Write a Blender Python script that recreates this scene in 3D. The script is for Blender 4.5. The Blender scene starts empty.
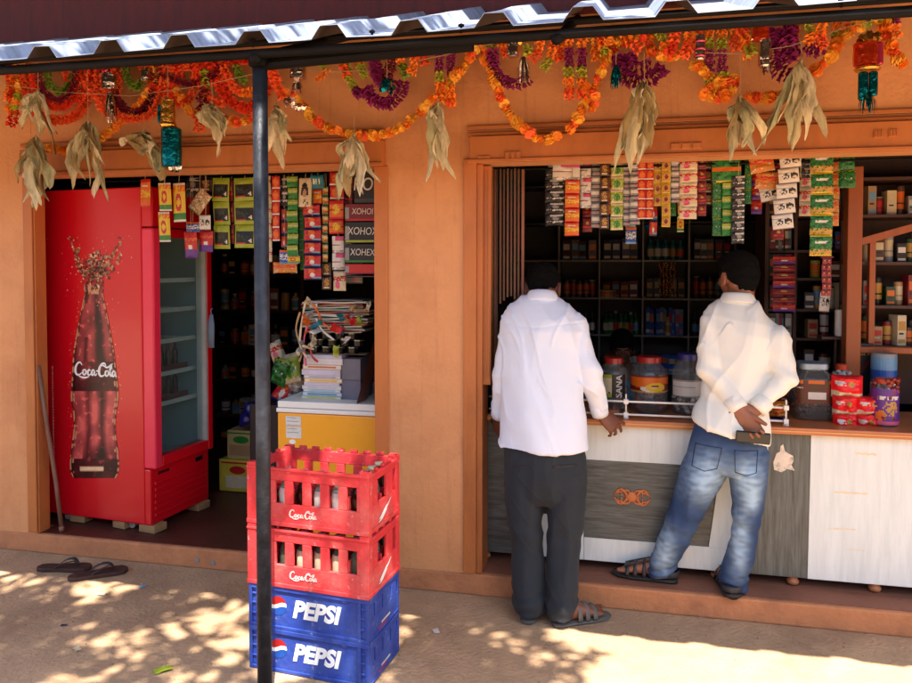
import bpy, bmesh, math, random
from mathutils import Vector, Matrix, noise
V = Vector
R = math.radians
rnd = random.Random(11)
SC = bpy.context.scene
COL = SC.collection
# ------------------------------------------------------------------ camera model
D, CH, F = 3.38, 1.55, 750.0
YAW, PIT = R(12.5), R(1.76)
CAM = V((0, -D, CH))
fw = V((-math.sin(YAW) * math.cos(PIT), math.cos(YAW) * math.cos(PIT), -math.sin(PIT)))
rt = V((math.cos(YAW), math.sin(YAW), 0))
up = rt.cross(fw)
cd = bpy.data.cameras.new('camera'); cam = bpy.data.objects.new('camera', cd); COL.objects.link(cam)
cd.sensor_width = 36; cd.lens = F / 912 * 36; cd.shift_y = -56.5 / 912
cd.clip_start = .05; cd.clip_end = 400
cam.matrix_world = Matrix(((rt.x, up.x, -fw.x, CAM.x), (rt.y, up.y, -fw.y, CAM.y), (rt.z, up.z, -fw.z, CAM.z), (0, 0, 0, 1)))
SC.camera = cam

def ray(px, py):
    return fw + rt * ((px - 456) / F) - up * ((py - 285) / F)
def at(px, py, Y):          # the point of the plane y = Y seen at that place of the photograph
    d = ray(px, py); return CAM + d * ((Y + D) / d.y)
def on_plane(px, py, p0, n):
    d = ray(px, py); return CAM + d * ((p0 - CAM).dot(n) / d.dot(n))
def ax(px, Y): return at(px, 262, Y).x
def mpp(px, Y):             # metres per pixel there
    return (at(px + 1, 262, Y) - at(px, 262, Y)).length

# ------------------------------------------------------------------ materials
def lin(c):
    def f(v):
        v /= 255.
        return v / 12.92 if v <= .04045 else ((v + .055) / 1.055) ** 2.4
    return tuple(f(v) for v in c[:3]) + (1,)
MC = {}
def M(name, rgb, rough=.6, metal=0, var=.12, scale=8, bump=.0, bscale=60, coat=0, dirt=None, dscale=3, damt=.5, alb=None,
      trans=0, stretch=None, spec=.5, sheen=0, chips=None, cscale=24, cth=.66, camt=.7, streak=None):
    if name in MC: return MC[name]
    m = bpy.data.materials.new(name); m.use_nodes = True; MC[name] = m
    nt = m.node_tree; N = nt.nodes; L = nt.links
    b = N['Principled BSDF']
    c = lin(rgb)
    b.inputs['Roughness'].default_value = rough; b.inputs['Metallic'].default_value = metal
    b.inputs['Specular IOR Level'].default_value = spec
    if coat: b.inputs['Coat Weight'].default_value = coat; b.inputs['Coat Roughness'].default_value = .1
    if sheen: b.inputs['Sheen Weight'].default_value = sheen
    if trans: b.inputs['Transmission Weight'].default_value = trans
    tc = N.new('ShaderNodeTexCoord'); mp = N.new('ShaderNodeMapping'); L.new(tc.outputs['Object'], mp.inputs[0])
    if stretch: mp.inputs['Scale'].default_value = stretch
    n1 = N.new('ShaderNodeTexNoise'); n1.inputs['Scale'].default_value = scale; n1.inputs['Detail'].default_value = 6
    n1.inputs['Roughness'].default_value = .65
    L.new(mp.outputs[0], n1.inputs[0])
    mr = N.new('ShaderNodeMapRange'); mr.inputs[1].default_value = .3; mr.inputs[2].default_value = .7
    mr.inputs[3].default_value = 1 - var; mr.inputs[4].default_value = 1 + var
    L.new(n1.outputs[0], mr.inputs[0])
    mx = N.new('ShaderNodeMix'); mx.data_type = 'RGBA'; mx.blend_type = 'MULTIPLY'; mx.inputs[0].default_value = 1
    mx.inputs[6].default_value = c
    cmb = N.new('ShaderNodeCombineColor')
    for i in range(3): L.new(mr.outputs[0], cmb.inputs[i])
    L.new(cmb.outputs[0], mx.inputs[7])
    out = mx.outputs[2]
    if dirt:
        n2 = N.new('ShaderNodeTexNoise'); n2.inputs['Scale'].default_value = dscale; n2.inputs['Detail'].default_value = 9
        n2.inputs['Roughness'].default_value = .7
        L.new(mp.outputs[0], n2.inputs[0])
        r2 = N.new('ShaderNodeMapRange'); r2.inputs[1].default_value = .48; r2.inputs[2].default_value = .72
        r2.inputs[4].default_value = damt; L.new(n2.outputs[0], r2.inputs[0])
        m2 = N.new('ShaderNodeMix'); m2.data_type = 'RGBA'; L.new(r2.outputs[0], m2.inputs[0])
        L.new(out, m2.inputs[6]); m2.inputs[7].default_value = lin(dirt); out = m2.outputs[2]
    for cc, sc_, th_, am_, st_ in ([(chips, cscale, cth, camt, None)] if chips else []) + ([(streak, 3.2, .55, .45, (9, 9, .5))] if streak else []):
        n4 = N.new('ShaderNodeTexNoise'); n4.inputs['Scale'].default_value = sc_; n4.inputs['Detail'].default_value = 8; n4.inputs['Roughness'].default_value = .75
        if st_:
            mq = N.new('ShaderNodeMapping'); mq.inputs['Scale'].default_value = st_; L.new(tc.outputs['Object'], mq.inputs[0]); L.new(mq.outputs[0], n4.inputs[0])
        else: L.new(tc.outputs['Object'], n4.inputs[0])
        r4 = N.new('ShaderNodeMapRange'); r4.inputs[1].default_value = th_; r4.inputs[2].default_value = th_ + (.02 if not st_ else .2); r4.inputs[4].default_value = am_; L.new(n4.outputs[0], r4.inputs[0])
        m4 = N.new('ShaderNodeMix'); m4.data_type = 'RGBA'; L.new(r4.outputs[0], m4.inputs[0]); L.new(out, m4.inputs[6]); m4.inputs[7].default_value = lin(cc); out = m4.outputs[2]
    L.new(out, b.inputs['Base Color'])
    rr = N.new('ShaderNodeMapRange'); rr.inputs[3].default_value = max(.02, rough - .08); rr.inputs[4].default_value = min(1, rough + .08)
    L.new(n1.outputs[0], rr.inputs[0]); L.new(rr.outputs[0], b.inputs['Roughness'])
    if bump:
        n3 = N.new('ShaderNodeTexNoise'); n3.inputs['Scale'].default_value = bscale; n3.inputs['Detail'].default_value = 4
        L.new(mp.outputs[0], n3.inputs[0])
        bp = N.new('ShaderNodeBump'); bp.inputs['Strength'].default_value = bump; bp.inputs['Distance'].default_value = .01
        L.new(n3.outputs[0], bp.inputs['Height']); L.new(bp.outputs[0], b.inputs['Normal'])
    return m
def glassmat(name, rgb=(225, 235, 235), a=.12, rough=.03):
    if name in MC: return MC[name]
    m = bpy.data.materials.new(name); m.use_nodes = True; MC[name] = m
    nt = m.node_tree; N = nt.nodes; L = nt.links
    o = N['Material Output']; N.remove(N['Principled BSDF'])
    t = N.new('ShaderNodeBsdfTransparent'); t.inputs[0].default_value = lin(rgb)
    g = N.new('ShaderNodeBsdfGlossy'); g.inputs['Roughness'].default_value = rough
    d = N.new('ShaderNodeBsdfDiffuse'); d.inputs[0].default_value = lin(rgb)
    fr = N.new('ShaderNodeFresnel'); fr.inputs[0].default_value = 1.45
    ge = N.new('ShaderNodeNewGeometry'); iv = N.new('ShaderNodeMath'); iv.operation = 'SUBTRACT'; iv.inputs[0].default_value = 1; L.new(ge.outputs['Backfacing'], iv.inputs[1])
    mu = N.new('ShaderNodeMath'); mu.operation = 'MULTIPLY'; L.new(fr.outputs[0], mu.inputs[0]); L.new(iv.outputs[0], mu.inputs[1])
    mx = N.new('ShaderNodeMixShader'); L.new(mu.outputs[0], mx.inputs[0]); L.new(t.outputs[0], mx.inputs[1]); L.new(g.outputs[0], mx.inputs[2])
    m2 = N.new('ShaderNodeMixShader'); m2.inputs[0].default_value = a; L.new(mx.outputs[0], m2.inputs[1]); L.new(d.outputs[0], m2.inputs[2])
    L.new(m2.outputs[0], o.inputs[0])
    return m

# ------------------------------------------------------------------ mesh helper
class MB:
    def __init__(s): s.v = []; s.f = []; s.m = []; s.n = 0
    def add(s, vs, fs, mi=0):
        o = len(s.v); s.v += [tuple(v) for v in vs]
        s.f += [tuple(i + o for i in f) for f in fs]
        s.m += [mi] * len(fs) if isinstance(mi, int) else list(mi)
        return s
    def box(s, c, d, mi=0, rot=None, taper=1.0):
        c = V(c); vs = []
        for z in (-1, 1):
            k = taper if z > 0 else 1
            for x, y in ((-1, -1), (1, -1), (1, 1), (-1, 1)):
                p = V((x * d[0] / 2 * k, y * d[1] / 2 * k, z * d[2] / 2))
                if rot is not None: p = rot @ p
                vs.append(c + p)
        return s.add(vs, [(0, 3, 2, 1), (4, 5, 6, 7), (0, 1, 5, 4), (1, 2, 6, 5), (2, 3, 7, 6), (3, 0, 4, 7)], mi)
    def bb(s, x0, x1, y0, y1, z0, z1, mi=0):
        return s.box(((x0 + x1) / 2, (y0 + y1) / 2, (z0 + z1) / 2), (x1 - x0, y1 - y0, z1 - z0), mi)
    def loft(s, rings, seg=12, mi=0, up0=None, cap=True, sup=1.0):
        # rings: (centre, rx, ry) with frames along the path, or (centre, rx, ry, xaxis, yaxis)
        n = len(rings); vs = []; px = None
        for i, r in enumerate(rings):
            c = V(r[0])
            if len(r) >= 5: X, Y = V(r[3]).normalized(), V(r[4]).normalized()
            else:
                a = V(rings[max(0, i - 1)][0]); b = V(rings[min(n - 1, i + 1)][0]); t = (b - a)
                if t.length < 1e-9: t = V((0, 0, 1))
                t.normalize()
                ref = px if px is not None else (V(up0) if up0 is not None else (V((1, 0, 0)) if abs(t.x) < .8 else V((0, 1, 0))))
                X = ref - t * ref.dot(t); X.normalize(); Y = t.cross(X); px = X
            for k in range(seg):
                a = 2 * math.pi * k / seg; ca, sa = math.cos(a), math.sin(a)
                ca = math.copysign(abs(ca) ** sup, ca); sa = math.copysign(abs(sa) ** sup, sa)
                vs.append(c + X * (r[1] * ca) + Y * (r[2] * sa))
        fs = []
        for i in range(n - 1):
            for k in range(seg):
                a = i * seg + k; b = i * seg + (k + 1) % seg
                fs.append((a, b, b + seg, a + seg))
        if cap:
            fs.append(tuple(range(seg - 1, -1, -1))); fs.append(tuple((n - 1) * seg + k for k in range(seg)))
        return s.add(vs, fs, mi)
    def tube(s, pts, r, seg=8, mi=0, r2=None):
        n = len(pts)
        return s.loft([(p, r + ((r2 if r2 is not None else r) - r) * i / max(1, n - 1),) * 1 + (r + ((r2 if r2 is not None else r) - r) * i / max(1, n - 1),) * 2
                       if False else (p, r + ((r2 if r2 is not None else r) - r) * i / max(1, n - 1), r + ((r2 if r2 is not None else r) - r) * i / max(1, n - 1))
                       for i, p in enumerate(pts)], seg, mi)
    def cap(s, a, b, ra, rb, seg=12, mi=0):      # tapered capsule
        a, b = V(a), V(b); t = (b - a).normalized(); rs = []
        for k in (-.95, -.75, -.4): rs.append((a + t * ra * k, ra * math.sqrt(1 - k * k), ra * math.sqrt(1 - k * k)))
        rs.append((a, ra, ra)); rs.append((b, rb, rb))
        for k in (.4, .75, .95): rs.append((b + t * rb * k, rb * math.sqrt(1 - k * k), rb * math.sqrt(1 - k * k)))
        return s.loft(rs, seg, mi)
    def ell(s, c, r, seg=16, rot=None, mi=0, rings=9):
        c = V(c); vs = []; fs = []
        for i in range(1, rings):
            t = math.pi * i / rings
            for k in range(seg):
                a = 2 * math.pi * k / seg
                p = V((r[0] * math.sin(t) * math.cos(a), r[1] * math.sin(t) * math.sin(a), r[2] * math.cos(t)))
                if rot is not None: p = rot @ p
                vs.append(c + p)
        top = V((0, 0, r[2])); bot = V((0, 0, -r[2]))
        if rot is not None: top = rot @ top; bot = rot @ bot
        vs += [c + top, c + bot]; T, B = len(vs) - 2, len(vs) - 1
        for i in range(rings - 2):
            for k in range(seg):
                a = i * seg + k; b = i * seg + (k + 1) % seg
                fs.append((a, a + seg, b + seg, b))
        for k in range(seg):
            fs.append((T, k, (k + 1) % seg)); a = (rings - 2) * seg
            fs.append((B, a + (k + 1) % seg, a + k))
        return s.add(vs, fs, mi)
    def lathe(s, prof, c=(0, 0, 0), seg=20, mi=0, ms=None, square=1.0):
        c = V(c); vs = []; fs = []; mm = []
        for r, z in prof:
            for k in range(seg):
                a = 2 * math.pi * (k + .5) / seg; ca, sa = math.cos(a), math.sin(a)
                if square != 1: ca = math.copysign(abs(ca) ** square, ca); sa = math.copysign(abs(sa) ** square, sa)
                vs.append(c + V((r * ca, r * sa, z)))
        for i in range(len(prof) - 1):
            for k in range(seg):
                a = i * seg + k; b = i * seg + (k + 1) % seg
                fs.append((a, b, b + seg, a + seg)); mm.append(ms[i] if ms else mi)
        n = len(prof); fs.append(tuple(range(seg - 1, -1, -1))); fs.append(tuple((n - 1) * seg + k for k in range(seg))); mm += [mm[0], mm[-1]]
        return s.add(vs, fs, mm)
    def poly(s, pts, th, nrm, mi=0):      # a plate: outline pts, thickness th along nrm (pts are the front)
        n = len(pts); nv = V(nrm) * th
        vs = [V(p) for p in pts] + [V(p) + nv for p in pts]
        fs = [tuple(range(n)), tuple(range(2 * n - 1, n - 1, -1))] + [(i, i + n, (i + 1) % n + n, (i + 1) % n) for i in range(n)]
        return s.add(vs, fs, mi)
    def build(s, name, mats, parent=None, smooth=False, bevel=0, origin=None, bseg=2):
        me = bpy.data.meshes.new(name); me.from_pydata(s.v, [], s.f)
        if not isinstance(mats, (list, tuple)): mats = [mats]
        for m in mats: me.materials.append(m)
        if len(mats) > 1: me.polygons.foreach_set('material_index', s.m)
        if smooth: me.polygons.foreach_set('use_smooth', [True] * len(me.polygons))
        me.update()
        b = bmesh.new(); b.from_mesh(me); bmesh.ops.recalc_face_normals(b, faces=b.faces); b.to_mesh(me); b.free()
        o = bpy.data.objects.new(name, me); COL.objects.link(o)
        if origin is not None:
            org = V(origin); me.transform(Matrix.Translation(-org)); o.location = org
        if parent: wparent(o, parent)
        if bevel:
            md = o.modifiers.new('bevel', 'BEVEL'); md.width = bevel; md.segments = bseg; md.limit_method = 'ANGLE'; md.angle_limit = R(40)
        if smooth == 'auto':
            pass
        return o
def wparent(o, p):
    o.parent = p
    if p.parent is None: o.matrix_parent_inverse = p.matrix_basis.inverted()
    return o
def tag(o, label=None, cat=None, group=None, kind=None):
    if label: o['label'] = label
    if cat: o['category'] = cat
    if group: o['group'] = group
    if kind: o['kind'] = kind
    return o
def empty(name, loc=(0, 0, 0), rz=0, label=None, cat=None, group=None):
    o = bpy.data.objects.new(name, None); COL.objects.link(o); o.location = loc; o.rotation_euler = (0, 0, rz); o.empty_display_size = .05
    return tag(o, label, cat, group)
def copy_tree(o, parent=None, loc=None, rot=None, label=None):
    c = o.copy(); COL.objects.link(c)
    if parent: c.parent = parent
    if loc is not None: c.location = loc
    if rot is not None: c.rotation_euler = rot
    if label: c['label'] = label
    for ch in list(o.children): copy_tree(ch, c)
    return c
def flat(o):
    o.data.polygons.foreach_set('use_smooth', [False] * len(o.data.polygons)); return o
def text_mesh(body, size, mats, parent, M4, name='lettering', extrude=.0008, shear=0, offset=0, spacing=1, xs=1):
    c = bpy.data.curves.new(name, 'FONT'); c.body = body; c.size = size; c.extrude = extrude; c.shear = shear; c.offset = offset
    c.space_character = spacing; c.align_x = 'CENTER'; c.align_y = 'CENTER'; c.resolution_u = 4
    t = bpy.data.objects.new('t', c); COL.objects.link(t)
    dg = bpy.context.evaluated_depsgraph_get()
    me = bpy.data.meshes.new_from_object(t.evaluated_get(dg)); bpy.data.objects.remove(t)
    me.transform(Matrix.Diagonal((xs, 1, 1, 1))); me.transform(M4); me.materials.clear(); me.materials.append(mats)
    o = bpy.data.objects.new(name, me); COL.objects.link(o)
    if parent: wparent(o, parent)
    return o
def frame4(o, x, y):          # matrix with x axis, y axis given, at o
    x = V(x).normalized(); y = V(y).normalized(); z = x.cross(y).normalized(); y = z.cross(x)
    return Matrix(((x.x, y.x, z.x, o[0]), (x.y, y.y, z.y, o[1]), (x.z, y.z, z.z, o[2]), (0, 0, 0, 1)))
def strokes(paths, w, name, mat, parent, M4, th=.0008):   # pen strokes: lists of (x, y, weight)
    mb = MB()
    for p in paths:
        # catmull-rom resample
        q = []
        for i in range(len(p) - 1):
            p0, p1, p2, p3 = p[max(0, i - 1)], p[i], p[i + 1], p[min(len(p) - 1, i + 2)]
            for k in range(6):
                t = k / 6
                q.append([.5 * ((2 * b) + (-a + c) * t + (2 * a - 5 * b + 4 * c - d) * t * t + (-a + 3 * b - 3 * c + d) * t ** 3) for a, b, c, d in zip(p0, p1, p2, p3)])
        q.append(list(p[-1]))
        L, Rr = [], []
        for i, (x, y, ww) in enumerate(q):
            a = q[max(0, i - 1)]; b = q[min(len(q) - 1, i + 1)]; t = V((b[0] - a[0], b[1] - a[1])); t = t.normalized() if t.length > 0 else V((1, 0))
            n = V((-t.y, t.x)) * w * max(ww, .2) / 2; L.append((x + n.x, y + n.y)); Rr.append((x - n.x, y - n.y))
        vs = [V((x, y, th)) for x, y in L] + [V((x, y, th)) for x, y in Rr]; m = len(L)
        mb.add([M4 @ v for v in vs], [(i, i + 1, m + i + 1, m + i) for i in range(m - 1)])
    return mb.build(name, mat, parent)
# a flowing two-word script, drawn in a 10 x 3 box (units), pen weights vary
SCRIPT = [
 [(1.9,2.3,.6),(1.6,2.75,1),(1.0,2.7,1.2),(.45,2.0,1.6),(.3,1.1,1.8),(.6,.5,1.4),(1.2,.45,1),(1.8,.8,.6),(2.1,1.1,.5)],
 [(.9,.35,.4),(1.6,.05,1),(2.6,-.05,1.1),(3.6,.2,.5)],
 [(2.6,1.5,.8),(2.2,1.3,1.2),(2.15,.7,1.3),(2.5,.5,1),(2.85,.9,1.2),(2.75,1.4,1),(2.6,1.5,.7),(3.1,1.2,.5)],
 [(3.9,1.3,.8),(3.6,1.5,1),(3.3,1.1,1.4),(3.35,.6,1.3),(3.7,.5,.9),(4.1,.8,.5)],
 [(4.9,1.4,.7),(4.5,1.5,1),(4.2,1.0,1.4),(4.3,.55,1.3),(4.6,.6,.9),(4.9,1.3,1),(4.9,.7,1.2),(5.15,.5,.8),(5.5,.9,.5)],
 [(5.3,1.35,.9),(5.7,1.35,.9)],
 [(7.6,2.3,.5),(7.35,2.8,1),(6.7,2.75,1.2),(6.1,2.0,1.6),(5.95,1.1,1.8),(6.2,.5,1.4),(6.8,.45,1),(7.3,.8,.6)],
 [(6.2,2.2,.6),(6.9,2.45,1),(7.8,2.1,1),(8.6,2.5,1),(9.2,2.9,.4)],
 [(7.9,1.5,.8),(7.5,1.3,1.2),(7.45,.7,1.3),(7.8,.5,1),(8.15,.9,1.2),(8.05,1.4,1),(7.9,1.5,.7),(8.35,1.2,.5)],
 [(8.35,1.2,.5),(8.85,2.0,1),(8.9,2.6,1),(8.65,2.5,1),(8.5,1.3,1.4),(8.65,.6,1.3),(8.95,.6,.6)],
 [(9.75,1.4,.7),(9.35,1.5,1),(9.05,1.0,1.4),(9.15,.55,1.3),(9.45,.6,.9),(9.75,1.3,1),(9.75,.7,1.2),(10.1,.55,.6)],
]
def script_logo(width, mat, parent, M4, name='script_logo'):
    k = width / 10
    return strokes([[((x - 5) * k, (y - 1.3) * k, w) for x, y, w in p] for p in SCRIPT], .31 * k, name, mat, parent, M4)

# ------------------------------------------------------------------ organic surfaces
def organic(name, mb, mats, parent, voxel=.006, smooth=3, folds=None, disp=None, adaptive=0):
    me = bpy.data.meshes.new(name + '_src'); me.from_pydata(mb.v, [], mb.f); me.update()
    b = bmesh.new(); b.from_mesh(me); bmesh.ops.recalc_face_normals(b, faces=b.faces); b.to_mesh(me); b.free()
    t = bpy.data.objects.new('t', me); COL.objects.link(t)
    r = t.modifiers.new('r', 'REMESH'); r.mode = 'VOXEL'; r.voxel_size = voxel; r.use_smooth_shade = True; r.adaptivity = adaptive
    if smooth:
        s = t.modifiers.new('s', 'SMOOTH'); s.iterations = smooth; s.factor = .5
    dg = bpy.context.evaluated_depsgraph_get(); dg.update()
    out = bpy.data.meshes.new_from_object(t.evaluated_get(dg)); bpy.data.objects.remove(t); bpy.data.meshes.remove(me)
    out.name = name
    if disp:
        nr = [v.normal.copy() for v in out.vertices]
        for v, n in zip(out.vertices, nr): v.co = v.co + n * disp(v.co, n)
    out.polygons.foreach_set('use_smooth', [True] * len(out.polygons))
    out.materials.clear()
    if not isinstance(mats, (list, tuple)): mats = [mats]
    for m in mats: out.materials.append(m)
    out.update()
    o = bpy.data.objects.new(name, out); COL.objects.link(o)
    if parent: wparent(o, parent)
    return o
EXPO = 1.92
NLEAF = 16000
DENS = -0.14
# ================================================================== world, sun
w = bpy.data.worlds.new('World'); SC.world = w; w.use_nodes = True
nt = w.node_tree; bg = nt.nodes['Background']; sk = nt.nodes.new('ShaderNodeTexSky'); sk.sky_type = 'NISHITA'; sk.sun_disc = False
SUNV = V((.16, -.375, 1)).normalized()          # towards the sun
sk.sun_elevation = math.asin(SUNV.z); sk.sun_rotation = math.atan2(SUNV.x, SUNV.y); sk.air_density = 1.2; sk.dust_density = 2.0
nt.links.new(sk.outputs[0], bg.inputs[0]); bg.inputs[1].default_value = .13
sl = bpy.data.lights.new('sun', 'SUN'); sl.energy = 5.0; sl.angle = R(.53); sl.color = (1, .93, .82)
so = bpy.data.objects.new('sun', sl); COL.objects.link(so); so.rotation_euler = SUNV.to_track_quat('Z', 'Y').to_euler(); so.location = (2, -4, 8)
vs_ = SC.view_settings; vs_.view_transform = 'Standard'; vs_.look = 'None'; vs_.gamma = 1; vs_.use_curve_mapping = False; vs_.exposure = EXPO
SC.cycles.use_denoising = True; SC.cycles.max_bounces = 8; SC.cycles.diffuse_bounces = 4; SC.cycles.transparent_max_bounces = 16
SC.cycles.caustics_reflective = False; SC.cycles.caustics_refractive = False; SC.cycles.sample_clamp_indirect = 6

# ================================================================== materials
WALL = M('orange_wall_paint', (212, 148, 98), .62, var=.06, scale=2.2, bump=.3, bscale=45, dirt=(168, 98, 54), dscale=1.8, damt=.6, chips=(120, 78, 52), cscale=30, cth=.71, camt=.6, streak=(152, 92, 56))
WALL2 = M('orange_gloss_paint', (184, 110, 58), .42, var=.08, scale=5, bump=.12, bscale=70, dirt=(118, 64, 36), dscale=4, damt=.5, stretch=(1, 1, .35), chips=(84, 46, 30), cscale=42, cth=.69, camt=.8)
MAROON = M('maroon_paint', (84, 28, 30), .8, var=.3, scale=4, bump=.4, stretch=(6, 1, 1))
STEP = M('red_cement', (138, 86, 64), .75, var=.18, scale=4, bump=.5, bscale=35, dirt=(104, 68, 54), dscale=2.5, damt=.7, chips=(176, 132, 100), cscale=22, cth=.66, camt=.6)
STEPF = M('orange_cement_edge', (186, 122, 80), .78, var=.14, scale=6, bump=.5, bscale=40, dirt=(136, 86, 60), dscale=5, damt=.6, chips=(104, 74, 58), cscale=26, cth=.66, camt=.7)
FLOORIN = M('dark_red_floor', (78, 38, 28), .5, var=.3, scale=5, bump=.25, bscale=30, dirt=(46, 28, 24), dscale=3, damt=.6, chips=(130, 90, 70), cscale=20, cth=.66, camt=.5)
GROUND = M('dusty_cement_ground', (172, 140, 108), .9, var=.2, scale=3.5, bump=.8, bscale=55, dirt=(134, 104, 80), dscale=1.9, damt=.85, chips=(186, 156, 126), cscale=48, cth=.66, camt=.5, streak=None)
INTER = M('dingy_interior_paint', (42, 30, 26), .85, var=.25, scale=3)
STEELB = M('worn_black_steel', (36, 40, 48), .5, metal=.3, var=.5, scale=14, bump=.2, bscale=90, dirt=(88, 92, 102), dscale=12, damt=.4)
BLACKP = M('black_paint_steel', (16, 14, 14), .7, spec=.15, var=.3, bump=.2)
ZINC = M('galvanised_sheet', (172, 186, 210), .42, metal=.5, var=.3, scale=5, bump=.25, bscale=9, dirt=(108, 112, 124), dscale=7, damt=.6, stretch=(1, 4, 1))
REDF = M('cooler_red', (204, 8, 28), .33, var=.05, scale=2, coat=.3, dirt=(160, 6, 20), dscale=2, damt=.3)
REDD = M('door_edge_red', (222, 40, 72), .35, var=.06, coat=.2)
REDC = M('crate_red', (212, 50, 54), .6, var=.16, scale=9, bump=.2, bscale=50, dirt=(212, 122, 112), dscale=6, damt=.6, chips=(232, 184, 174), cscale=26, cth=.61, camt=.42, streak=(170, 44, 44))
BLUEC = M('crate_blue', (36, 62, 146), .55, var=.18, scale=8, bump=.2, bscale=50, dirt=(74, 96, 160), dscale=7, damt=.6, chips=(140, 156, 196), cscale=26, cth=.61, camt=.45, streak=(34, 44, 96))
WHITE = M('white_enamel', (232, 232, 226), .45, var=.05, scale=5, dirt=(196, 186, 166), dscale=4, damt=.35)
WHITEP = M('white_print', (240, 240, 236), .5, var=.03)
YELF = M('freezer_yellow', (244, 166, 20), .4, var=.05, scale=3, coat=.2, dirt=(190, 116, 20), dscale=3, damt=.35)
PAPER = M('paper', (216, 214, 204), .8, var=.12, scale=30)
WOOD = M('counter_wood_edge', (176, 104, 58), .4, var=.22, scale=6, bump=.1, stretch=(.3, 6, 6), coat=.2)
WOODR = M('raw_wood', (150, 116, 78), .8, var=.22, scale=9, stretch=(1, 5, 5), bump=.3)
WOODD = M('dark_stained_wood', (66, 34, 22), .5, var=.3, scale=8, stretch=(6, 6, .6))
CAB = M('orange_brown_cabinet', (150, 78, 38), .45, var=.15, scale=6, stretch=(5, 5, .5), bump=.08)
GREYW = M('grey_wood_laminate', (82, 88, 88), .42, var=.6, scale=4, stretch=(1.6, 4, 20), dirt=(46, 46, 42), dscale=5, damt=.8)
GREYV = M('grey_wood_laminate_upright', (88, 93, 90), .42, var=.5, scale=4, stretch=(20, 4, 1.3), dirt=(54, 54, 50), dscale=5, damt=.7)
WHITEL = M('white_wood_laminate', (214, 222, 222), .38, var=.07, scale=4, stretch=(8, 4, .8), dirt=(178, 192, 196), dscale=3, damt=.55)
CLEAR = glassmat('clear_plastic', (232, 238, 240), .07, .06)
GLASS = glassmat('cooler_glass', (236, 246, 246), .02, .02)
GREENG = glassmat('green_bottle_glass', (40, 120, 60), .25, .05)
BROWNG = glassmat('dark_cola_glass', (60, 24, 16), .5, .05)
BOTG = glassmat('clear_bottle_glass', (190, 206, 200), .25, .05)
SKIN = M('brown_skin', (112, 66, 46), .5, var=.12, scale=12, bump=.15, bscale=220)
SKIN2 = M('warm_brown_skin', (142, 88, 62), .5, var=.12, scale=12, bump=.15, bscale=220)
HAIR = M('black_hair', (9, 8, 8), .75, spec=.12, var=.4, scale=90, bump=1, bscale=260)
SHIRT = M('white_cotton', (222, 228, 242), .85, var=.02, scale=5, bump=.1, bscale=420)
SHIRT2 = M('offwhite_cotton', (230, 227, 216), .85, var=.025, scale=5, bump=.1, bscale=420)
TROUS = M('charcoal_trousers', (29, 35, 42), .85, var=.15, scale=9, bump=.15, bscale=300, sheen=.04)
SOLE = M('black_rubber', (30, 28, 28), .65, var=.25, scale=20, bump=.2)
STRAP = M('dusty_black_leather', (46, 44, 46), .55, var=.3, scale=25, bump=.3)
def jeans():
    m = M('washed_denim', (26, 54, 96), .85, var=.16, scale=40, bump=.25, bscale=500)
    nt = m.node_tree; N = nt.nodes; L = nt.links; b = N['Principled BSDF']
    at_ = N.new('ShaderNodeAttribute'); at_.attribute_name = 'fade'
    mx = N.new('ShaderNodeMix'); mx.data_type = 'RGBA'; src = b.inputs['Base Color'].links[0].from_socket
    L.new(at_.outputs['Fac'], mx.inputs[0]); L.new(src, mx.inputs[6]); mx.inputs[7].default_value = lin((166, 198, 224)); L.new(mx.outputs[2], b.inputs['Base Color'])
    return m
JEANS = jeans()
LEAFD = M('dried_leaf', (168, 152, 112), .8, var=.28, scale=14, bump=.5, bscale=60, dirt=(116, 106, 66), dscale=9, damt=.7)
STRING = M('twine', (176, 150, 120), .8)
CP = {}
def C(name, rgb, rough=.42, metal=0):
    if name not in CP: CP[name] = M('print_' + name, rgb, rough, metal=metal, var=.1, scale=20)
    return CP[name]
PAL = dict(red=(196, 30, 32), dred=(120, 18, 28), orange=(226, 108, 24), yellow=(228, 190, 40), lime=(158, 176, 48), green=(30, 128, 48), dgreen=(18, 66, 34),
           blue=(30, 84, 176), navy=(22, 30, 84), teal=(26, 120, 136), white=(226, 222, 216), grey=(150, 150, 150), black=(18, 16, 18), brown=(84, 48, 26),
           gold=(196, 146, 60), pink=(220, 90, 130), purple=(96, 44, 140), cream=(222, 206, 170), tan=(176, 140, 100), sky=(110, 160, 200), dgrey=(60, 60, 64), mag=(150, 20, 70))
PAL['bred'] = (255, 34, 40)
def P(n): return C(n, tuple(int(v * .9) for v in PAL[n]))

# ================================================================== ground and building
g = MB(); g.box((0, 0, -.05), (160, 160, .1)); tag(g.build('ground', GROUND), kind='structure')
XL, XP0, XP1, XR = ax(33, 0), ax(386, 0), ax(476, 0), 2.3
bld = empty('shop_building', (0, 0, 0), label='orange painted roadside shop with two wide openings and a pillar between', cat='building')
m = MB()
TOP = 2.64
m.bb(-7.6, XL, 0, .078, .1, TOP); m.bb(XP0, XP1, 0, .14, .1, TOP); m.bb(XR, 5.9, 0, .14, .1, TOP)
m.bb(XL, XP0, 0.001, .14, 2.0, TOP); m.bb(XP1, XR, 0.001, .14, 2.0, TOP)
m.build('front_wall', WALL, bld)
m = MB(); m.bb(-7.6, 5.9, -.035, .2, TOP, 4.4); m.build('upper_wall', MAROON, bld)
m = MB(); m.bb(-7.6, 5.9, -.002, .14, 0, .1); m.build('plinth_edge', STEPF, bld, bevel=.008)
m = MB(); m.bb(-.87, 5.9, .14, 3.0, .03, .1); m.bb(XP1, XR, .02, .14, .1, .104); m.build('cement_floor', STEP, bld)
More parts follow.
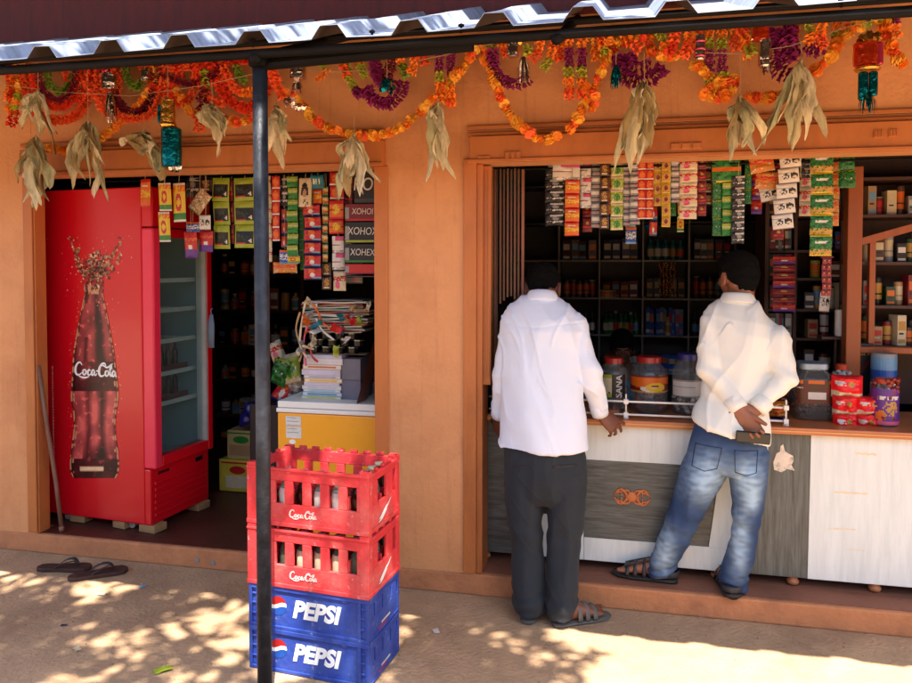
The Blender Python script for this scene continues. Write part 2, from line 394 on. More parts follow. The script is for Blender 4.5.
m = MB(); m.bb(-7.6, -.87, .14, 3.0, .03, .1); m.bb(XL, XP0, .02, .14, .1, .104); m.build('red_floor', FLOORIN, bld)
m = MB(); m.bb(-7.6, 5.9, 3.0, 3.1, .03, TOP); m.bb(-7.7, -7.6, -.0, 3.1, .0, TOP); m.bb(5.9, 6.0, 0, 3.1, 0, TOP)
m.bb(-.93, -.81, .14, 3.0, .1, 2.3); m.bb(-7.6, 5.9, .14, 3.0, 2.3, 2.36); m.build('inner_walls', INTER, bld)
m = MB(); m.bb(-7.6, 5.9, -.75, -.036, 3.35, 3.45); m.build('added_shade_slab', MAROON, bld)  # unseen slab added overhead to keep the sun off the maroon wall
# frames around the openings, a raised strip on each side
m = MB()
m.bb(XP0 - .05, XP0 - .001, -.0, .16, .104, 1.998); m.bb(XP0 - .055, XP0 + .012, -.012, -.001, .104, 2.0)
m.build('door_frame', WALL2, bld, bevel=.004)
m = MB(); m.bb(XL - .05, XL + .006, -.012, -.001, .11, 1.99); m.bb(XL + .001, XL + .012, .0, .079, .104, 1.998)
m.build('door_frame', WALL2, bld, bevel=.004)
m = MB(); m.bb(XP1 - .055, XP1 + .004, -.018, -.001, .11, 2.02); m.bb(XP1 + .001, XP1 + .03, .0, .15, .104, 1.998)
m.build('door_frame', WALL2, bld, bevel=.004)
# shutter boxes over the openings
for (x0, x1, nm) in ((XL - .03, XP0 - .0, 'shutter_box'), (XP1 - .02, XR, 'shutter_box')):
    m = MB(); m.bb(x0, x1, -.05, .0, 2.0, 2.115); m.bb(x0 - .01, x1, -.062, -.05, 1.995, 2.012)
    m.bb(x0 - .015, x1, -.03, .0, 2.118, 2.135); m.bb(x0 - .02, x1, -.02, 0, 2.15, 2.168)
    o = m.build(nm, WALL2, bld, bevel=.003)
# little painted-over fittings of the shutter boxes
for px, py, wd, hg in ((513, 155, .075, .035), (484, 157, .06, .012), (686, 146, .13, .03), (878, 134, .035, .03), (893, 133, .035, .03)):
    m = MB(); p = at(px, py, -.05); m.bb(p.x - wd / 2, p.x + wd / 2, -.056, -.0502, p.z - hg / 2, p.z + hg / 2)
    for k in range(3): m.bb(p.x - wd / 2 + k * wd / 3 + .004, p.x - wd / 2 + k * wd / 3 + wd / 3 - .006, -.061, -.0562, p.z - hg * .4, p.z + hg * .4)
    m.build('fitting', WALL2, bld, bevel=.002)
# orange shutter leaf folded back at the left of the counter opening, and the folding grille behind it
lf = empty('shutter_leaf', (XP1 + .03, .02, 1.1), label='orange steel shutter leaf folded back beside the counter', cat='shutter')
p0, p1 = at(478, 180, .03), at(490, 385, .03)
m = MB(); m.box(((p0.x + p1.x) / 2 + .004, .05, (1.99 + p1.z) / 2), (p1.x - p0.x, .05, 1.99 - p1.z)); o = m.build('leaf_panel', WALL2, None, bevel=.004); wparent(o, lf)
m = MB()
for k in range(4): m.bb(p0.x + .008 + k * .014, p0.x + .014 + k * .014, .02, .026, p1.z + .03, 1.97)
o = m.build('rib', WALL2, None); wparent(o, lf)
gr = empty('folding_grille', (ax(505, .2), .2, 1.1), label='folded steel channel grille bunched up behind the orange shutter leaf', cat='grille')
m = MB()
for k in range(8):
    a = at(493 + k * 3.6, 300, .14 + .02 * (k % 2)); z0 = 1.0 if k in (0, 1, 7) else at(500, 300 + 4 * math.sin(k), .15).z
    m.bb(a.x - .004, a.x + .005, a.y, a.y + .02, (.84 if k in (0, 7) else z0), 1.99)
o = m.build('channel', M('dull_steel', (104, 82, 68), .4, metal=.6, var=.35, scale=10, dirt=(120, 66, 40), dscale=5, damt=.7), None); wparent(o, gr)
m = MB(); a = at(489, 300, .16); b_ = at(497, 300, .16); m.bb(b_.x - .02, b_.x - .004, .16, .19, .84, 1.99); a = at(522, 300, .16); m.bb(a.x - .006, a.x + .006, .18, .2, .84, 1.99)
o = m.build('guide_rail', M('pinkish_steel', (150, 96, 76), .45, metal=.3, var=.2), None); wparent(o, gr)

# ================================================================== awning
aw = empty('awning', (ax(262, -1.0), -1.0, 0), label='corrugated zinc awning on a black steel pipe post', cat='awning')
EY, EZ, SL = -1.1, 2.268, math.tan(R(19.8))
m = MB(); xs = []; pitch = .268; x = -7.7; prof = [(0, 0), (.135, 0), (.165, .042), (.225, .042), (.255, 0)]
off = (ax(181, EY) - .195) % pitch
k0 = -7.7 - (-7.7 % pitch) + off
pts = []
while k0 < 6.0:
    for a, h in prof: pts.append((k0 + a, h))
    k0 += pitch
NY = 8
vs, fs = [], []
for j in range(NY + 1):
    y = EY + (1.1 + .02) * j / NY
    for i, (x, h) in enumerate(pts):
        dz = .006 * noise.noise(V((x * 2.3, y * 3, 0))) + .004 * noise.noise(V((x * 9, y * 2, 3)))
        vs.append((x, y + (.012 * noise.noise(V((x * 3, 7, 1))) if j == 0 else 0), EZ + (y - EY) * SL + h + dz))
n = len(pts)
fs = [(j * n + i, j * n + i + 1, (j + 1) * n + i + 1, (j + 1) * n + i) for j in range(NY) for i in range(n - 1)]
m.add(vs, fs); o = m.build('roof_sheet', [ZINC, M('darkened_underside', (62, 52, 46), .8, var=.3)], None)  # underside coloured dark to cut light bounced onto the upper front wall
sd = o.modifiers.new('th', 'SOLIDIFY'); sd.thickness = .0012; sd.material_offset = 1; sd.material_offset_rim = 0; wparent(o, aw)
m = MB(); m.tube([(-7.7, EY + .055, EZ - .02), (6.0, EY + .055, EZ - .02)], .016, 10); wparent(m.build('eave_beam', BLACKP, None, smooth=True), aw)
m = MB(); a = at(262, 62, -1.0); m.tube([(a.x, -1.0, a.z - .01), (ax(474, -1.0), -1.02, EZ - .03)], .019, 10); m.bb(a.x - .03, a.x + .03, -1.04, -.97, a.z - .02, EZ - .03); wparent(m.build('brace', BLACKP, None), aw)
m = MB()
for x in (-4.3, -2.9, a.x, -.2, 1.25, 2.7): m.tube([(x, EY + .04, EZ - .04), (x, .0, EZ - .04 + (1.1) * SL)], .018, 8)
for y in (-.45,): m.tube([(-7.7, y, EZ - .03 + (y - EY) * SL), (6.0, y, EZ - .03 + (y - EY) * SL)], .016, 8)
wparent(m.build('rafter', BLACKP, None, smooth=True), aw)
px0 = ax(261.5, -1.0)
m = MB(); m.tube([(px0, -1.0, -.02), (px0 + .001, -1.0, 1.0), (px0, -1.0, EZ - .02)], .0255, 20); wparent(m.build('post', STEELB, None, smooth=True), aw)
m = MB()
for x in (px0 - .0, px0 + .42, -3.1, -.5, .6): m.lathe([(.004, 0), (.004, .02), (.010, .021), (.010, .026), (.003, .03)], (x, EY + .05, EZ + .002), 8)
wparent(m.build('bolt', BLACKP, None), aw)

# unseen building added behind the viewer to block the low sky
op = empty('added_sky_blocker', (0, -14, 0), 0, 'plain low building added unseen behind the viewer to block low sky', 'building')
m = MB(); m.bb(-22, 20, -18, -14, 0, 4.6); m.build('wall', M('far_wall', (150, 120, 92), .9), op)
m = MB(); m.bb(-22.5, 20.5, -18.4, -13.4, 4.6, 4.9); m.build('roof', M('far_roof', (110, 80, 66), .9), op)
m = MB(); [m.bb(x, x + 1.6, -14.0, -13.97, .1, 2.3) for x in (-8,)]; m.build('door', WOODD, op)
# ================================================================== drinks cooler
FRO = at(151, 530, .12); FRO.z = .145
fr = empty('drinks_cooler', (FRO.x, FRO.y, 0), R(-6), label='tall red glass-door drinks cooler with a cola bottle picture on its side', cat='cooler')
FI = fr.matrix_basis.inverted()
def fl(px, py):                     # local point on the cooler's side panel
    n = fr.matrix_basis.to_3x3() @ V((0, -1, 0)); return FI @ on_plane(px, py, fr.location + n * 0, n)
def fbuild(m, nm, mats, parent=None, **k):       # local-space mesh under the cooler
    p = k.pop('parent_', None)
    o = m.build(nm, mats, None, **k); o.parent = parent or fr; return o
xb = fl(46, 400).x; W_ = .49; zt = 1.945; zk = .452
m = MB()
m.bb(xb, -.04, 0, .03, .146, zt); m.bb(xb, -.04, W_ - .03, W_, .146, zt); m.bb(xb, xb + .03, .03, W_ - .03, .146, zt)
m.bb(xb + .03, -.04, .03, W_ - .03, zt - .03, zt); m.bb(xb + .03, -.04, .03, W_ - .03, .146, zk); 
fbuild(m, 'cabinet', REDF, bevel=.008)
m = MB(); m.bb(-.04, .0, 0.0, W_, .146, zk - .004); o = fbuild(m, 'lower_grille', REDF, bevel=.008)
m = MB()
for k in range(6): m.bb(.0, .008, .03, W_ - .03, .185 + k * .034, .205 + k * .034)
fbuild(m, 'louvre', REDF, o, bevel=.004)
m = MB(); m.bb(.0, .004, W_ - .12, W_ - .06, zk - .055, zk - .03); fbuild(m, 'badge', BLACKP, o)
m = MB()
for k in range(5): m.bb(.0, .003, .06 + k * .018, .072 + k * .018, zk - .045, zk - .03)
fbuild(m, 'lettering', BLACKP, o)
m = MB(); m.bb(-.04, .03, .0, W_, 1.735, zt); fbuild(m, 'header_panel', REDF, bevel=.01)
LINER = M('cooler_liner', (114, 136, 138), .5, var=.05)
m = MB(); m.bb(xb + .031, xb + .036, .031, W_ - .031, zk, zt - .031); m.bb(xb + .036, -.041, .0305, .036, zk, zt - .031); m.bb(xb + .036, -.041, W_ - .036, W_ - .0305, zk, zt - .031)
m.bb(xb + .036, -.041, .036, W_ - .036, zk + .001, zk + .006); fbuild(m, 'liner', LINER)
dz0, dz1 = zk, 1.73
m = MB(); t = .075
m.bb(-.038, .037, -.004, .0 + .055, dz0, dz1); o = fbuild(m, 'door', REDD, bevel=.01)
m = MB(); m.bb(-.038, .037, W_ - .045, W_, dz0, dz1); m.bb(-.036, .035, .055, W_ - .045, dz0, dz0 + .06); m.bb(-.036, .035, .055, W_ - .045, dz1 - .05, dz1)
fbuild(m, 'door_frame', REDF, o, bevel=.008)
m = MB(); m.bb(.005, .012, .055, W_ - .045, dz0 + .06, dz1 - .05); fbuild(m, 'glass', GLASS, o)
m = MB(); m.bb(-.03, .034, W_ - .06, W_ - .0455, dz0 + .06, dz1 - .05); fbuild(m, 'gasket', M('pale_gasket', (200, 200, 196), .4, metal=.3), o)
zs = [1.446, 1.28, 1.11, .93, .765]
for i, z in enumerate(zs):
    m = MB()
    for k in range(15): 
        y = .045 + k * (W_ - .09) / 14; m.bb(xb + .05, -.06, y - .0015, y + .0015, z, z + .004)
    m.bb(-.062, -.05, .04, W_ - .04, z - .01, z + .014); m.bb(xb + .04, xb + .05, .04, W_ - .04, z - .004, z + .008); m.bb(-.35, -.34, .04, W_ - .04, z - .004, z + .0)
    fbuild(m, 'wire_shelf', M('pale_wire', (186, 190, 184), .4, metal=.3))
m = MB()
for x in (xb + .08, -.1):
    for y in (.06, W_ - .06):
        m.lathe([(.012, -.02), (.022, -.02), (.022, .02), (.012, .02)], (0, 0, 0), 12)
m = MB()
for x, y in ((xb + .1, .05), (-.16, .05), (-.16, W_ - .06)):
    m.loft([((x, y - .012, .126), .022, .022), ((x, y + .012, .126), .022, .022)], 14); m.bb(x - .008, x + .008, y - .02, y + .02, .13, .147)
fbuild(m, 'caster', M('grey_caster', (150, 146, 140), .5), bevel=.003)
# the printed bottle on the side panel
A0 = [C('art_brown', (96, 30, 26)), C('art_rust', (150, 44, 40)), C('art_rose', (190, 66, 60)), C('art_dark', (34, 14, 16)), C('art_tan', (196, 146, 104)), C('art_wine', (66, 18, 20)), C('art_pale', (232, 200, 160))]
RAMP = [M('art_ramp_%d' % k, (int(36 + 186 * k / 11), int(12 + 88 * (k / 11) ** 1.3), int(16 + 78 * (k / 11) ** 1.2)), .35, var=.04) for k in range(12)]
A0 += RAMP
prof = [(284, 85, 103), (289, 84, 104), (293, 85.5, 103), (300, 83.5, 104.5), (310, 81.5, 106.5), (320, 79.5, 108.5), (335, 76.5, 111.5), (350, 74, 114), (362, 73, 115.5), (375, 72.5, 117), (388, 71.5, 118.5), (396, 71, 119), (402, 71.5, 118.5), (412, 73.5, 116.5), (425, 74.5, 115.5), (438, 73, 116.5), (452, 71, 118.5), (464, 70, 119.5), (472, 70.5, 119), (478, 74, 116)]
def interp(y):
    for a, b in zip(prof, prof[1:]):
        if a[0] <= y <= b[0]:
            t = (y - a[0]) / (b[0] - a[0]); return a[1] + (b[1] - a[1]) * t, a[2] + (b[2] - a[2]) * t
    return prof[-1][1:]
m = MB(); NR, NC = 230, 64; vs = []; fs = []; mi = []
for j in range(NR + 1):
    y = 284 + 194 * j / NR; l, r = interp(y)
    for i in range(NC + 1):
        p = fl(l + (r - l) * i / NC, y); vs.append((p.x, -.0022, p.z))
for j in range(NR):
    v = j / NR
    for i in range(NC):
        u = (i + .5) / NC; nz = noise.noise(V((u * 4, v * 14, 1.3))); nf = noise.noise(V((u * 9, v * 40, 4))); e_ = min(u, 1 - u)
        k = .42 + .2 * nz
        if v < .1: k = .3 + .4 * nz + .3 * (abs(u - .4) < .15)
        elif v < .4: k = .55 - .75 * max(0, 1 - abs(u - .66) / .16) - .5 * max(0, 1 - abs(u - .3) / .08) * (v > .27) + .25 * nz
        elif v < .55: k = .12 + .3 * max(0, 1 - abs(u - .3) / .3) * (1 - abs(v - .43) * 8) + .12 * nz
        elif v < .9: k = .78 - .75 * max(0, 1 - abs(u - .66 - .03 * nz) / .13) - .45 * max(0, 1 - abs(u - .36 + .03 * nz) / .1) + .3 * nz - .6 * max(0, v - .8) * 6 * (abs(u - .6) < .35)
        else: k = .12 + .2 * nz
        k -= .45 * max(0, 1 - e_ / .09) if e_ > .026 else 0
        k = k * 1.08 + .07 + (.3 if nf > .42 else 0)
        c = 7 + max(0, min(11, int(k * 11 + .5 * nf)))
        if e_ < .026: c = 4 if nf > -.05 else 0
        elif .935 < v < .965 and .2 < u < .68: c = 6 if abs(v - .95) < .008 else 4
        elif v < .05 and e_ > .2 and nf > -.05: c = 4
        elif .05 < e_ < .075 and nf > .25: c = 4
        mi.append(c); fs.append((j * (NC + 1) + i, j * (NC + 1) + i + 1, (j + 1) * (NC + 1) + i + 1, (j + 1) * (NC + 1) + i))
m.add(vs, fs, mi); art = fbuild(m, 'bottle_picture', A0)
m = MB(); r2 = random.Random(5)
def drop(px, py, s, mi):
    p = fl(px, py); k = 6; a0 = r2.random() * 6
    m.add([(p.x + s * math.cos(a0 + a * 6.283 / k) * (1 + .3 * r2.random()), -.0024, p.z + s * 1.2 * math.sin(a0 + a * 6.283 / k)) for a in range(k)], [tuple(range(k))], mi)
arms = [((90, 282), (84, 270), (78, 258), (73, 246), (70, 236)), ((88, 275), (78, 268), (76, 255), (80, 248)), ((98, 282), (106, 268), (112, 258), (118, 248), (122, 238)), ((100, 276), (110, 272), (118, 262), (121, 252)),
        ((92, 278), (90, 262), (96, 252), (104, 258), (100, 270)), ((94, 280), (100, 262), (108, 254))]
for arm in arms:
    for i in range(len(arm) - 1):
        for k in range(16):
            t = k / 16; x = arm[i][0] + (arm[i + 1][0] - arm[i][0]) * t + r2.gauss(0, 1.2); y = arm[i][1] + (arm[i + 1][1] - arm[i][1]) * t + r2.gauss(0, 1.2)
            drop(x, y, .0035 + .006 * r2.random() * (1 - i / 6), r2.choice([0, 1, 4, 4, 6, 2]))
for k in range(240): drop(95 + r2.gauss(0, 6), 270 + r2.gauss(0, 7), .003 + .006 * r2.random(), r2.choice([0, 4, 1, 6, 5, 2]))
for k in range(130): drop(95 + r2.gauss(0, 17), 268 + r2.gauss(0, 18), .0012 + .0022 * r2.random(), r2.choice([4, 6, 2]))
for k in range(90):
    y = 300 + r2.random() * 150; l, r = interp(y); drop(r2.choice([l - 1.5 - abs(r2.gauss(0, 1.6)), r + 1.5 + abs(r2.gauss(0, 1.6))]), y, .001 + .002 * r2.random(), r2.choice([4, 6, 2]))
fbuild(m, 'splash_picture', A0, art)
c0 = fl(95.5, 371); w0 = abs(fl(117, 371).x - fl(74, 371).x)
script_logo(w0 * .98, WHITEP, None, frame4((c0.x, -.0028, c0.z), (1, 0, 0), (0, 0, 1))).parent = art
m = MB(); p0_, p1_ = fl(52.5, 366), fl(52.5, 472); z = p0_.z
while z > p1_.z:
    h = .006 + .012 * r2.random(); m.bb(p0_.x - .004, p0_.x + .004, -.003, -.0012, z - h, z); z -= h + .005
fbuild(m, 'small_print', C('faint_print', (222, 120, 120)))
# cooler contents
FM = fr.matrix_basis
def lw(x, y, z): return FM @ V((x, y, z))
BOT = [(.0, 0), (.026, .002), (.028, .01), (.028, .06), (.0255, .085), (.028, .11), (.022, .145), (.013, .165), (.0115, .195), (.0135, .2), (.0135, .21), (.001, .212)]
def bottle(name, loc, glass, fill=None, capm=None, labelm=None, label='', group=None, sc=1.0, cat='bottle', lay=None, fat=1.0):
    o = empty(name, loc, rnd.random() * 6, label, cat, group); b = o
    m = MB(); m.lathe(BOT, seg=14); x = m.build('glass_body', glass, None, smooth=True); x.parent = o
    if fill: m = MB(); m.lathe([(.0, .004), (.0245, .005), (.0245, .06), (.022, .085), (.0245, .11), (.018, .14), (.001, .141)], seg=12); x = m.build('drink', fill, None, smooth=True); x.parent = o
    if labelm: m = MB(); m.lathe([(.0285, .05), (.0287, .051), (.0272, .085), (.0292, .11), (.0245, .135), (.0243, .136)], seg=14); x = m.build('label', labelm, None, smooth=True); x.parent = o
    if capm: m = MB(); m.lathe([(.0145, .198), (.016, .198), (.0145, .212), (.0, .2135)], seg=14); x = m.build('cap', capm, None, smooth=True); x.parent = o
    o.scale = (sc * fat, sc * fat, sc)
    if lay: o.rotation_euler = lay
    return o
TRAYM = M('dark_pack', (54, 30, 30), .4, var=.3)
for (zz, ks, y0) in ((.94, 'middle', .06), (.775, 'lower', .06)):
    tr = MB(); tr.bb(-.2, -.08, .05, W_ - .08, zz, zz + .012); tr.bb(-.2, -.195, .05, W_ - .08, zz, zz + .05); tr.bb(-.085, -.08, .05, W_ - .08, zz, zz + .03)
    t = tr.build('bottle_tray', M('tray_red', (96, 26, 22), .5), None); t.matrix_world = FM
    tag(t, 'shallow dark red tray on the %s shelf of the drinks cooler' % ks, 'tray')
    for k in range(6):
        c = lw(-.14, .085 + k * .058, zz + .012); bottle('small_bottle', c, BROWNG, None, P('dred') if zz < .9 else P('black'), None, 'small dark cola bottle in the tray on the %s cooler shelf' % ks, 'bottles on the %s cooler shelf' % ks, .62)
for k in range(5):
    c = lw(-.3, .08 + k * .075, 1.122); bottle('small_bottle', c, BROWNG, None, P('dgrey'), None, 'dark bottle standing on the third cooler shelf from the top', 'bottles on the third cooler shelf', .68)
for k in range(5):
    c = lw(-.3, .08 + k * .075, 1.292); bottle('small_bottle', c, BROWNG, None, P('dgrey'), None, 'dark bottle standing on the second cooler shelf from the top', 'bottles on the second cooler shelf', .68)
# wooden blocks below it
for (x, y, s, lb) in ((xb + .19, .05, (.1, .07, .041), 'raw wooden block under the cooler beside its rear caster'), (-.22, .05, (.09, .08, .041), 'raw wooden block under the middle of the cooler side'),
                      (-.03, .05, (.11, .09, .041), 'raw wooden block under the front corner of the cooler'), (-.04, W_ - .06, (.11, .1, .041), 'raw wooden block under the far front corner of the cooler')):
    m = MB(); m.box((0, 0, 0), s); o = m.build('wooden_block', WOODR, None, bevel=.003); p = lw(x, y, .1255); o.location = p; o.rotation_euler = (0, 0, R(rnd.uniform(-14, 4))); tag(o, lb, 'wooden block', 'wooden blocks under the cooler')
# stick leaning at the jamb
a, b_ = at(63, 533, -.0), at(38.5, 366, .012)
a = at(62, 534, .05); a.z = .106
m = MB(); m.tube([a, a.lerp(b_, .3) + V((.006, 0, 0)), a.lerp(b_, .65), b_], .011, 10); m.tube([a, a + V((.004, 0, -.0))*0 + (b_ - a) * .03], .014, 10)
o = m.build('wooden_stick', M('stick_wood', (120, 84, 66), .6, var=.3, stretch=(6, 6, 1)), None, smooth=True, origin=a); tag(o, 'thin wooden stick leaning in the corner beside the red cooler', 'stick')
# grey tag hanging from the cooler door edge
p = at(211, 330, .45); m = MB(); m.loft([(p + V((0, 0, -.1)), .02, .006, (1, 0, 0), (0, 1, 0)), (p + V((0, 0, .03)), .022, .008, (1, 0, 0), (0, 1, 0)), (p + V((.004, 0, .09)), .01, .006, (1, 0, 0), (0, 1, 0))], 8)
m.tube([p + V((.004, 0, .09)), p + V((.0, 0, .115)), p + V((.012, 0, .122))], .003, 6); o = m.build('hanging_cloth', M('blue_grey_cloth', (104, 122, 140), .8), None, smooth=True, origin=p); tag(o, 'small blue-grey cloth hanging on a hook at the cooler door edge', 'cloth')

# ================================================================== freezer and what stands on it
fx0, fx1 = ax(276, .16), XP0 - .052
fz = empty('chest_freezer', ((fx0 + fx1) / 2, .16, .104), label='yellow chest freezer with a white lid in the left doorway', cat='freezer')
ztf = at(330, 403, .16).z
m = MB(); m.bb(fx0, fx1, .165, .78, .125, ztf - .062); m.build('body', YELF, fz, bevel=.006)
m = MB(); m.bb(fx0, fx1, .17, .77, .104, .125); m.build('base', BLACKP, fz)
m = MB(); m.bb(fx0 - .004, fx1, .155, .785, ztf - .058, ztf - .036); m.bb(fx0 + .002, fx1, .16, .78, ztf - .034, ztf); m.build('lid', WHITE, fz, bevel=.005)
m = MB(); p = at(293, 427, .16); m.bb(p.x - .042, p.x + .042, .1625, .1655, p.z + .004, p.z + .055); m.bb(p.x - .04, p.x + .044, .1625, .1655, p.z - .058, p.z + .0); o = m.build('sticker', PAPER, fz)
m = MB()
for k in range(5): m.bb(p.x - .034, p.x + .02 + .01 * (k % 3), .1615, .1625, p.z + .046 - k * .019, p.z + .049 - k * .019)
m.build('small_print', C('print_grey', (140, 140, 150)), o)
m = MB(); p = at(292, 442, .16); m.ell((p.x, .1645, p.z), (.018, .0015, .012), 12); m.build('worn_patch', WHITEP, fz)
# exercise books
zt_ = ztf
bk = [(303, 342, (206, 196, 120), .012, 'thin cream-edged'), (303, 342, (38, 140, 170), .022, 'blue covered'), (304, 341, (150, 196, 210), .012, 'pale blue'), (303, 342, (196, 186, 206), .02, 'lilac'), (305, 341, (214, 206, 222), .016, 'pale lilac'),
      (304, 342, (228, 176, 60), .02, 'yellow covered'), (304, 341, (170, 160, 176), .018, 'grey-brown'), (303, 342, (206, 196, 220), .028, 'thick lavender'), (304, 343, (190, 112, 72), .026, 'brown covered'), (304, 344, (212, 206, 218), .03, 'white-edged'), (304, 343, (196, 192, 206), .02, 'pale grey top')]
for k, (a, b_, c, h, nm) in enumerate(bk):
    x0, x1 = ax(a, .28) + rnd.uniform(-.006, .006), ax(b_, .28) + rnd.uniform(-.006, .006); cx, cy = (x0 + x1) / 2, .36
    o = empty('exercise_book', (cx, cy, zt_), label='%s exercise book, %s in the pile at the front of the freezer lid' % (nm, ['lowest', 'second', 'third', 'fourth', 'fifth', 'sixth', 'seventh', 'eighth', 'ninth', 'tenth', 'topmost'][k]), cat='book', group='exercise books on the freezer')
    m = MB(); m.bb(x0 + .002, x1 - .003, .262, .438, zt_ + .002, zt_ + h - .002); m.build('pages', C('pages%d' % (k % 3), [(214, 210, 200), (200, 196, 204), (222, 214, 196)][k % 3], .8), o)
    m = MB(); m.bb(x0, x1, .26, .44, zt_, zt_ + .0019); m.bb(x0, x1, .26, .44, zt_ + h - .0019, zt_ + h); m.bb(x0, x0 + .0025, .26, .44, zt_ + .0019, zt_ + h - .0019); m.bb(x0 + .03, x1 - .03, .2585, .262, zt_ + h * .35, zt_ + h * .65); m.build('cover', C('cover%d' % k, c, .5), o)
    zt_ += h + .0005
BZ = zt_
zz = ztf
for k, (h, nm) in enumerate(((.1, 'lower'), (.11, 'upper'))):
    x0, x1 = ax(343, .3), ax(362, .3); m = MB(); m.bb(x0, x1, .27, .46, zz, zz + h); o = m.build('ledger', C('ledger%d' % k, (104 + 10 * k, 102 + 8 * k, 118), .7), None, bevel=.002, origin=((x0 + x1) / 2, .36, zz)); tag(o, '%s of two thick grey ledgers beside the exercise books' % nm, 'ledger'); zz += h + .001
for k in range(3):
    x0, x1 = ax(353, .34), ax(366, .34); m = MB(); m.bb(x0, x1, .47, .6, ztf + .06 * k, ztf + .06 * k + .058); o = m.build('small_box', P(['grey', 'mag', 'dred'][k]), None, bevel=.002); tag(o, ['small grey box', 'small magenta box', 'small dark red box'][k] + ' behind the leaning board on the freezer', 'box')
# leaning board
a0, a1 = at(358, 403, .22), at(371, 305, .3); b0 = at(367, 404, .22)
m = MB(); d = (a1 - a0); 
a0.z = ztf + .001; b0.z = ztf + .001
fxr = fx1 - .004
m.loft([((a0.x + .012, .25, ztf + .001), .012, .085, (1, 0, .0), (0, 1, 0)), ((fxr - .018, .27, a1.z), .012, .085, (1, 0, 0), (0, 1, 0))], 4); o = m.build('framed_board', M('dark_frame', (104, 62, 46), .4, var=.3, stretch=(1, 1, 5), scale=20), None); tag(o, 'dark brown framed board leaning against the pillar on the freezer', 'framed board')
# tins row on top of the ledgers and books
SH = M('black_tin', (20, 20, 22), .2, metal=.4, var=.2)
SHT = M('tin_lid', (120, 128, 124), .22, metal=.8, var=.2)
idx = 0
zt2 = BZ + .004
for r_ in range(3):
    for k in range(4):
        p = at(314 + k * 13 + (r_ % 2) * 5, 350, .33); o = empty('round_tin', (p.x, .335 + .01 * (r_ % 2), zt2 + r_ * .037), label='flat black tin with shiny lid in the rows above the exercise books', cat='tin', group='flat tins above the exercise books')
        m = MB(); m.lathe([(.0, 0), (.029, 0), (.0305, .003), (.0305, .026), (.029, .028), (0, .028)], seg=20); m.build('tin_body', SH, None, smooth=False).parent = o
        m = MB(); m.lathe([(.0, .0281), (.0315, .0281), (.0315, .034), (.027, .036), (0, .0355)], seg=20); m.build('lid', SHT, None).parent = o
m = MB(); x0, x1 = ax(303, .33), ax(367, .33); m.bb(x0, x1, .3, .38, BZ - .0, BZ + .003); o = m.build('cardboard_sheet', M('card', (120, 96, 70), .9), None); tag(o, 'thin cardboard sheet lying under the flat black tins', 'cardboard')
# magazines pile on top
zz = zt2 + 3 * .037 + .002
cols = [(176, 170, 150), (150, 60, 46), (190, 186, 176), (90, 126, 116), (206, 200, 186), (140, 110, 84), (170, 60, 60), (200, 190, 160), (88, 88, 96), (196, 184, 170), (60, 110, 120), (210, 200, 180)]
k = 0; ztop = at(340, 300, .33).z
while zz < ztop:
    h = rnd.choice([.005, .007, .009]); x0, x1 = ax(308 + rnd.uniform(-3, 4), .33), ax(371 + rnd.uniform(-6, 2), .33); c = ((x0 + x1) / 2, .36)
    m = MB(); NS = 9; vs = []; 
    for i in range(NS + 1):
        t = i / NS; x = x0 + (x1 - x0) * t; w_ = .0025 * math.sin(t * 7 + k * 1.7) + (-.012 * max(0, .25 - t) * (1 + k % 3))
        for (yy, zq) in ((.27, 0), (.27, h), (.47, h), (.47, 0)): vs.append((x, yy + .006 * math.sin(k), zz + zq * .9 + w_))
    fs = [(i * 4 + a, i * 4 + (a + 1) % 4, i * 4 + 4 + (a + 1) % 4, i * 4 + 4 + a) for i in range(NS) for a in range(4)] + [(0, 1, 2, 3), (NS * 4 + 3, NS * 4 + 2, NS * 4 + 1, NS * 4)]
    m.add(vs, fs); o = m.build('magazine', C('mag%d' % (k % 12), cols[k % 12], .55), None, origin=(c[0], c[1], zz)); tag(o, 'creased magazine in the tall untidy pile above the tins', 'magazine', 'magazines piled above the tins'); zz += h + .0015; k += 1
def ribbon(pts, w, th, mat, name, label, cat, nrm=(0, -1, 0), group=None, mi=None):
    m = MB(); q = []
    for i in range(len(pts) - 1):
        p0_, p1_, p2_, p3_ = pts[max(0, i - 1)], pts[i], pts[i + 1], pts[min(len(pts) - 1, i + 2)]
        for k in range(5):
            t = k / 5; q.append(.5 * ((2 * p1_) + (p2_ - p0_) * t + (2 * p0_ - 5 * p1_ + 4 * p2_ - p3_) * t * t + (-p0_ + 3 * p1_ - 3 * p2_ + p3_) * t ** 3))
    q.append(pts[-1]); m.loft([(p, w * (1 + .2 * math.sin(i)), th) for i, p in enumerate(q)], 6, up0=(1, 0, 0))
    o = m.build(name, mat, None, smooth=True, origin=pts[0]); return tag(o, label, cat, group)
for lst, c, lb in (([(306, 300), (302, 320), (300, 345), (307, 358)], 'cream', 'cream paper ribbon spilling down the left of the magazine pile'), ([(312, 303), (318, 312), (322, 322), (330, 328)], 'orange', 'orange paper ribbon curled on top of the magazine pile'),
                   ([(316, 318), (322, 330), (334, 340)], 'white', 'white paper strip across the front of the magazine pile'), ([(310, 345), (312, 356), (318, 362)], 'red', 'red ribbon hanging in front of the black tins'), ([(308, 325), (304, 340), (306, 366)], 'pink', 'pink ribbon hanging over the exercise book edges'),
                   ([(300, 312), (296, 330), (302, 350), (299, 362)], 'tan', 'tan twisted paper hanging left of the magazine pile')):
    ribbon([at(x, y, .23 + .01 * math.sin(x)) for x, y in lst], .0055, .0008, P(c), 'paper_ribbon', lb, 'ribbon')

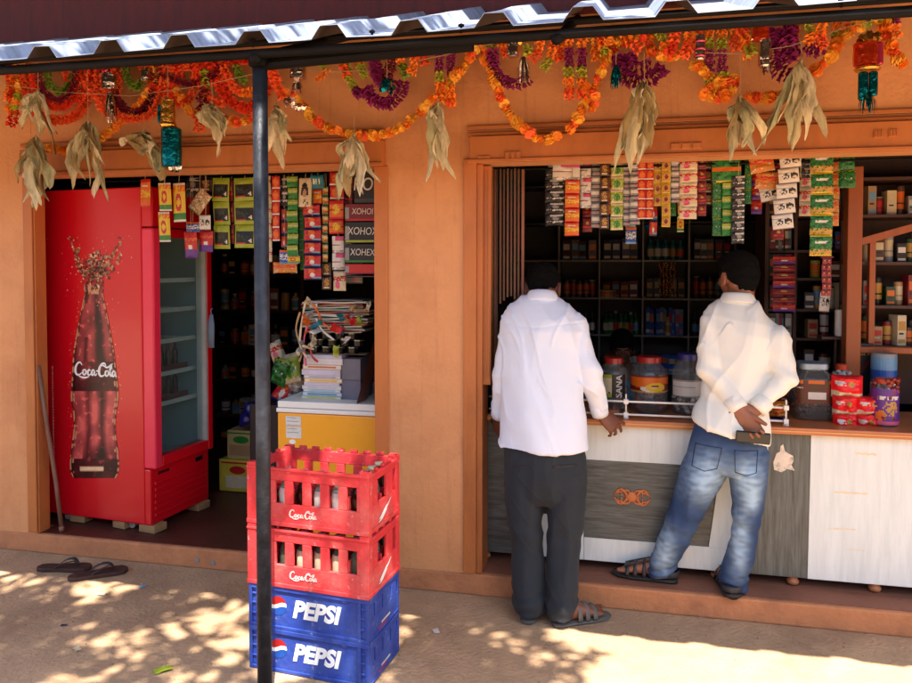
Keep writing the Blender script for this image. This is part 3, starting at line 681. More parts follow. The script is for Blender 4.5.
for k in range(26):
    x, y = 302 + 66 * rnd.random() * (1 if k % 3 else .25), 298 + 50 * rnd.random(); p = at(x, y, .235 - .004 * (k % 5)); w_ = rnd.uniform(.02, .045); h = rnd.uniform(.02, .06); n = 5; m = MB(); vs = []
    for j in range(n + 1):
        for i in range(4): t = j / n; vs.append(((i / 3 - .5) * w_ + .012 * math.sin(t * 3 + k), .02 * math.sin(t * 4 + k * 1.3) - .01 * t, -h * t + .005 * math.sin(i * 2 + k)))
    m.add(vs, [(j * 4 + i, j * 4 + i + 1, j * 4 + i + 5, j * 4 + i + 4) for j in range(n) for i in range(3)]); cn = ['cream', 'white', 'tan', 'grey', 'red', 'teal', 'orange', 'cream', 'lime'][k % 9]
    o = m.build('loose_paper', P(cn), None); o.location = p; o.rotation_euler = (0, R(rnd.uniform(-60, 60)), R(rnd.uniform(-30, 30))); tag(o, 'crumpled %s slip of paper poking out of the magazine pile' % cn, 'paper', 'loose slips in the magazine pile')
# ================================================================== crates
CW, CD, CH_ = .50, .29, .231
cr_front_right = V((-.885, -.845, 0)); CROT = R(-5.5)
Xc = V((math.cos(CROT), math.sin(CROT), 0)); Yc = V((-math.sin(CROT), math.cos(CROT), 0))
CBASE = cr_front_right - Xc * CW / 2 + Yc * CD / 2
def red_crate(z, label):
    H = CH_; t = .012
    e = empty('bottle_crate', (0, 0, 0), 0, label, 'crate', 'red bottle crates in the stack')
    m = MB(); slots = 6; x0 = -CW / 2
    def wall(L, org, ux, uy, edges, zlo, zhi):      # a slotted wall: edges = list of (a, b) openings
        s = 0
        def bx(a, b, z0, z1, th=t, o_=0): 
            c = org + ux * ((a + b) / 2) + uy * (th / 2 + o_) + V((0, 0, (z0 + z1) / 2)); rot = Matrix((ux, uy, V((0, 0, 1)))).transposed(); m.box(c, (b - a, th, z1 - z0), 0, rot)
        bx(0, L, 0.004, zlo); bx(0, L, zhi, H - .012)
        for a, b in edges: bx(s, a, zlo, zhi); s = b
        bx(s, L, zlo, zhi)
        bx(-.004, L + .004, H - .022, H - .012, .006, -.005)
        bx(-.004, L + .004, .0, .016, .005, -.004)
    X, Y = V((1, 0, 0)), V((0, 1, 0)); sl = []
    for k in range(6): c = .062 + k * (CW - .13) / 5 + .003; sl.append((c - .019, c + .019))
    wall(CW, V((-CW / 2, -CD / 2, 0)), X, Y, sl, .085, .172)
    wall(CW, V((CW / 2, CD / 2, 0)), -X, -Y, sl, .085, .172)
    sd = [(.075, .155), (.215, .25)]
    wall(CD - 2 * t, V((CW / 2, -CD / 2 + t, 0)), Y, -X, sd, .098, .185)
    wall(CD - 2 * t, V((-CW / 2, CD / 2 - t, 0)), -Y, X, sd, .098, .185)
    # castellated rim
    for k in range(9):
        x = -CW / 2 + .02 + k * (CW - .04) / 8
        for y in (-CD / 2 + .006, CD / 2 - .006): 
            if y > 0 or k in (0, 8): m.bb(x - .016, x + .016, y - .006, y + .006, H - .012, H + .002)
    for x in (-CW / 2 + .016, CW / 2 - .016):
        for y in (-CD / 2 + .016, CD / 2 - .016): m.bb(x - .018, x + .018, y - .018, y + .018, .0, H)
    for k in range(5): y = -CD / 2 + .02 + k * (CD - .04) / 4; m.bb(CW / 2 - .012, CW / 2, y - .01, y + .01, H - .012, H); m.bb(-CW / 2, -CW / 2 + .012, y - .01, y + .01, H - .012, H)
    m.bb(-CW / 2 + .01, CW / 2 - .01, -CD / 2 + .01, CD / 2 - .01, .002, .01)
    m.build('crate_shell', REDC, None, bevel=.0035).parent = e
    m = MB()
    for k in range(1, 6): x = -CW / 2 + k * CW / 6; m.bb(x - .002, x + .002, -CD / 2 + t, CD / 2 - t, .012, .13 if k % 2 else .12)
    for k in range(1, 4): y = -CD / 2 + k * CD / 4; m.bb(-CW / 2 + t, CW / 2 - t, y - .002, y + .002, .012, .115)
    m.build('divider', REDC, None).parent = e
    script_logo(.115, C('worn_white', (232, 206, 200)), None, frame4((-.014, -CD / 2 - .0015, .05), (1, 0, 0), (0, 0, 1))).parent = e
    strokes([[(-.05, -.022, .3), (-.02, -.012, 1.2), (.01, .005, 1), (.03, .012, .7), (.06, .03, .2)], [(-.055, -.032, .2), (-.02, -.022, .7), (.02, .0, .4)]], .012, 'swoosh', WHITEP, None, frame4((CW / 2 + .0015, 0, .055), (0, 1, 0), (0, 0, 1))).parent = e
    e.location = CBASE + V((0, 0, z)); e.rotation_euler = (0, 0, CROT); return e
def blue_crate(z, label, hh=.164):
    H = hh; t = .014; e = empty('bottle_crate', (0, 0, 0), 0, label, 'crate', 'blue bottle crates in the stack'); m = MB(); w2, d2 = CW / 2, CD / 2
    m.bb(-w2 + .045, w2 - .045, -d2 + .006, -d2 + t, .0, H); m.bb(-w2, w2, d2 - t, d2, 0, H)
    m.bb(-w2, w2, -d2, -d2 + .01, H - .018, H); m.bb(-w2, w2, -d2 + .001, -d2 + .01, 0, .014)
    for s in (-1, 1):
        for a, b in ((0, .014), (.032, .046)): x0, x1 = sorted((s * (w2 - a), s * (w2 - b))); m.bb(x0, x1, -d2 + .0005, -d2 + t, .014, H - .018)
        x0, x1 = sorted((s * (w2 - .014), s * (w2 - .032))); m.bb(x0, x1, -d2 + .007, -d2 + t, .014, H - .018)
        for z_ in (.05, .09, .125): m.bb(x0, x1, -d2 + .002, -d2 + .007, z_ - .004, z_ + .004)
        xo = s * (w2 - t / 2)
        def sb(y0, y1, z0, z1): m.box((xo, (y0 + y1) / 2, (z0 + z1) / 2), (t, y1 - y0, z1 - z0))
        sb(-d2 + t, d2 - t, H - .032, H); sb(-d2 + t, d2 - t, 0, .082)
        ys = [-d2 + t, -d2 + .05, -d2 + .062, -d2 + .125, -d2 + .137, -d2 + .2, -d2 + .212, -d2 + .262, d2 - t]
        for k in range(0, len(ys) - 1): 
            if k % 2 == 0: sb(ys[k], ys[k + 1], .082, H - .032)
        m.box((s * w2, 0, H - .006), (.006, CD - .02, .012)); m.box((s * w2, 0, .01), (.006, CD - .02, .01))
    m.bb(-w2 + .01, w2 - .01, -d2 + .01, d2 - .01, .002, .01)
    m.build('crate_shell', BLUEC, None, bevel=.003).parent = e
    text_mesh('PEPSI', .088, WHITEP, None, frame4((.032, -d2 + .005, .083), (1, 0, 0), (0, 0, 1)), shear=.22, offset=.0036, extrude=.0008, spacing=1.0, xs=.98).parent = e
    # the round mark beside the word, red over white over blue
    m = MB(); c = V((-.124, -d2 + .0048, .09)); r_ = .036; n = 24
    def seg(f0, f1, mi):
        up_, lo = [], []
        for i in range(n + 1):
            x = -r_ + 2 * r_ * i / n; h = math.sqrt(max(0, r_ * r_ - x * x)); wv = .006 * math.sin(x / r_ * 2.6)
            a = min(h, f1 * r_ + wv) if f1 < 1 else h; b = max(-h, f0 * r_ + wv) if f0 > -1 else -h; a = max(a, -h); b = min(b, h); a = max(a, b)
            up_.append(c + V((x, 0, a))); lo.append(c + V((x, 0, b)))
        m.add(up_ + lo, [(i, i + 1, n + 1 + i + 1, n + 1 + i) for i in range(n)], mi)
    seg(.2, 1, 0); seg(-.2, .2, 1); seg(-1, -.2, 2)
    m.build('round_mark', [P('red'), WHITEP, P('blue')], None).parent = e
    m = MB(); m.bb(w2 + .0002, w2 + .0012, -.03, .05, .03, .037); m.bb(w2 + .0002, w2 + .0012, -.06, .02, .018, .023, 1); m.build('side_print', [P('white'), P('red')], None).parent = e
    e.location = CBASE + V((0, 0, z)); e.rotation_euler = (0, 0, CROT); return e
blue_crate(0.002, 'blue crate standing on the ground at the bottom of the stack')
blue_crate(.166, 'blue crate second from the bottom, directly under the red crates')
red_crate(.330, 'lower red crate, resting on the blue crates'); red_crate(.562, 'topmost red crate of the stack by the pole')
def inloc(i, j, z): return CBASE + Xc * (-CW / 2 + .062 + .003 + i * (CW - .13) / 5) + Yc * (-CD / 2 + .05 + j * .064) + V((0, 0, z))
ordn = ['leftmost', 'second', 'third', 'fourth', 'fifth', 'rightmost']
GB = glassmat('grey_green_glass', (120, 130, 110), .35, .06)
top_b = [('green bottle', GREENG, None, 'green', None), ('clear bottle', BOTG, None, 'white', 'white'), ('dark cola bottle', BROWNG, BROWNG, 'white', None), ('clear bottle with white label', BOTG, None, 'grey', 'white'), ('clear dark-capped bottle', BOTG, None, 'dgrey', 'white'), ('dark brown bottle', BROWNG, BROWNG, 'grey', None)]
CREAMT = M('chalky_bottle', (196, 176, 148), .6, var=.25)
for i in range(6):
    nm, gl, fi, cp, lb = top_b[i]
    bottle('glass_bottle', inloc(i, 0, .576), gl, fi, P(cp), P(lb) if lb else None, nm + ' behind the %s front slot of the topmost red crate' % ordn[i], 'bottles in the topmost red crate', .9, fat=1.2)
    bottle('glass_bottle', inloc(i, 0, .344), GB, None, CREAMT, CREAMT if i in (2, 3, 4) else None, 'dusty glass bottle behind the %s front slot of the lower red crate' % ordn[i], 'bottles in the lower red crate', .9, fat=1.2)
for z, lv in ((.576, 'topmost'), (.344, 'lower')):
    for j in (1, 2, 3):
        bottle('glass_bottle', inloc(5, j, z), BROWNG if j != 2 else BOTG, BROWNG if j != 2 else None, P('cream'), None, 'bottle %s behind the right side of the %s red crate' % (['', 'nearest the front row', 'in the middle', 'at the back'][j], lv), 'bottles in the %s red crate' % lv, .9, fat=1.2)
# ================================================================== cartons
def carton(px0, px1, pyt, pyb, Y, dep, c, label, art, z0=None):
    a, b = at(px0, pyt, Y), at(px1, pyb, Y); zb = z0 if z0 is not None else b.z; o = empty('carton', ((a.x + b.x) / 2, Y + dep / 2, zb), 0, label, 'carton', 'cartons behind the cooler')
    m = MB(); m.bb(a.x, b.x, Y, Y + dep, zb, a.z); m.build('box', c, o, bevel=.004)
    m = MB(); cx = (a.x + b.x) / 2; hh = a.z - zb
    m.bb(cx - .09, cx + .09, Y - .0015, Y - .0002, zb + hh * .12, zb + hh * .5, 0); m.bb(cx - .12, cx + .12, Y - .0015, Y - .0002, zb + hh * .88, zb + hh * .93, 1); m.ell((cx - .01, Y - .0012, zb + hh * .68), (.055, .0012, hh * .13), 14, mi=1)
    m.build('print', art, o); return a.z
zt = carton(219, 259, 459, 497, .89, .34, M('yellow_carton', (196, 172, 52), .8, var=.12), 'yellow-green carton standing on the floor behind the cooler', [P('cream'), P('red')], .104)
carton(227, 258, 430, 459, .91, .28, M('tan_carton', (178, 156, 104), .85, var=.15), 'tan carton stacked on top of the yellow-green carton', [P('tan'), P('green')], zt + .001)
# ================================================================== packs
PM = {}
def packmesh(key, w, h, th, design, pal, nu=14, nv=18):
    if key in PM: return PM[key]
    vs, fs, mi = [], [], []
    for sgn in (-1, 1):
        base = len(vs)
        for j in range(nv + 1):
            v = j / nv
            for i in range(nu + 1):
                u = i / nu; e = max(0, (1 - abs(2 * u - 1) ** 4)) * max(0, (1 - abs(2 * v - 1) ** 6)); wr = .34 * noise.noise(V((u * 4, v * 6, len(PM) * 1.7))) + .12 * noise.noise(V((u * 11, v * 13, len(PM) * .7)))
                zig = .012 * h * (1 if i % 2 else -1) if j in (0, nv) else 0
                vs.append(((u - .5) * w, sgn * th * (e * (.5 + wr)) - (.0002 if sgn < 0 else 0), (v - .5) * h + zig))
        for j in range(nv):
            for i in range(nu):
                a = base + j * (nu + 1) + i; q = (a, a + 1, a + nu + 2, a + nu + 1)
                fs.append(q if sgn < 0 else q[::-1]); mi.append(design((i + .5) / nu, (j + .5) / nv) if sgn < 0 else 0)
    me = bpy.data.meshes.new('sachet'); me.from_pydata(vs, [], fs)
    for p in pal: me.materials.append(P(p))
    me.polygons.foreach_set('material_index', mi); me.polygons.foreach_set('use_smooth', [True] * len(fs)); me.update(); PM[key] = me; return me
def circ(u, v, cx, cy, r, asp=1): return (u - cx) ** 2 + ((v - cy) * asp) ** 2 < r * r
def hsh(u, v, k=1): return noise.noise(V((u * 31 * k, v * 47 * k, k)))
DS = {
 'yellow': (['yellow', 'red', 'green', 'white', 'orange'], lambda u, v: 3 if v > .93 or v < .05 else (2 if v < .2 else (1 if circ(u, v, .5, .5, .24) and not circ(u, v, .5, .48, .12) else (4 if v > .78 and hsh(u, v) > 0 else 0)))),
 'limeblack': (['lime', 'black', 'red', 'white', 'dgreen'], lambda u, v: 0 if v > .72 or v < .14 or u < .08 or u > .92 else (3 if circ(u, v, .8, .3, .07) else (2 if v < .2 and u < .6 else (4 if .45 < v < .55 and .2 < u < .75 and hsh(u, v, 2) > -.1 else 1)))),
 'redblue': (['red', 'navy', 'white', 'orange', 'sky'], lambda u, v: 1 if v < .12 or v > .9 else (2 if circ(u, v, .5, .4, .16) else (3 if circ(u, v, .45, .72, .2) else (4 if v < .22 and u > .5 else 0)))),
 'orange': (['orange', 'red', 'yellow', 'white', 'dred'], lambda u, v: 1 if v > .8 or v < .1 else (2 if circ(u, v, .5, .5, .26) and hsh(u, v) > -.2 else (4 if .42 < v < .5 else 0))),
 'greenfood': (['green', 'dgreen', 'gold', 'white', 'yellow'], lambda u, v: 4 if v < .06 or v > .95 else (2 if v < .34 and hsh(u, v) > -.15 else (3 if .62 < v < .72 and .2 < u < .8 and hsh(u, v, 2) > -.1 else (1 if hsh(u, v, .4) > .1 else 0)))),
 'portrait': (['white', 'black', 'grey', 'cream', 'dgrey'], lambda u, v: 2 if v > .94 or v < .05 else (1 if circ(u, v, .74, .5, .2) and not circ(u, v, .76, .42, .09) else (3 if circ(u, v, .76, .42, .09) else (4 if circ(u, v, .32, .45, .17, .8) and hsh(u, v) > -.1 else (2 if .68 < v < .74 and u < .5 else 0))))),
 'blackwhite': (['black', 'white', 'dgrey', 'grey'], lambda u, v: 1 if (v > .86 and u > .3) or (.3 < v < .46 and hsh(u, v, 2) > .05) else (3 if circ(u, v, .6, .65, .17) else (2 if hsh(u, v) > .25 else 0))),
 'whitepink': (['white', 'pink', 'mag', 'grey'], lambda u, v: 1 if v > .72 and u > .3 else (2 if .42 < v < .5 and u < .7 else (3 if v < .15 and hsh(u, v) > 0 else 0))),
 'orangestrip': (['orange', 'yellow', 'red', 'white'], lambda u, v: 1 if .35 < v < .6 and hsh(u, v) > -.1 else (2 if v > .9 or v < .08 else (3 if .7 < v < .76 and .2 < u < .8 else 0))),
 'brown': (['brown', 'gold', 'black', 'cream'], lambda u, v: 2 if v > .88 or v < .08 else (1 if circ(u, v, .5, .55, .3) and hsh(u, v) > -.1 else (3 if .12 < v < .24 and .2 < u < .8 else 0))),
 'limelight': (['lime', 'green', 'cream', 'white'], lambda u, v: 2 if v > .85 or v < .1 else (1 if circ(u, v, .5, .45, .26) and hsh(u, v) > -.2 else (3 if hsh(u, v) > .35 else 0))),
 'grey': (['grey', 'white', 'dgrey', 'pink'], lambda u, v: 1 if .55 < v < .85 else (2 if .3 < v < .38 or v < .05 else (3 if circ(u, v, .6, .2, .1) else 0))),
 'orangered': (['red', 'orange', 'yellow', 'white'], lambda u, v: 1 if circ(u, v, .5, .5, .34) else (2 if circ(u, v, .5, .8, .12) else (3 if v < .1 else 0))),
 'yellowgrid': (['gold', 'dred', 'yellow', 'white'], lambda u, v: 2 if v > .9 or v < .08 or u < .1 or u > .9 else (1 if circ(u, v, .5, .5, .22) else 0)),
 'pinkwhite': (['cream', 'red', 'white', 'pink'], lambda u, v: 1 if .5 < v < .7 and hsh(u, v) > -.2 else (3 if circ(u, v, .4, .3, .2) else (2 if v > .88 else 0))),
 'dred': (['dred', 'red', 'gold', 'black'], lambda u, v: 2 if circ(u, v, .5, .6, .13) else (1 if .25 < v < .4 else (3 if v > .92 else 0))),
 'greenorange': (['green', 'orange', 'dgreen', 'yellow'], lambda u, v: 1 if .42 < v < .62 or v > .93 else (2 if hsh(u, v) > .2 else (3 if v < .06 else 0))),
 'green': (['green', 'dgreen', 'lime', 'white'], lambda u, v: 1 if hsh(u, v, .5) > .1 else (2 if v > .88 else (3 if .5 < v < .57 and hsh(u, v, 2) > 0 else 0))),
 'goldfoil': (['gold', 'orange', 'red', 'white'], lambda u, v: 1 if hsh(u, v, .6) > .0 else (2 if .5 < v < .7 else (3 if hsh(u, v) > .4 else 0))),
 'limegreen': (['lime', 'green', 'white', 'dgreen'], lambda u, v: 1 if v < .5 else (2 if .6 < v < .7 and hsh(u, v) > 0 else (3 if v > .92 else 0))),
 'redpack': (['bred', 'white', 'gold', 'cream', 'red'], lambda u, v: 3 if v < .3 - .12 * u else (2 if circ(u, v, .62, .62, .12) else (1 if .55 < v < .75 and .12 < u < .45 and hsh(u, v, 2) > -.1 else (4 if v > .93 else 0)))),
 'bluewhite': (['blue', 'white', 'sky', 'orange'], lambda u, v: 1 if .3 < v < .75 and hsh(u, v) > -.05 else (3 if v > .82 else (2 if v < .12 else 0))),
 'tealcard': (['teal', 'white', 'navy'], lambda u, v: 1 if (.35 < v < .72 and (abs(u - .28) < .05 or abs(u - .45) < .05 or abs(u - .66) < .05)) or (.5 < v < .57 and .28 < u < .45) or (v in () ) else 0),
 'face': (['cream', 'black', 'tan', 'brown'], lambda u, v: 1 if circ(u, v, .5, .52, .28, .9) and v > .38 and not circ(u, v, .5, .46, .15) else (2 if circ(u, v, .5, .46, .15) else (3 if v < .3 and circ(u, v, .5, .2, .3) and hsh(u, v) > .1 else 0))),
 'tancard': (['tan', 'cream', 'brown', 'green'], lambda u, v: 3 if v < .08 else (1 if hsh(u, v, .5) > .15 else (2 if .5 < v < .54 and .2 < u < .8 else 0))),
 'multis': (['green', 'red', 'yellow', 'cream', 'black'], lambda u, v: int((v * 5) + 2 * hsh(u, v)) % 5),
 'purpred': (['red', 'purple', 'white', 'orange'], lambda u, v: 1 if v < .35 else (2 if circ(u, v, .5, .38, .15) else (3 if .65 < v < .8 and hsh(u, v) > -.1 else 0))),
}
def strip(px0, px1, pyt, pyb, n, design, label, Y=.19, tilt=0, group=None, cat='sachet strip', name='sachet_strip', hang=True, sway=1):
    a, b = at(px0, pyt, Y), at(px1, pyb, Y); w_ = b.x - a.x; H = a.z - b.z; h = H / n; cx = (a.x + b.x) / 2
    e = empty(name, (cx, Y, a.z), 0, label, cat, group); pal, fn = DS[design]
    me = packmesh((design, round(w_, 3), round(h, 3)), w_, h * .985, min(.014, w_ * .2), fn, pal)
    for k in range(n):
        o = bpy.data.objects.new('sachet', me); COL.objects.link(o); o.parent = e
        zc = -(k + .5) * h; o.location = (-zc * math.tan(R(-tilt)) * -1 + sway * rnd.uniform(-.0015, .0015), sway * rnd.uniform(-.004, .004), zc); o.rotation_euler = (R(rnd.uniform(-5, 5)) * sway, R(tilt + sway * rnd.uniform(-1.5, 1.5)), R(rnd.uniform(-9, 9)) * sway)
    if hang and a.z < 2.0:
        m = MB(); m.tube([(0, 0, -.002), (.002, .0, 1.999 - a.z)], .0012, 5); m.build('string', STRING, None).parent = e
    return e
# the two lines the strips hang from
m = MB(); m.tube([(XP1 + .03, .19, 1.992), (XR, .19, 1.992)], .006, 6); o = m.build('hanging_rod', BLACKP, None); tag(o, 'thin black rod carrying the sachet strips over the counter', 'rod')
m = MB(); m.tube([(XL + .05, .24, 1.99), (XP0 - .055, .24, 1.99)], .005, 6); o = m.build('hanging_rod', BLACKP, None); tag(o, 'thin black rod carrying the packets over the left doorway', 'rod')
G1 = 'sachet strips hanging over the counter'; G2 = 'packets hanging in the left doorway'
for a in ((545, 563, 168, 226, 5, 'blackwhite', 'black and white sachet strip, leftmost over the counter', .21, 0), (553, 580, 163, 180, 1, 'whitepink', 'wide white and pink packet at the left end over the counter', .18, 0), (580, 591, 163, 208, 3, 'whitepink', 'narrow white and pink sachet strip beside an orange one', .2, 0),
          (565, 579, 180, 236, 4, 'orangestrip', 'orange sachet strip with yellow bands ending in a loose white flap', .17, 0), (591.5, 600, 163, 228, 5, 'grey', 'narrow grey strip beside brown gold-centred sachets', .2, 0), (600, 609, 163, 229, 5, 'brown', 'brown strip of sachets with gold centres', .18, 0),
          (611, 623, 163, 230, 5, 'limelight', 'pale lime green sachet strip', .19, 0), (623.5, 630, 163, 226, 5, 'grey', 'narrow grey sachet strip right of the pale lime one', .2, 0), (630.5, 640, 163, 225, 5, 'grey', 'wider grey and white strip left of the red-orange strip', .18, 0),
          (638, 645.5, 160, 219, 6, 'orangered', 'red strip with orange dots, left one of two', .17, 0), (645.8, 653, 160, 219, 6, 'orangered', 'red strip with orange dots, right one of two', .175, 0),
          (653.5, 662, 160, 206, 4, 'yellowgrid', 'gold strip with dark red dots, left of the longer gold one', .19, 0), (662, 670, 160, 227, 6, 'yellowgrid', 'gold strip with dark red dots, the longer one', .18, 0), (671, 679, 160, 203, 4, 'grey', 'short grey strip between gold and cream strips', .19, 0),
          (680, 697, 158, 219, 5, 'pinkwhite', 'cream and red sachet strip', .18, 0), (697.5, 706, 158, 216, 5, 'dred', 'dark red sachet strip at the edge of the gap above the right customer', .2, 0),
          (712, 741, 158, 182, 1, 'greenorange', 'wide green and orange packet over the right customer', .19, 0), (713, 722, 182, 236, 3, 'green', 'long plain green strip over the right customer', .2, 0), (722.5, 731, 182, 236, 4, 'limegreen', 'lime and green strip next to the plain green one', .19, 0),
          (732, 744, 176, 244, 6, 'blackwhite', 'long black and white strip over the right customer', .175, 0), (745, 751, 160, 204, 3, 'green', 'narrow dark green strip right of the black and white one', .21, 0),
          (751, 775, 155, 172, 1, 'goldfoil', 'shiny gold foil packet, upper one', .18, -8), (755, 777, 172, 189, 1, 'goldfoil', 'shiny gold foil packet, lower one', .2, 6), (762, 782, 186, 201, 1, 'portrait', 'single white card behind the leaning portrait strip', .22, -12),
          (781, 801, 153, 229, 5, 'portrait', 'tilted white strip of sachets with dark portraits', .16, -6), (802, 810, 158, 178, 2, 'blackwhite', 'short dark strip between portrait and green strips', .22, 0), (811, 832, 152, 256, 5, 'greenfood', 'long green strip of sachets with golden food pictures', .17, 0),
          (839, 855, 152, 188, 2, 'green', 'short dark green strip near the cabinet', .24, 0)):
    strip(a[0], a[1], a[2], a[3], a[4], a[5], a[6], a[7], a[8], G1)
for a in ((140, 150.5, 179, 207, 1, 'orangestrip', 'single orange packet in front of the red cooler', .06), (158, 172, 183, 211, 1, 'yellow', 'yellow packet with red ring, upper left of three', .06), (172.5, 186, 183, 222, 1, 'yellow', 'yellow packet with red ring, upper right of three', .07), (158, 171, 212, 242, 1, 'yellow', 'yellow packet with red ring, lowest of three', .065),
          (186, 200, 222, 232, 1, 'bluewhite', 'small blue packet above the red and purple one', .16), (184, 198, 232, 258, 1, 'purpred', 'red and purple packet in front of the cooler door', .14), (200, 211, 215, 230, 1, 'portrait', 'white packet under the tilted tan card', .15), (200, 213, 231, 252, 1, 'purpred', 'small red and purple packet beside the larger one', .17),
          (213, 229.5, 178, 249, 3, 'limeblack', 'left strip of lime and black packets near the pole', .2), (234, 256, 178, 248, 3, 'limeblack', 'right strip of lime and black packets near the pole', .2), (229.5, 234, 180, 244, 3, 'dred', 'thin dark strip between the two lime ones', .22),
          (272, 280, 176, 241, 5, 'orangered', 'red strip just right of the pole', .2), (287, 298, 176, 256, 7, 'limegreen', 'green and lime strip right of the pole', .2), (280, 287, 178, 206, 2, 'blackwhite', 'dark sachets between red and green strips', .22), (280, 298, 250, 264, 1, 'bluewhite', 'blue packet below the green and lime strip', .21), (273, 297, 262, 273, 1, 'goldfoil', 'gold packet under the blue one right of the pole', .22),
          (299, 312, 178, 207, 1, 'face', 'cream card with a dark-haired face', .17), (311, 324, 175, 189, 1, 'tealcard', 'small teal card with white letters', .18), (302, 320, 204, 216, 1, 'redblue', 'wide red and navy packet at the head of its strip', .2), (304, 321, 216, 280, 5, 'redblue', 'long red and navy strip of five packets', .19),
          (322, 328, 186, 262, 8, 'multis', 'narrow multicoloured strip beside the red and navy one', .2), (329, 344, 200, 219, 1, 'orange', 'orange packet, upper of two', .19), (329, 343, 219, 234, 1, 'orange', 'orange packet, lower of two', .2), (330, 344, 172, 199, 2, 'orangered', 'short red strip with orange dots behind husk leaves', .21), (332, 344, 236, 270, 2, 'whitepink', 'white and pink packets under the orange ones', .2), (344, 352, 238, 268, 2, 'grey', 'grey strip at the ends of the incense boxes', .26),
          (186, 199, 178, 197, 1, 'blackwhite', 'dark packet hanging high left of the tilted tan card', .24), (200, 213, 176, 192, 1, 'brown', 'brown packet hanging high behind the tilted tan card', .25), (263, 272, 176, 262, 6, 'pinkwhite', 'cream and red strip partly behind the pole', .24),
          (281, 287, 208, 248, 3, 'redblue', 'narrow red and navy strip under the dark sachets', .23), (313, 322, 189, 204, 1, 'orangestrip', 'small orange packet under the teal card', .21), (344, 353, 172, 237, 4, 'dred', 'dark red strip tucked behind the husk leaves and boxes', .25),
          (322, 331, 262, 290, 2, 'brown', 'brown sachets under the narrow multicoloured strip', .23), (333, 346, 271, 291, 1, 'pinkwhite', 'cream and red packet just above the magazine pile', .24), (299, 304, 208, 270, 6, 'green', 'thin green strip left of the red and navy packets', .25), (287, 300, 256, 263, 1, 'yellow', 'small yellow packet at the foot of the green and lime strip', .2),
          (345, 362, 262, 284, 1, 'grey', 'pale grey card above the magazine pile', .3)):
    strip(*a[:6], a[6], a[7], 0, G2, name='hanging_packet' if a[4] == 1 else 'sachet_strip', cat='packet' if a[4] == 1 else 'sachet strip')
for i, (x0, x1, y1, n, ds, lb) in enumerate(((548, 556, 200, 4, 'portrait', 'white portrait strip, farthest left behind the front row'), (556, 566, 214, 4, 'brown', 'brown strip behind the wide white and pink packet'), (583, 592, 232, 5, 'dred', 'dark red strip behind the narrow white and pink one'), (606, 613, 214, 4, 'orangestrip', 'orange strip behind the gap before the pale lime one'), (626, 636, 244, 5, 'bluewhite', 'blue and white strip behind the grey ones'),
                                         (650, 657, 236, 5, 'redblue', 'red and navy strip behind the two red-orange strips'), (668, 676, 216, 4, 'green', 'green strip behind the gold ones'), (678, 684, 232, 5, 'yellow', 'yellow strip behind the cream and red one'), (704, 712, 205, 4, 'brown', 'brown strip in the gap left of the green packets'), (752, 762, 214, 4, 'purpred', 'purple and red strip behind the gold foil packets'),
                                         (774, 784, 240, 6, 'dred', 'dark red strip behind the tilted portrait strip'), (800, 812, 216, 4, 'pinkwhite', 'cream and red strip behind the long food-picture strip'), (830, 839, 226, 5, 'goldfoil', 'gold strip between the long green strip and the short dark green one'))):
    strip(x0, x1, 158, y1, n, ds, lb, .36, 0, 'strips hanging in the second row over the counter', hang=False)
m = MB(); m.tube([(XP1 + .05, .36, at(700, 157, .36).z), (XR, .36, at(700, 157, .36).z)], .005, 6); o = m.build('hanging_rod', BLACKP, None); tag(o, 'thin black rod of the second row of sachet strips', 'rod')
e = strip(193, 207, 190, 214, 1, 'tancard', 'tan card tilted on its corner beside lime packets', .13, 0, G2, name='hanging_packet', cat='packet'); e.children[0].rotation_euler = (0, R(38), 0)
# incense boxes on the right of the left doorway
zc = None
for k, (y0, y1, txt, c1, c2) in enumerate(((170, 203, 'KO+', 'black', 'dgrey'), (204, 221, 'XOHOI', 'dred', 'red'), (222, 243, 'XOHOX', 'black', 'lime'), (244, 263, 'XOHEX', 'black', 'green'), (264, 274, '', 'red', 'mag'))):
    a, b = at(345 if k else 354, y0, .15), at(375.5, y1, .15); e = empty('incense_box', ((a.x + b.x) / 2, .15, b.z), 0, label='wide dark box, %s from the top of the stack by the pillar' % ['first', 'second', 'third', 'fourth', 'fifth and red, last'][k], cat='box', group='dark boxes stacked by the pillar')
    m = MB(); m.bb(a.x, b.x, .15, .24, b.z + .0005, a.z - .0005); m.build('box', P(c1), e, bevel=.002)
    m = MB(); hh = a.z - b.z; m.bb(a.x + .004, b.x - .002, .1488, .1499, b.z + hh * .04, b.z + hh * .14, 0); m.bb(a.x + .001, a.x + .022, .1485, .1499, b.z + hh * .15, b.z + hh * .8, 1); m.build('printed_band', [P(c2), P('grey' if k else 'black')], e)
    if txt: text_mesh(txt, hh * (.5 if k else .55), P('white'), e, frame4(((a.x + b.x) / 2 + .012, .1485, (a.z + b.z) / 2 + hh * .05), (1, 0, -.02), (0, 0, 1)), xs=.78, shear=.1)
m = MB(); a, b = at(344, 275, .2), at(376, 276, .2); m.bb(a.x, XP0 - .056, .145, .3, b.z - .004, b.z + .001); o = m.build('small_shelf', WOODD, None); tag(o, 'small dark shelf carrying the stacked boxes by the pillar', 'shelf')
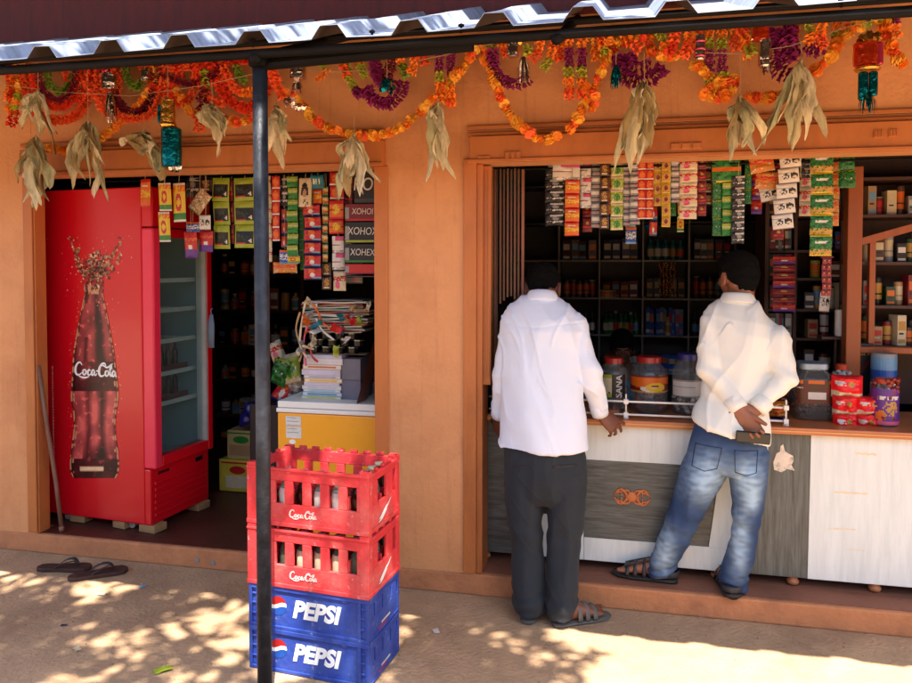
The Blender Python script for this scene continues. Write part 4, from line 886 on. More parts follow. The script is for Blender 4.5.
# snack packets heaped behind the post
for k, (px, py, c, ry, s, lb) in enumerate(((280, 372, 'green', 20, 1, 'green snack packet leaning left in the heap behind the pole'), (292, 368, 'limelight', -15, 1.05, 'pale green snack packet at the top of the heap behind the pole'), (284, 391, 'redblue', 35, .9, 'red and navy snack packet low in the heap behind the pole'), (294, 388, 'grey', 10, .9, 'grey snack packet low in the heap behind the pole'), (277, 352, 'pinkwhite', -25, .8, 'cream and red packet at the upper left of the heap'))):
    a = at(px - 10, py - 16, .62 + .02 * k); b = at(px + 10, py + 16, .62 + .02 * k); pal, fn = DS[c]; me = packmesh((c, 'snack'), .105 * s, .165 * s, .05, fn, pal)
    o = bpy.data.objects.new('snack_packet', me); COL.objects.link(o); o.location = (a + b) / 2; o.rotation_euler = (R(rnd.uniform(-20, 10)), R(ry), R(rnd.uniform(-20, 20))); tag(o, lb, 'packet', 'snack packets heaped behind the pole')
a = at(262, 412, .68); b_ = at(303, 420, .68)
m = MB(); m.bb(a.x - .02, b_.x, .56, .85, .104, at(285, 404, .6).z); o = m.build('storage_bin', M('dark_bin', (34, 24, 24), .6), None, bevel=.01); tag(o, 'dark bin under the snack packets behind the freezer corner', 'bin')
m = MB(); p = at(251, 414, .86)
m.loft([(p + V((-.07, 0, -.085)), .012, .01), (p + V((-.03, 0, -.03)), .05, .03), (p + V((.02, 0, .03)), .06, .04), (p + V((.04, 0, .07)), .03, .03), (p + V((.045, 0, .1)), .01, .01)], 12)
o = organic('plastic_bag', m, M('navy_plastic_bag', (40, 38, 120), .3, var=.4, scale=9), None, .006, 1, disp=lambda c, n: .014 * noise.noise(c * 22)); tag(o, 'crumpled dark blue plastic bag lying on the cartons', 'bag')
# ================================================================== counter
CY = .17; CT = .825
cx0, cx1 = XP1 + .032, XR - .02
ct = empty('shop_counter', (.6, .4, .104), label='long counter with grey and white wood laminate front under the sachet strips', cat='counter')
m = MB(); m.bb(cx0, cx1, .12, .62, CT - .03, CT); m.build('countertop', WOOD, ct, bevel=.004)
m = MB(); m.bb(cx0, cx1, .1175, .1185, CT - .019, CT - .013); m.build('edge_line', M('pale_wood_line', (214, 150, 96), .5), ct)
zb0 = .147
def zbot(px, Y=CY): return zb0
m = MB(); m.bb(cx0, cx1, CY + .01, .6, zb0, CT - .031); m.build('carcass', M('counter_box', (120, 112, 100), .7), ct)
def panel(pts, th, mat, nm='panel', Y=CY):
    m = MB(); q = [at(x, y, Y) if y is not None else None for x, y in pts]; m.poly([V((p.x, Y - th, p.z)) for p in q], th, (0, 1, 0)); return m.build(nm, mat, ct)
def ztp(px): return at(px, 400, CY)
def pan(x0, x1, z0, z1, th, mat, nm='panel', x0b=None, x1b=None):
    X0, X1 = ax(x0, CY), ax(x1, CY); X0b = ax(x0b, CY) if x0b else X0; X1b = ax(x1b, CY) if x1b else X1
    m = MB(); m.poly([V((X0, CY - th, z1)), V((X1, CY - th, z1)), V((X1b, CY - th, z0)), V((X0b, CY - th, z0))], th, (0, 1, 0)); return m.build(nm, mat, ct, bevel=.0015)
Z1 = CT - .032
pan(474, 537, zb0, Z1, .008, GREYW, 'grey_panel')
pan(537.5, 585, zb0, Z1, .01, WHITEL, 'white_panel')
za, zc_ = at(640, 462, CY).z, at(640, 541, CY).z
pan(585.3, 735, za, Z1, .009, WHITEL, 'white_panel', x1b=732)
pan(585.3, 722, zc_, za, .006, GREYW, 'grey_panel', x1b=711)
pan(585.3, 728, zb0, zc_, .009, WHITEL, 'white_panel', x1b=735)
pan(722.4, 771, zc_, za - .0, .0088, WHITEL, 'white_panel', x0b=711.4, x1b=757)
pan(735.5, 772, za, Z1, .0095, WHITEL, 'white_panel', x0b=722, x1b=768)
pan(728.3, 757, zb0, zc_, .0094, WHITEL, 'white_panel', x0b=735.3, x1b=752)
pan(772.3, 812.5, zb0, Z1, .008, GREYV, 'grey_panel', x0b=752.3)
pan(813, 1300, zb0, Z1, .011, WHITEL, 'white_panel', x0b=811.5)
# carved motif
m = MB(); c = at(632, 497, CY - .007); 
m.loft([(c + V((-.035, 0, 0)), .001, .001, (0, 0, 1), (0, 1, 0)), (c + V((-.02, 0, 0)), .012, .006, (0, 0, 1), (0, 1, 0)), (c, .03, .009, (0, 0, 1), (0, 1, 0)), (c + V((.02, 0, 0)), .012, .006, (0, 0, 1), (0, 1, 0)), (c + V((.035, 0, 0)), .001, .001, (0, 0, 1), (0, 1, 0))], 12)
for sx in (-1, 1):
    for sz in (-1, 1):
        pts = [c + V((sx * (.02 + .062 * t), -.001, sz * (.031 * math.sin(t * 3.1) + .004))) for t in [k / 8 for k in range(9)]]
        m.tube(pts, .0075, 6, r2=.004)
        pts = [c + V((sx * (.03 + .02 * math.cos(a)), -.002, sz * (.018 + .014 * math.sin(a)))) for a in [k * .6 for k in range(9)]]
        m.tube(pts, .006, 6, r2=.003)
        pts = [c + V((sx * (.058 + .012 * math.cos(a)), -.002, sz * (.012 + .01 * math.sin(a)))) for a in [k * .6 for k in range(8)]]
        m.tube(pts, .0055, 6, r2=.003)
m.build('carved_motif', M('carved_wood', (196, 112, 62), .5, var=.15), ct, smooth=True)
# torn sticker
m = MB(); r3 = random.Random(3); st = [(771, 463), (775, 452), (779, 450), (780, 443), (783, 441), (785, 449), (789, 452), (795, 455), (796, 461), (793, 466), (797, 473), (788, 471), (781, 475), (772, 472)]
q = [at(784 + (x - 784) * .82, 460 + (y - 460) * .82, CY - .0085) for x, y in st]; m.poly(q, .0004, (0, 1, 0)); m.build('torn_sticker', M('old_sticker', (226, 212, 194), .7, var=.15, dirt=(120, 112, 100), dscale=40, damt=1), ct)
# faint stains on the white panel
m = MB()
for (x, y, w_, h) in ((866, 454, 22, 2.2), (851, 493, 34, 2), (845, 529, 22, 1.2), (833, 529, 12, .8), (856, 550, 18, .8)):
    p = at(x, y, CY - .0115); k = mpp(x, CY); n = 10
    m.add([V((p.x - w_ / 2 * k + w_ * k * i / n, CY - .0114, p.z + h * k * (.5 + .3 * math.sin(i * 1.9 + x)))) for i in range(n + 1)] + [V((p.x - w_ / 2 * k + w_ * k * i / n, CY - .0114, p.z - h * k * (.5 + .3 * math.sin(i * 2.3)))) for i in range(n + 1)], [(i, i + 1, n + 2 + i, n + 1 + i) for i in range(n)])
m.build('glue_stain', M('glue_stain', (226, 206, 176), .6, var=.1), ct)
for px in (486, 560, 640, 720, 797, 880):
    x = ax(px, .2); m = MB(); m.lathe([(.012, .104), (.022, .107), (.027, .119), (.021, .131), (.015, .135), (.023, .139), (.026, zb0)], (x, .197, 0), 16); m.build('turned_foot', M('foot_wood', (176, 112, 72), .5), ct, smooth=True)
# rail on the counter
RW = M('white_rail', (236, 234, 228), .35, var=.04)
z1_, z2_ = at(640, 402, .17).z, at(640, 415, .17).z
m = MB()
for z in (z1_, z2_): m.tube([(cx0, .17, z), (ax(789, .17), .17, z)], .0048, 8)
m.build('guard_rail', RW, ct, smooth=True)
for px in (627, 788, 500):
    x = ax(px, .17); m = MB(); m.tube([(x, .17, CT), (x, .17, z1_ + .035)], .004, 8); m.lathe([(.013, 0), (.013, .004), (.005, .008)], (x, .17, CT), 10)
    for z in (z1_, z2_): m.box((x, .17, z), (.021, .021, .021))
    m.build('rail_post', RW, ct, bevel=.004)
# ================================================================== jars on the counter
FILLB = M('brown_sweets', (116, 62, 40), .35, var=.6, scale=40, bump=1, bscale=60)
FILLG = M('shiny_grey_sweets', (176, 168, 158), .25, var=.6, scale=40, bump=1, bscale=60)
FILLR = M('dark_red_sweets', (130, 44, 38), .3, var=.7, scale=40, bump=1, bscale=60)
def jar(px0, px1, ytop, Y, H, lidm, fill, fh, label, art=None, sq=1.0, lidr=.6):
    w_ = (ax(px1, Y) - ax(px0, Y)); r = w_ / 2; x = (ax(px1, Y) + ax(px0, Y)) / 2
    e = empty('plastic_jar', (x, Y, CT), 0, label, 'jar', 'plastic jars on the counter')
    rq = r * (1.0 if sq == 1 else .98)
    m = MB(); m.lathe([(rq * .9, 0), (rq, .012), (rq, H * .68), (rq * .93, H * .76), (rq * lidr * 1.05, H * .86), (rq * lidr, H * .9), (rq * lidr, H * .985)], seg=32, square=sq); o = m.build('jar_wall', CLEAR, None, smooth=True); o.parent = e
    m = MB(); L = rq * lidr * 1.12; m.lathe([(L, H * .89), (L, H * .985), (L * .93, H), (0, H)], seg=28, square=sq); m.build('lid', lidm, None, smooth=False, bevel=.002).parent = e
    if fill:
        m = MB(); n = int(90 * fh / .2)
        for k in range(n):
            rr_ = rq * .86 * math.sqrt(rnd.random()) if k % 3 else rq * .88; a = rnd.random() * 6.283; s = .011 + .004 * rnd.random()
            m.ell((rr_ * math.cos(a), rr_ * math.sin(a), .012 + fh * rnd.random()), (s, s * .8, s * .7), 7, Matrix.Rotation(rnd.random() * 6, 3, 'X') @ Matrix.Rotation(rnd.random() * 6, 3, 'Z'), 0, 5)
        m.build('sweets', fill, None, smooth=True).parent = e
    if art:
        a0, a1, z0, z1, des = art; pal, fn = des; nu, nv = 28, 20; vs = []; fs = []; mi = []
        for j in range(nv + 1):
            for i in range(nu + 1):
                a = R(-90) + R(a0 + (a1 - a0) * i / nu); ca, sa = math.cos(a), math.sin(a)
                if sq != 1: ca = math.copysign(abs(ca) ** sq, ca); sa = math.copysign(abs(sa) ** sq, sa)
                vs.append(((rq + .0012) * ca, (rq + .0012) * sa, H * (z0 + (z1 - z0) * j / nv)))
        for j in range(nv):
            for i in range(nu): k = j * (nu + 1) + i; fs.append((k, k + 1, k + nu + 2, k + nu + 1)); mi.append(fn((i + .5) / nu, (j + .5) / nv))
        m = MB(); m.add(vs, fs, mi); m.build('jar_label', [P(c) for c in pal], None, smooth=True).parent = e
    return e, rq
def Hof(px, ytop, Y): return at(px, ytop, Y).z - CT
RL = M('red_lid', (150, 28, 28), .35, var=.06, coat=.3)
cr = (['cream', 'black', 'white', 'lime'], lambda u, v: 0 if u < .42 and circ(u, v, .25, .5, .3, .8) else (1 if u > .45 else 3 if v > .85 or v < .15 else 0))
e, r_ = jar(600, 629, 357, .36, Hof(614, 357, .36), RL, FILLB, .09, 'clear plastic jar with dark red lid and SANA lettering, leftmost on the counter', (-55, 50, .28, .7, cr))
H = Hof(614, 357, .36)
text_mesh('SANA', .042, P('white'), None, frame4((.026, -r_ - .001, H * .49), (0, 0, 1), (-1, .15, 0)), xs=1.0, offset=.001).parent = e
lab2 = (['dred', 'orange', 'gold', 'white', 'yellow', 'brown'], lambda u, v: 4 if (circ(u, v, .62, .33, .2, .75) and not circ(u, v, .6, .38, .08)) else (3 if circ(u, v, .55, .3, .24, .9) and v < .35 else (0 if v > .88 else (1 if v > .42 - .1 * math.sin(u * 6) else (0 if v > .08 else 2)))))
jar(631, 669, 356, .37, Hof(650, 356, .37), RL, FILLR, .12, 'wide plastic jar with dark red lid and an orange fruit label', (-78, 78, .38, .68, lab2))
lab3 = (['white', 'grey', 'sky'], lambda u, v: 1 if v > .9 or v < .06 else (2 if .55 < v < .62 and u < .7 else 0))
jar(673, 705, 353, .37, Hof(688, 353, .37), M('navy_lid', (44, 40, 110), .35), FILLG, .1, 'plastic jar with navy lid and plain white label beside the leaning customer', (-70, 60, .3, .58, lab3))
# big square jar
dlab = (['brown', 'dred', 'white', 'grey', 'black', 'orange'], lambda u, v: 2 if (.42 < u < .62 and .22 < v < .5) else (2 if .1 < v < .92 and u < .3 and abs(v - .68) < .04 and hsh(u, v, 2) > -.2 else (5 if v > .86 and (int(u * 7) % 2) else (1 if hsh(u, v, .4) > .15 else 0))))
e, r_ = jar(792, 835, 362, .38, Hof(812, 362, .38), M('silver_blue_lid', (150, 166, 180), .3, metal=.4), FILLB, .13, 'large square plastic jar with silver lid and brown label, right of the white rail', (-46, 46, .3, .72, dlab), .45, .62)
m = MB(); H = Hof(812, 362, .38); m.tube([V((.052 * math.cos(a), -r_ - .004, H * .74 + .05 * math.sin(a))) for a in [k * math.pi / 12 for k in range(13)]], .0022, 6); m.build('handle', CLEAR, None, smooth=True).parent = e
e, r_ = jar(834, 852, 364, .46, Hof(842, 364, .46), M('orange_red_lid', (206, 70, 40), .35), FILLG, .2, 'small clear jar with orange-red lid behind the red packets', None)
pur = (['purple', 'white', 'gold', 'orange', 'pink'], lambda u, v: 1 if .68 < v < .78 and .2 < u < .8 and hsh(u, v, 2) > -.2 else (2 if circ(u, v, .55, .45, .2, .9) and hsh(u, v) > -.1 else (3 if circ(u, v, .3, .25, .14) else (4 if v < .1 else 0))))
jar(873, 901, 378, .27, Hof(886, 378, .27), M('brick_lid', (176, 62, 44), .4), FILLR, .2, 'plastic jar with brick-red lid and purple label beside the red packets', (-85, 85, .05, .8, pur))
# counter packets
def packet(px, py0, py1, wpx, Y, d, label, rz=0, th=.05, tilt=0, name='snack_packet', group=None, cat='packet', rest=CT):
    a, b = at(px, py0, Y), at(px, py1, Y); h = a.z - b.z; pal, fn = DS[d]; w_ = wpx * mpp(px, Y)
    me = packmesh((d, 'ct', round(w_, 3), round(h, 3)), w_, h, th, fn, pal, 18, 20)
    o = bpy.data.objects.new(name, me); COL.objects.link(o); o.location = (a.x, Y, (a.z + b.z) / 2); o.rotation_euler = (R(tilt), 0, R(rz)); return tag(o, label, cat, group)
GR = 'red packets stacked on the counter'
zc0 = at(845, 433, .26)
packet(845, 413, 434, 25, .26, 'redpack', 'red and cream packet, bottom left of the stacked five', 4, .07, group=GR)
packet(867, 413, 434, 24, .265, 'redpack', 'red and cream packet, bottom right of the stacked five', -5, .07, group=GR)
packet(845, 395, 415, 25, .265, 'redpack', 'red and cream packet, middle left of the stacked five', -4, .07, group=GR)
packet(868, 396, 415, 27, .27, 'redpack', 'red and cream packet, middle right of the stacked five', 8, .07, group=GR)
packet(847, 375, 397, 31, .275, 'redpack', 'red and cream packet on top of the stack, its corner sticking out', -6, .07, group=GR)
packet(777, 401, 417, 22, .3, 'goldfoil', 'orange foil packet behind the white rail near the right customer', 5, .06)
packet(777, 417, 433, 22, .3, 'redblue', 'dark red and navy packet under the orange foil packet', -5, .06)
e = empty('biscuit_carton', (ax(858, .52), .52, CT), 0, 'tall dark brown carton with gold writing behind the red packets', 'carton')
a, b = at(844, 343, .52), at(873, 395, .52); m = MB(); m.bb(a.x, b.x, .52, .6, CT, a.z); m.build('box', P('black'), e, bevel=.002)
text_mesh('Dark', .045, P('gold'), e, frame4(((a.x + b.x) / 2 + .012, .5188, at(860, 352, .52).z), (1, 0, 0), (0, 0, 1)), offset=.001)
m = MB()
for k in range(3): m.tube([at(846 + 2 * k, 378 - 3 * k, .519), at(854, 368 - 2 * k, .519), at(862, 372 - 3 * k, .519), at(871, 361 - k, .519)], .004, 6, r2=.002)
m.build('swirl_print', [P('dred')], e, smooth=True)
m = MB(); p = at(884, 353, .45); r_ = .5 * 26 * mpp(884, .45); hh = p.z - CT
m.lathe([(r_, 0), (r_, hh * .55), (r_, hh * .75), (r_, hh * .95), (r_ * .96, hh), (0, hh)], (p.x, .45, CT), 28, ms=[2, 0, 1, 3, 3]); o = m.build('milk_tin', [P('blue'), P('sky'), P('white'), P('grey')], None, smooth=False); tag(o, 'blue and white tin with a silver rim behind the purple-labelled jar', 'tin')
# green bottles behind the left customer
for k, (px, py0, py1, lb) in enumerate(((486, 388, 418, 'green bottle at the left end of the counter'), (493, 384, 418, 'taller green bottle beside the first at the left end of the counter'))):
    p = at(px, 418, .33); bottle('green_bottle', (p.x, .33, CT), GREENG, P('dgreen'), P('red'), P('green'), lb, None, (at(px, py0, .33).z - CT) / .212)
m = MB(); a, b = at(480, 412, .4), at(500, 418, .4); m.bb(a.x, b.x, .42, .5, CT, a.z + .02); o = m.build('small_box', P('dgrey'), None, bevel=.004); tag(o, 'low grey box behind the green bottles on the counter', 'box')

# ================================================================== shelves inside
SY = 2.3
DARKS = M('dark_shelf', (46, 36, 32), .5, var=.3)
sh = empty('back_shelf', (0, SY, .1), label='wide dark pigeonhole shelf along the back wall of the shop', cat='shelf')
xs_ = [ax(x, SY) for x in (469, 514, 559, 599.5, 643, 689, 735, 781)]; zs_ = [at(640, y, SY).z for y in (410, 372, 335, 298, 260, 222, 184, 146)]
EDGE = M('shelf_edge_steel', (120, 112, 104), .4, metal=.3, var=.2)
for i, z in enumerate(zs_):
    m = MB(); m.bb(xs_[0], xs_[-1], SY, SY + .3, z - .012, z - .001); m.bb(xs_[0], xs_[-1], SY - .006, SY - .001, z - .013, z); m.build('shelf_board', EDGE if 0 < i < 5 else DARKS, sh)
for x in xs_:
    m = MB(); m.bb(x - .006, x + .006, SY - .012, SY + .3, .104, zs_[-1]); m.build('upright', EDGE, sh)
m = MB(); m.bb(xs_[0], xs_[-1], SY + .301, SY + .31, .104, zs_[-1]); m.build('back_panel', DARKS, sh)
BOTM = {}
def shelf_item(kind, x, y, z, h, w_, mat, label, group):
    lc = ['cream', 'gold', 'red', 'sky', 'white', 'orange'][rnd.randrange(6)]
    key = (kind, round(h, 2), round(w_, 2), lc)
    if key not in BOTM:
        m = MB()
        if kind == 'bottle': m.lathe([(w_ * .45, 0), (w_ * .5, .005), (w_ * .5, h * .15), (w_ * .51, h * .16), (w_ * .51, h * .5), (w_ * .5, h * .51), (w_ * .5, h * .6), (w_ * .2, h * .78), (w_ * .2, h * .9), (w_ * .26, h * .9), (w_ * .26, h), (0, h)], seg=10, ms=[0, 0, 0, 1, 1, 0, 0, 0, 0, 2, 2])
        elif kind == 'can': m.lathe([(w_ * .46, 0), (w_ * .5, .006), (w_ * .5, h * .2), (w_ * .5, h * .36), (w_ * .5, h * .42), (w_ * .5, h * .78), (w_ * .5, h * .95), (w_ * .44, h), (0, h)], seg=14, ms=[0, 0, 1, 0, 1, 0, 2, 2])
        else:
            m.bb(-w_ / 2, w_ / 2, -.04, .04, 0, h)
            m.bb(-w_ * .4, w_ * .4, -.0412, -.0401, h * .5, h * .8, 1); m.bb(-w_ * .32, w_ * .2, -.0412, -.0401, h * .36, h * .42, 2); m.bb(-w_ * .4, w_ * .4, -.0412, -.0401, h * .08, h * .2, 1)
        me_o = m.build('shop_' + kind, [P('grey'), P(lc), P('black' if lc != 'red' else 'cream')], None); BOTM[key] = me_o.data; bpy.data.objects.remove(me_o)
    me = BOTM[key]
    nm = {'bottle': 'shelf_bottle', 'can': 'shelf_can', 'box': 'shelf_box'}[kind]
    o = bpy.data.objects.new(nm, me); COL.objects.link(o); o.location = (x, y, z); o.rotation_euler = (0, 0, rnd.uniform(-.25, .25))
    o.material_slots[0].link = 'OBJECT'; o.material_slots[0].material = mat
    return tag(o, label, {'bottle': 'bottle', 'can': 'can', 'box': 'box'}[kind], group)
SHG = M('shiny_green', (44, 120, 62), .18, metal=.3); SHB = M('shiny_blue', (44, 90, 170), .25); SHR = M('shiny_amber', (150, 80, 50), .2, metal=.3)
SHK = M('shiny_dark', (60, 56, 54), .2, metal=.5)
cells = {(3, 2): ('bottle', SHG, 7, .17, .045, 'small shiny green bottle packed in the pigeonhole behind the shopkeeper'), (4, 2): ('box', SHB, 9, .2, .03, 'slim blue carton in the pigeonhole right of the green bottles'), (5, 2): ('bottle', SHK, 6, .17, .04, 'dark bottle in the pigeonhole right of the blue cartons'),
         (3, 1): ('can', SHR, 6, .14, .045, 'amber tin in the pigeonhole below the green bottles'), (4, 1): ('box', SHB, 5, .13, .055, 'blue packet in the pigeonhole below the slim blue cartons'), (5, 1): ('can', P('dred'), 5, .15, .05, 'dark red tin in the lower right pigeonhole'),
         (2, 2): ('bottle', SHK, 5, .16, .05, 'dark bottle in the pigeonhole left of the green bottles'), (2, 1): ('can', P('brown'), 5, .15, .05, 'brown tin in the pigeonhole beside the left customer'), (3, 3): ('box', P('dred'), 4, .12, .06, 'dark box in the pigeonhole above the green bottles'),
         (4, 3): ('box', P('black'), 5, .15, .05, 'black box in the pigeonhole above the blue cartons'), (5, 3): ('can', P('brown'), 5, .16, .05, 'brown tin in the pigeonhole right of the hanging bead strings'), (3, 4): ('box', P('navy'), 4, .16, .06, 'navy box in the upper pigeonhole'),
         (4, 4): ('bottle', P('teal'), 5, .17, .05, 'teal bottle in the upper pigeonhole'), (5, 4): ('box', P('dgrey'), 5, .16, .05, 'grey box in the upper right pigeonhole'), (2, 4): ('box', P('brown'), 4, .15, .06, 'brown box in the upper left pigeonhole'),
         (2, 3): ('can', P('dgrey'), 5, .13, .05, 'grey tin in the pigeonhole over the left customer'), (1, 2): ('bottle', P('dgreen'), 5, .15, .05, 'dark green bottle in the leftmost pigeonholes'), (1, 3): ('box', P('dred'), 4, .14, .06, 'dark red box in the leftmost pigeonholes'),
         (6, 2): ('can', P('grey'), 4, .14, .055, 'grey tin in the far right pigeonhole'), (6, 3): ('box', P('mag'), 4, .16, .06, 'dark magenta box in the far right pigeonhole')}
for (i, j), (kd, mt, n, h, w_, lb) in cells.items():
    for k in range(n):
        x = xs_[i] + .03 + (xs_[i + 1] - xs_[i] - .06) * (k + .5) / n; shelf_item(kd, x, SY + .06 + .02 * rnd.random(), zs_[j], h * rnd.uniform(.93, 1.03), w_, mt, lb, lb.split(' in the ')[0] + 's in the pigeonholes')
p = at(668, 332, SY); shelf_item('bottle', p.x, SY + .025, zs_[2], .15, .04, P('cream'), 'single white bottle in front of the slim blue cartons', None)
p = at(607, 293, SY); o = shelf_item('can', p.x, SY + .03, zs_[3], .06, .13, P('cream'), 'small white and red tub in the pigeonhole above the green bottles', None)
# glittering bead strings
for k in range(5):
    m = MB(); x = at(660 + k * 4, 262, 2.2); n = 16
    for j in range(n):
        p = at(660 + k * 3.6 + rnd.uniform(-1, 1), 263 + j * 2.1, 2.24); m.ell(p, (.008, .008, .008), 6, mi=0, rings=4)
    m.tube([at(660 + k * 3.6, 261, 2.24), at(660 + k * 3.6, 297, 2.24)], .0015, 4); o = m.build('bead_string', M('amber_beads', (236, 170, 90), .12, metal=.9, var=.4), None, smooth=True); tag(o, 'string of glittering amber beads hanging from the back shelf', 'bead string', 'bead strings on the back shelf')
# blue cup on upper shelf
p = at(651, 230, 1.9); m = MB(); m.lathe([(.02, 0), (.05, .05), (.052, .055), (.0, .03)], (p.x, 1.9, p.z - .02), 16); m.tube([(p.x, 1.9, p.z), (p.x, 1.9, 2.3)], .003, 5); o = m.build('hanging_dish', M('bright_blue_plastic', (30, 120, 200), .35), None, smooth=True); tag(o, 'small bright blue dish hanging below the gold strips', 'dish')
# right side: rack of small goods against the side, with shelves
rk = empty('side_rack', (ax(820, .9), .9, .1), label='dark wooden rack of small goods at the right inside the shop', cat='rack')
xr0, xr1 = ax(765, 1.0), ax(848, 1.0)
m = MB(); m.bb(xr0, xr0 + .02, 1.0, 1.3, .104, 2.2); m.bb(xr1, xr1 + .02, 1.0, 1.3, .104, 2.2); m.bb((xr0 + xr1) / 2 - .06, (xr0 + xr1) / 2 - .045, 1.0, 1.3, .104, 2.2); m.build('upright', WOODD, rk)
m = MB(); m.bb(xr0, xr1, 1.301, 1.31, .104, 2.2); m.build('back_panel', WOODD, rk)
rz = [at(805, y, 1.0).z for y in (410, 372, 338, 309, 278, 250, 215, 180)]
for z in rz: m = MB(); m.bb(xr0 + .02, xr1, .995, 1.3, z - .014, z); m.build('rack_shelf', WOODD, rk)
xm = (xr0 + xr1) / 2 - .05
gcol = ['red', 'dred', 'mag', 'black', 'dgrey', 'navy', 'brown', 'grey', 'dgreen']
for j, z in enumerate(rz[:-1]):
    n = 5
    for k in range(n):
        c = gcol[(k * 3 + j * 2) % len(gcol)]; x = xr0 + .05 + (xm - xr0 - .08) * k / (n - 1)
        shelf_item('box', x, 1.07, z, .13, .04, P(c), '%s carton on the left half of rack shelf %d counted from the bottom' % ({'dred': 'dark red', 'mag': 'magenta', 'dgrey': 'dark grey', 'dgreen': 'dark green'}.get(c, c), j + 1), 'cartons on the side rack')
rt_items = [(810, 370, .12, .05, 'box', 'brown'), (826, 370, .1, .06, 'can', 'dred'), (812, 336, .1, .05, 'box', 'tan'), (825, 337, .16, .045, 'can', 'dred'), (838, 336, .14, .04, 'box', 'brown'),
            (808, 307, .09, .05, 'box', 'dgrey'), (817, 307, .13, .04, 'can', 'gold'), (829, 307, .12, .06, 'can', 'cream'), (840, 307, .14, .05, 'box', 'cream'), (815, 276, .1, .05, 'can', 'lime'), (836, 276, .09, .07, 'box', 'dred'),
            (827, 249, .08, .06, 'can', 'dgreen'), (840, 248, .1, .06, 'box', 'blue'), (815, 248, .1, .05, 'box', 'brown'), (838, 214, .12, .06, 'box', 'tan'), (826, 214, .12, .05, 'can', 'brown'), (812, 214, .1, .05, 'box', 'dred'), (842, 179, .1, .05, 'box', 'dgrey')]
dn = {'dred': 'dark red', 'dgrey': 'dark grey', 'dgreen': 'dark green', 'cream': 'white', 'mag': 'magenta'}
wh = ['bottom', 'lower', 'middle', 'upper middle', 'upper', 'high', 'topmost']
for (px, py, h, w_, kd, c) in rt_items:
    x = ax(px, 1.06); j = min(range(len(rz)), key=lambda q: abs(rz[q] - at(px, py, 1.0).z)); shelf_item(kd, x, 1.06, rz[j], h, w_, P(c), '%s %s on the %s shelf of the side rack, right half' % (dn.get(c, c), {'box': 'carton', 'can': 'tin'}[kd], wh[min(j, 6)]), 'goods on the right half of the side rack')
p = at(840, 324, .62); m = MB(); m.lathe([(.022, 0), (.024, .006), (.024, .125), (.022, .13), (0, .13)], (p.x, .62, at(840, 336, .62).z), 18); o = m.build('white_canister', P('white'), None); tag(o, 'plain white cylinder on the ledge beside the cabinet post', 'canister')
m = MB(); a = at(836, 336.5, .6); m.bb(ax(822, .6), ax(851, .6), .58, .68, a.z - .012, a.z - .001); m.bb(ax(838, .6) - .005, ax(838, .6) + .005, .62, .64, CT, a.z - .013); o = m.build('small_ledge', WOODD, None); tag(o, 'narrow dark ledge on a thin rod behind the dark carton', 'ledge')
strip(819, 829, 292, 312, 1, 'portrait', 'small white tag hanging inside by the rack', .6, 5, None, 'tag', 'hanging_tag', hang=False)
for k in range(2): strip(822 + k * 5, 826 + k * 5, 258, 296, 6, 'dred', 'thin dark red strip hanging from the end of the long green strip, %s' % ['left one', 'right one'][k], .2, 0, 'thin red strips below the green strip', hang=False)
m = MB(); a = at(820, 256, .2); m.bb(ax(820, .2), ax(833, .2), .19, .2, a.z - .008, a.z - .002); m.build('strip_bar', P('dred'), None).name = 'clip_bar'; tag(bpy.data.objects['clip_bar'], 'short dark red bar under the long green strip', 'bar')
# hanging dark stack of packs at x 772..792
for k in range(7):
    strip(773, 795, 256 + k * 8, 264 + k * 8, 1, 'dred' if k % 3 else 'purpred', 'flat dark red pack, %s in the column beside the leaning customer' % ['first', 'second', 'third', 'fourth', 'fifth', 'sixth', 'seventh'][k], .8, 0, 'flat packs in a column', 'pack', 'flat_pack', hang=False)
m = MB(); m.tube([at(784, 330, .82), at(784, 255, .82), (at(784, 255, .82).x, .82, 2.3)], .004, 5); o = m.build('hanging_wire', BLACKP, None); tag(o, 'wire holding the column of flat packs', 'wire')
# orange-brown cabinet leaf at the right
cb = empty('display_cabinet', (ax(872, .5), .5, .1), label='orange-brown wooden cabinet with open shelves at the right end of the counter', cat='cabinet')
pxa = ax(846, .5); m = MB(); m.bb(pxa, ax(861, .5), .48, .56, CT, 2.0); m.build('corner_post', CAB, cb, bevel=.004)
cxr = ax(861, .5) + 1.0
m = MB(); m.bb(ax(861, .5), cxr, .5, .54, at(875, 347, .5).z - .03, at(875, 347, .5).z); m.build('bottom_rail', CAB, cb, bevel=.004)
za_ = at(862, 238, .5).z; m = MB(); m.poly([V((ax(861, .5), .498, za_)), V((cxr, .498, za_ + .3)), V((cxr, .498, za_ + .265)), V((ax(861, .5), .498, za_ - .035))], .03, (0, 1, 0)); m.build('slanting_rail', CAB, cb)
m = MB(); m.bb(ax(861, .5), cxr, .84, .86, CT, 2.2); m.build('back_panel', WOODD, cb)
m = MB(); xq = ax(866, .52); m.bb(xq + .02, xq + .045, .53, .57, at(875, 347, .5).z, za_); m.build('inner_stile', CAB, cb)
cz = [at(880, y, .6).z for y in (345, 305, 262, 215, 178)]
for z in cz: m = MB(); m.bb(ax(861, .5), cxr, .56, .84, z - .014, z); m.build('cabinet_shelf', WOODD, cb)
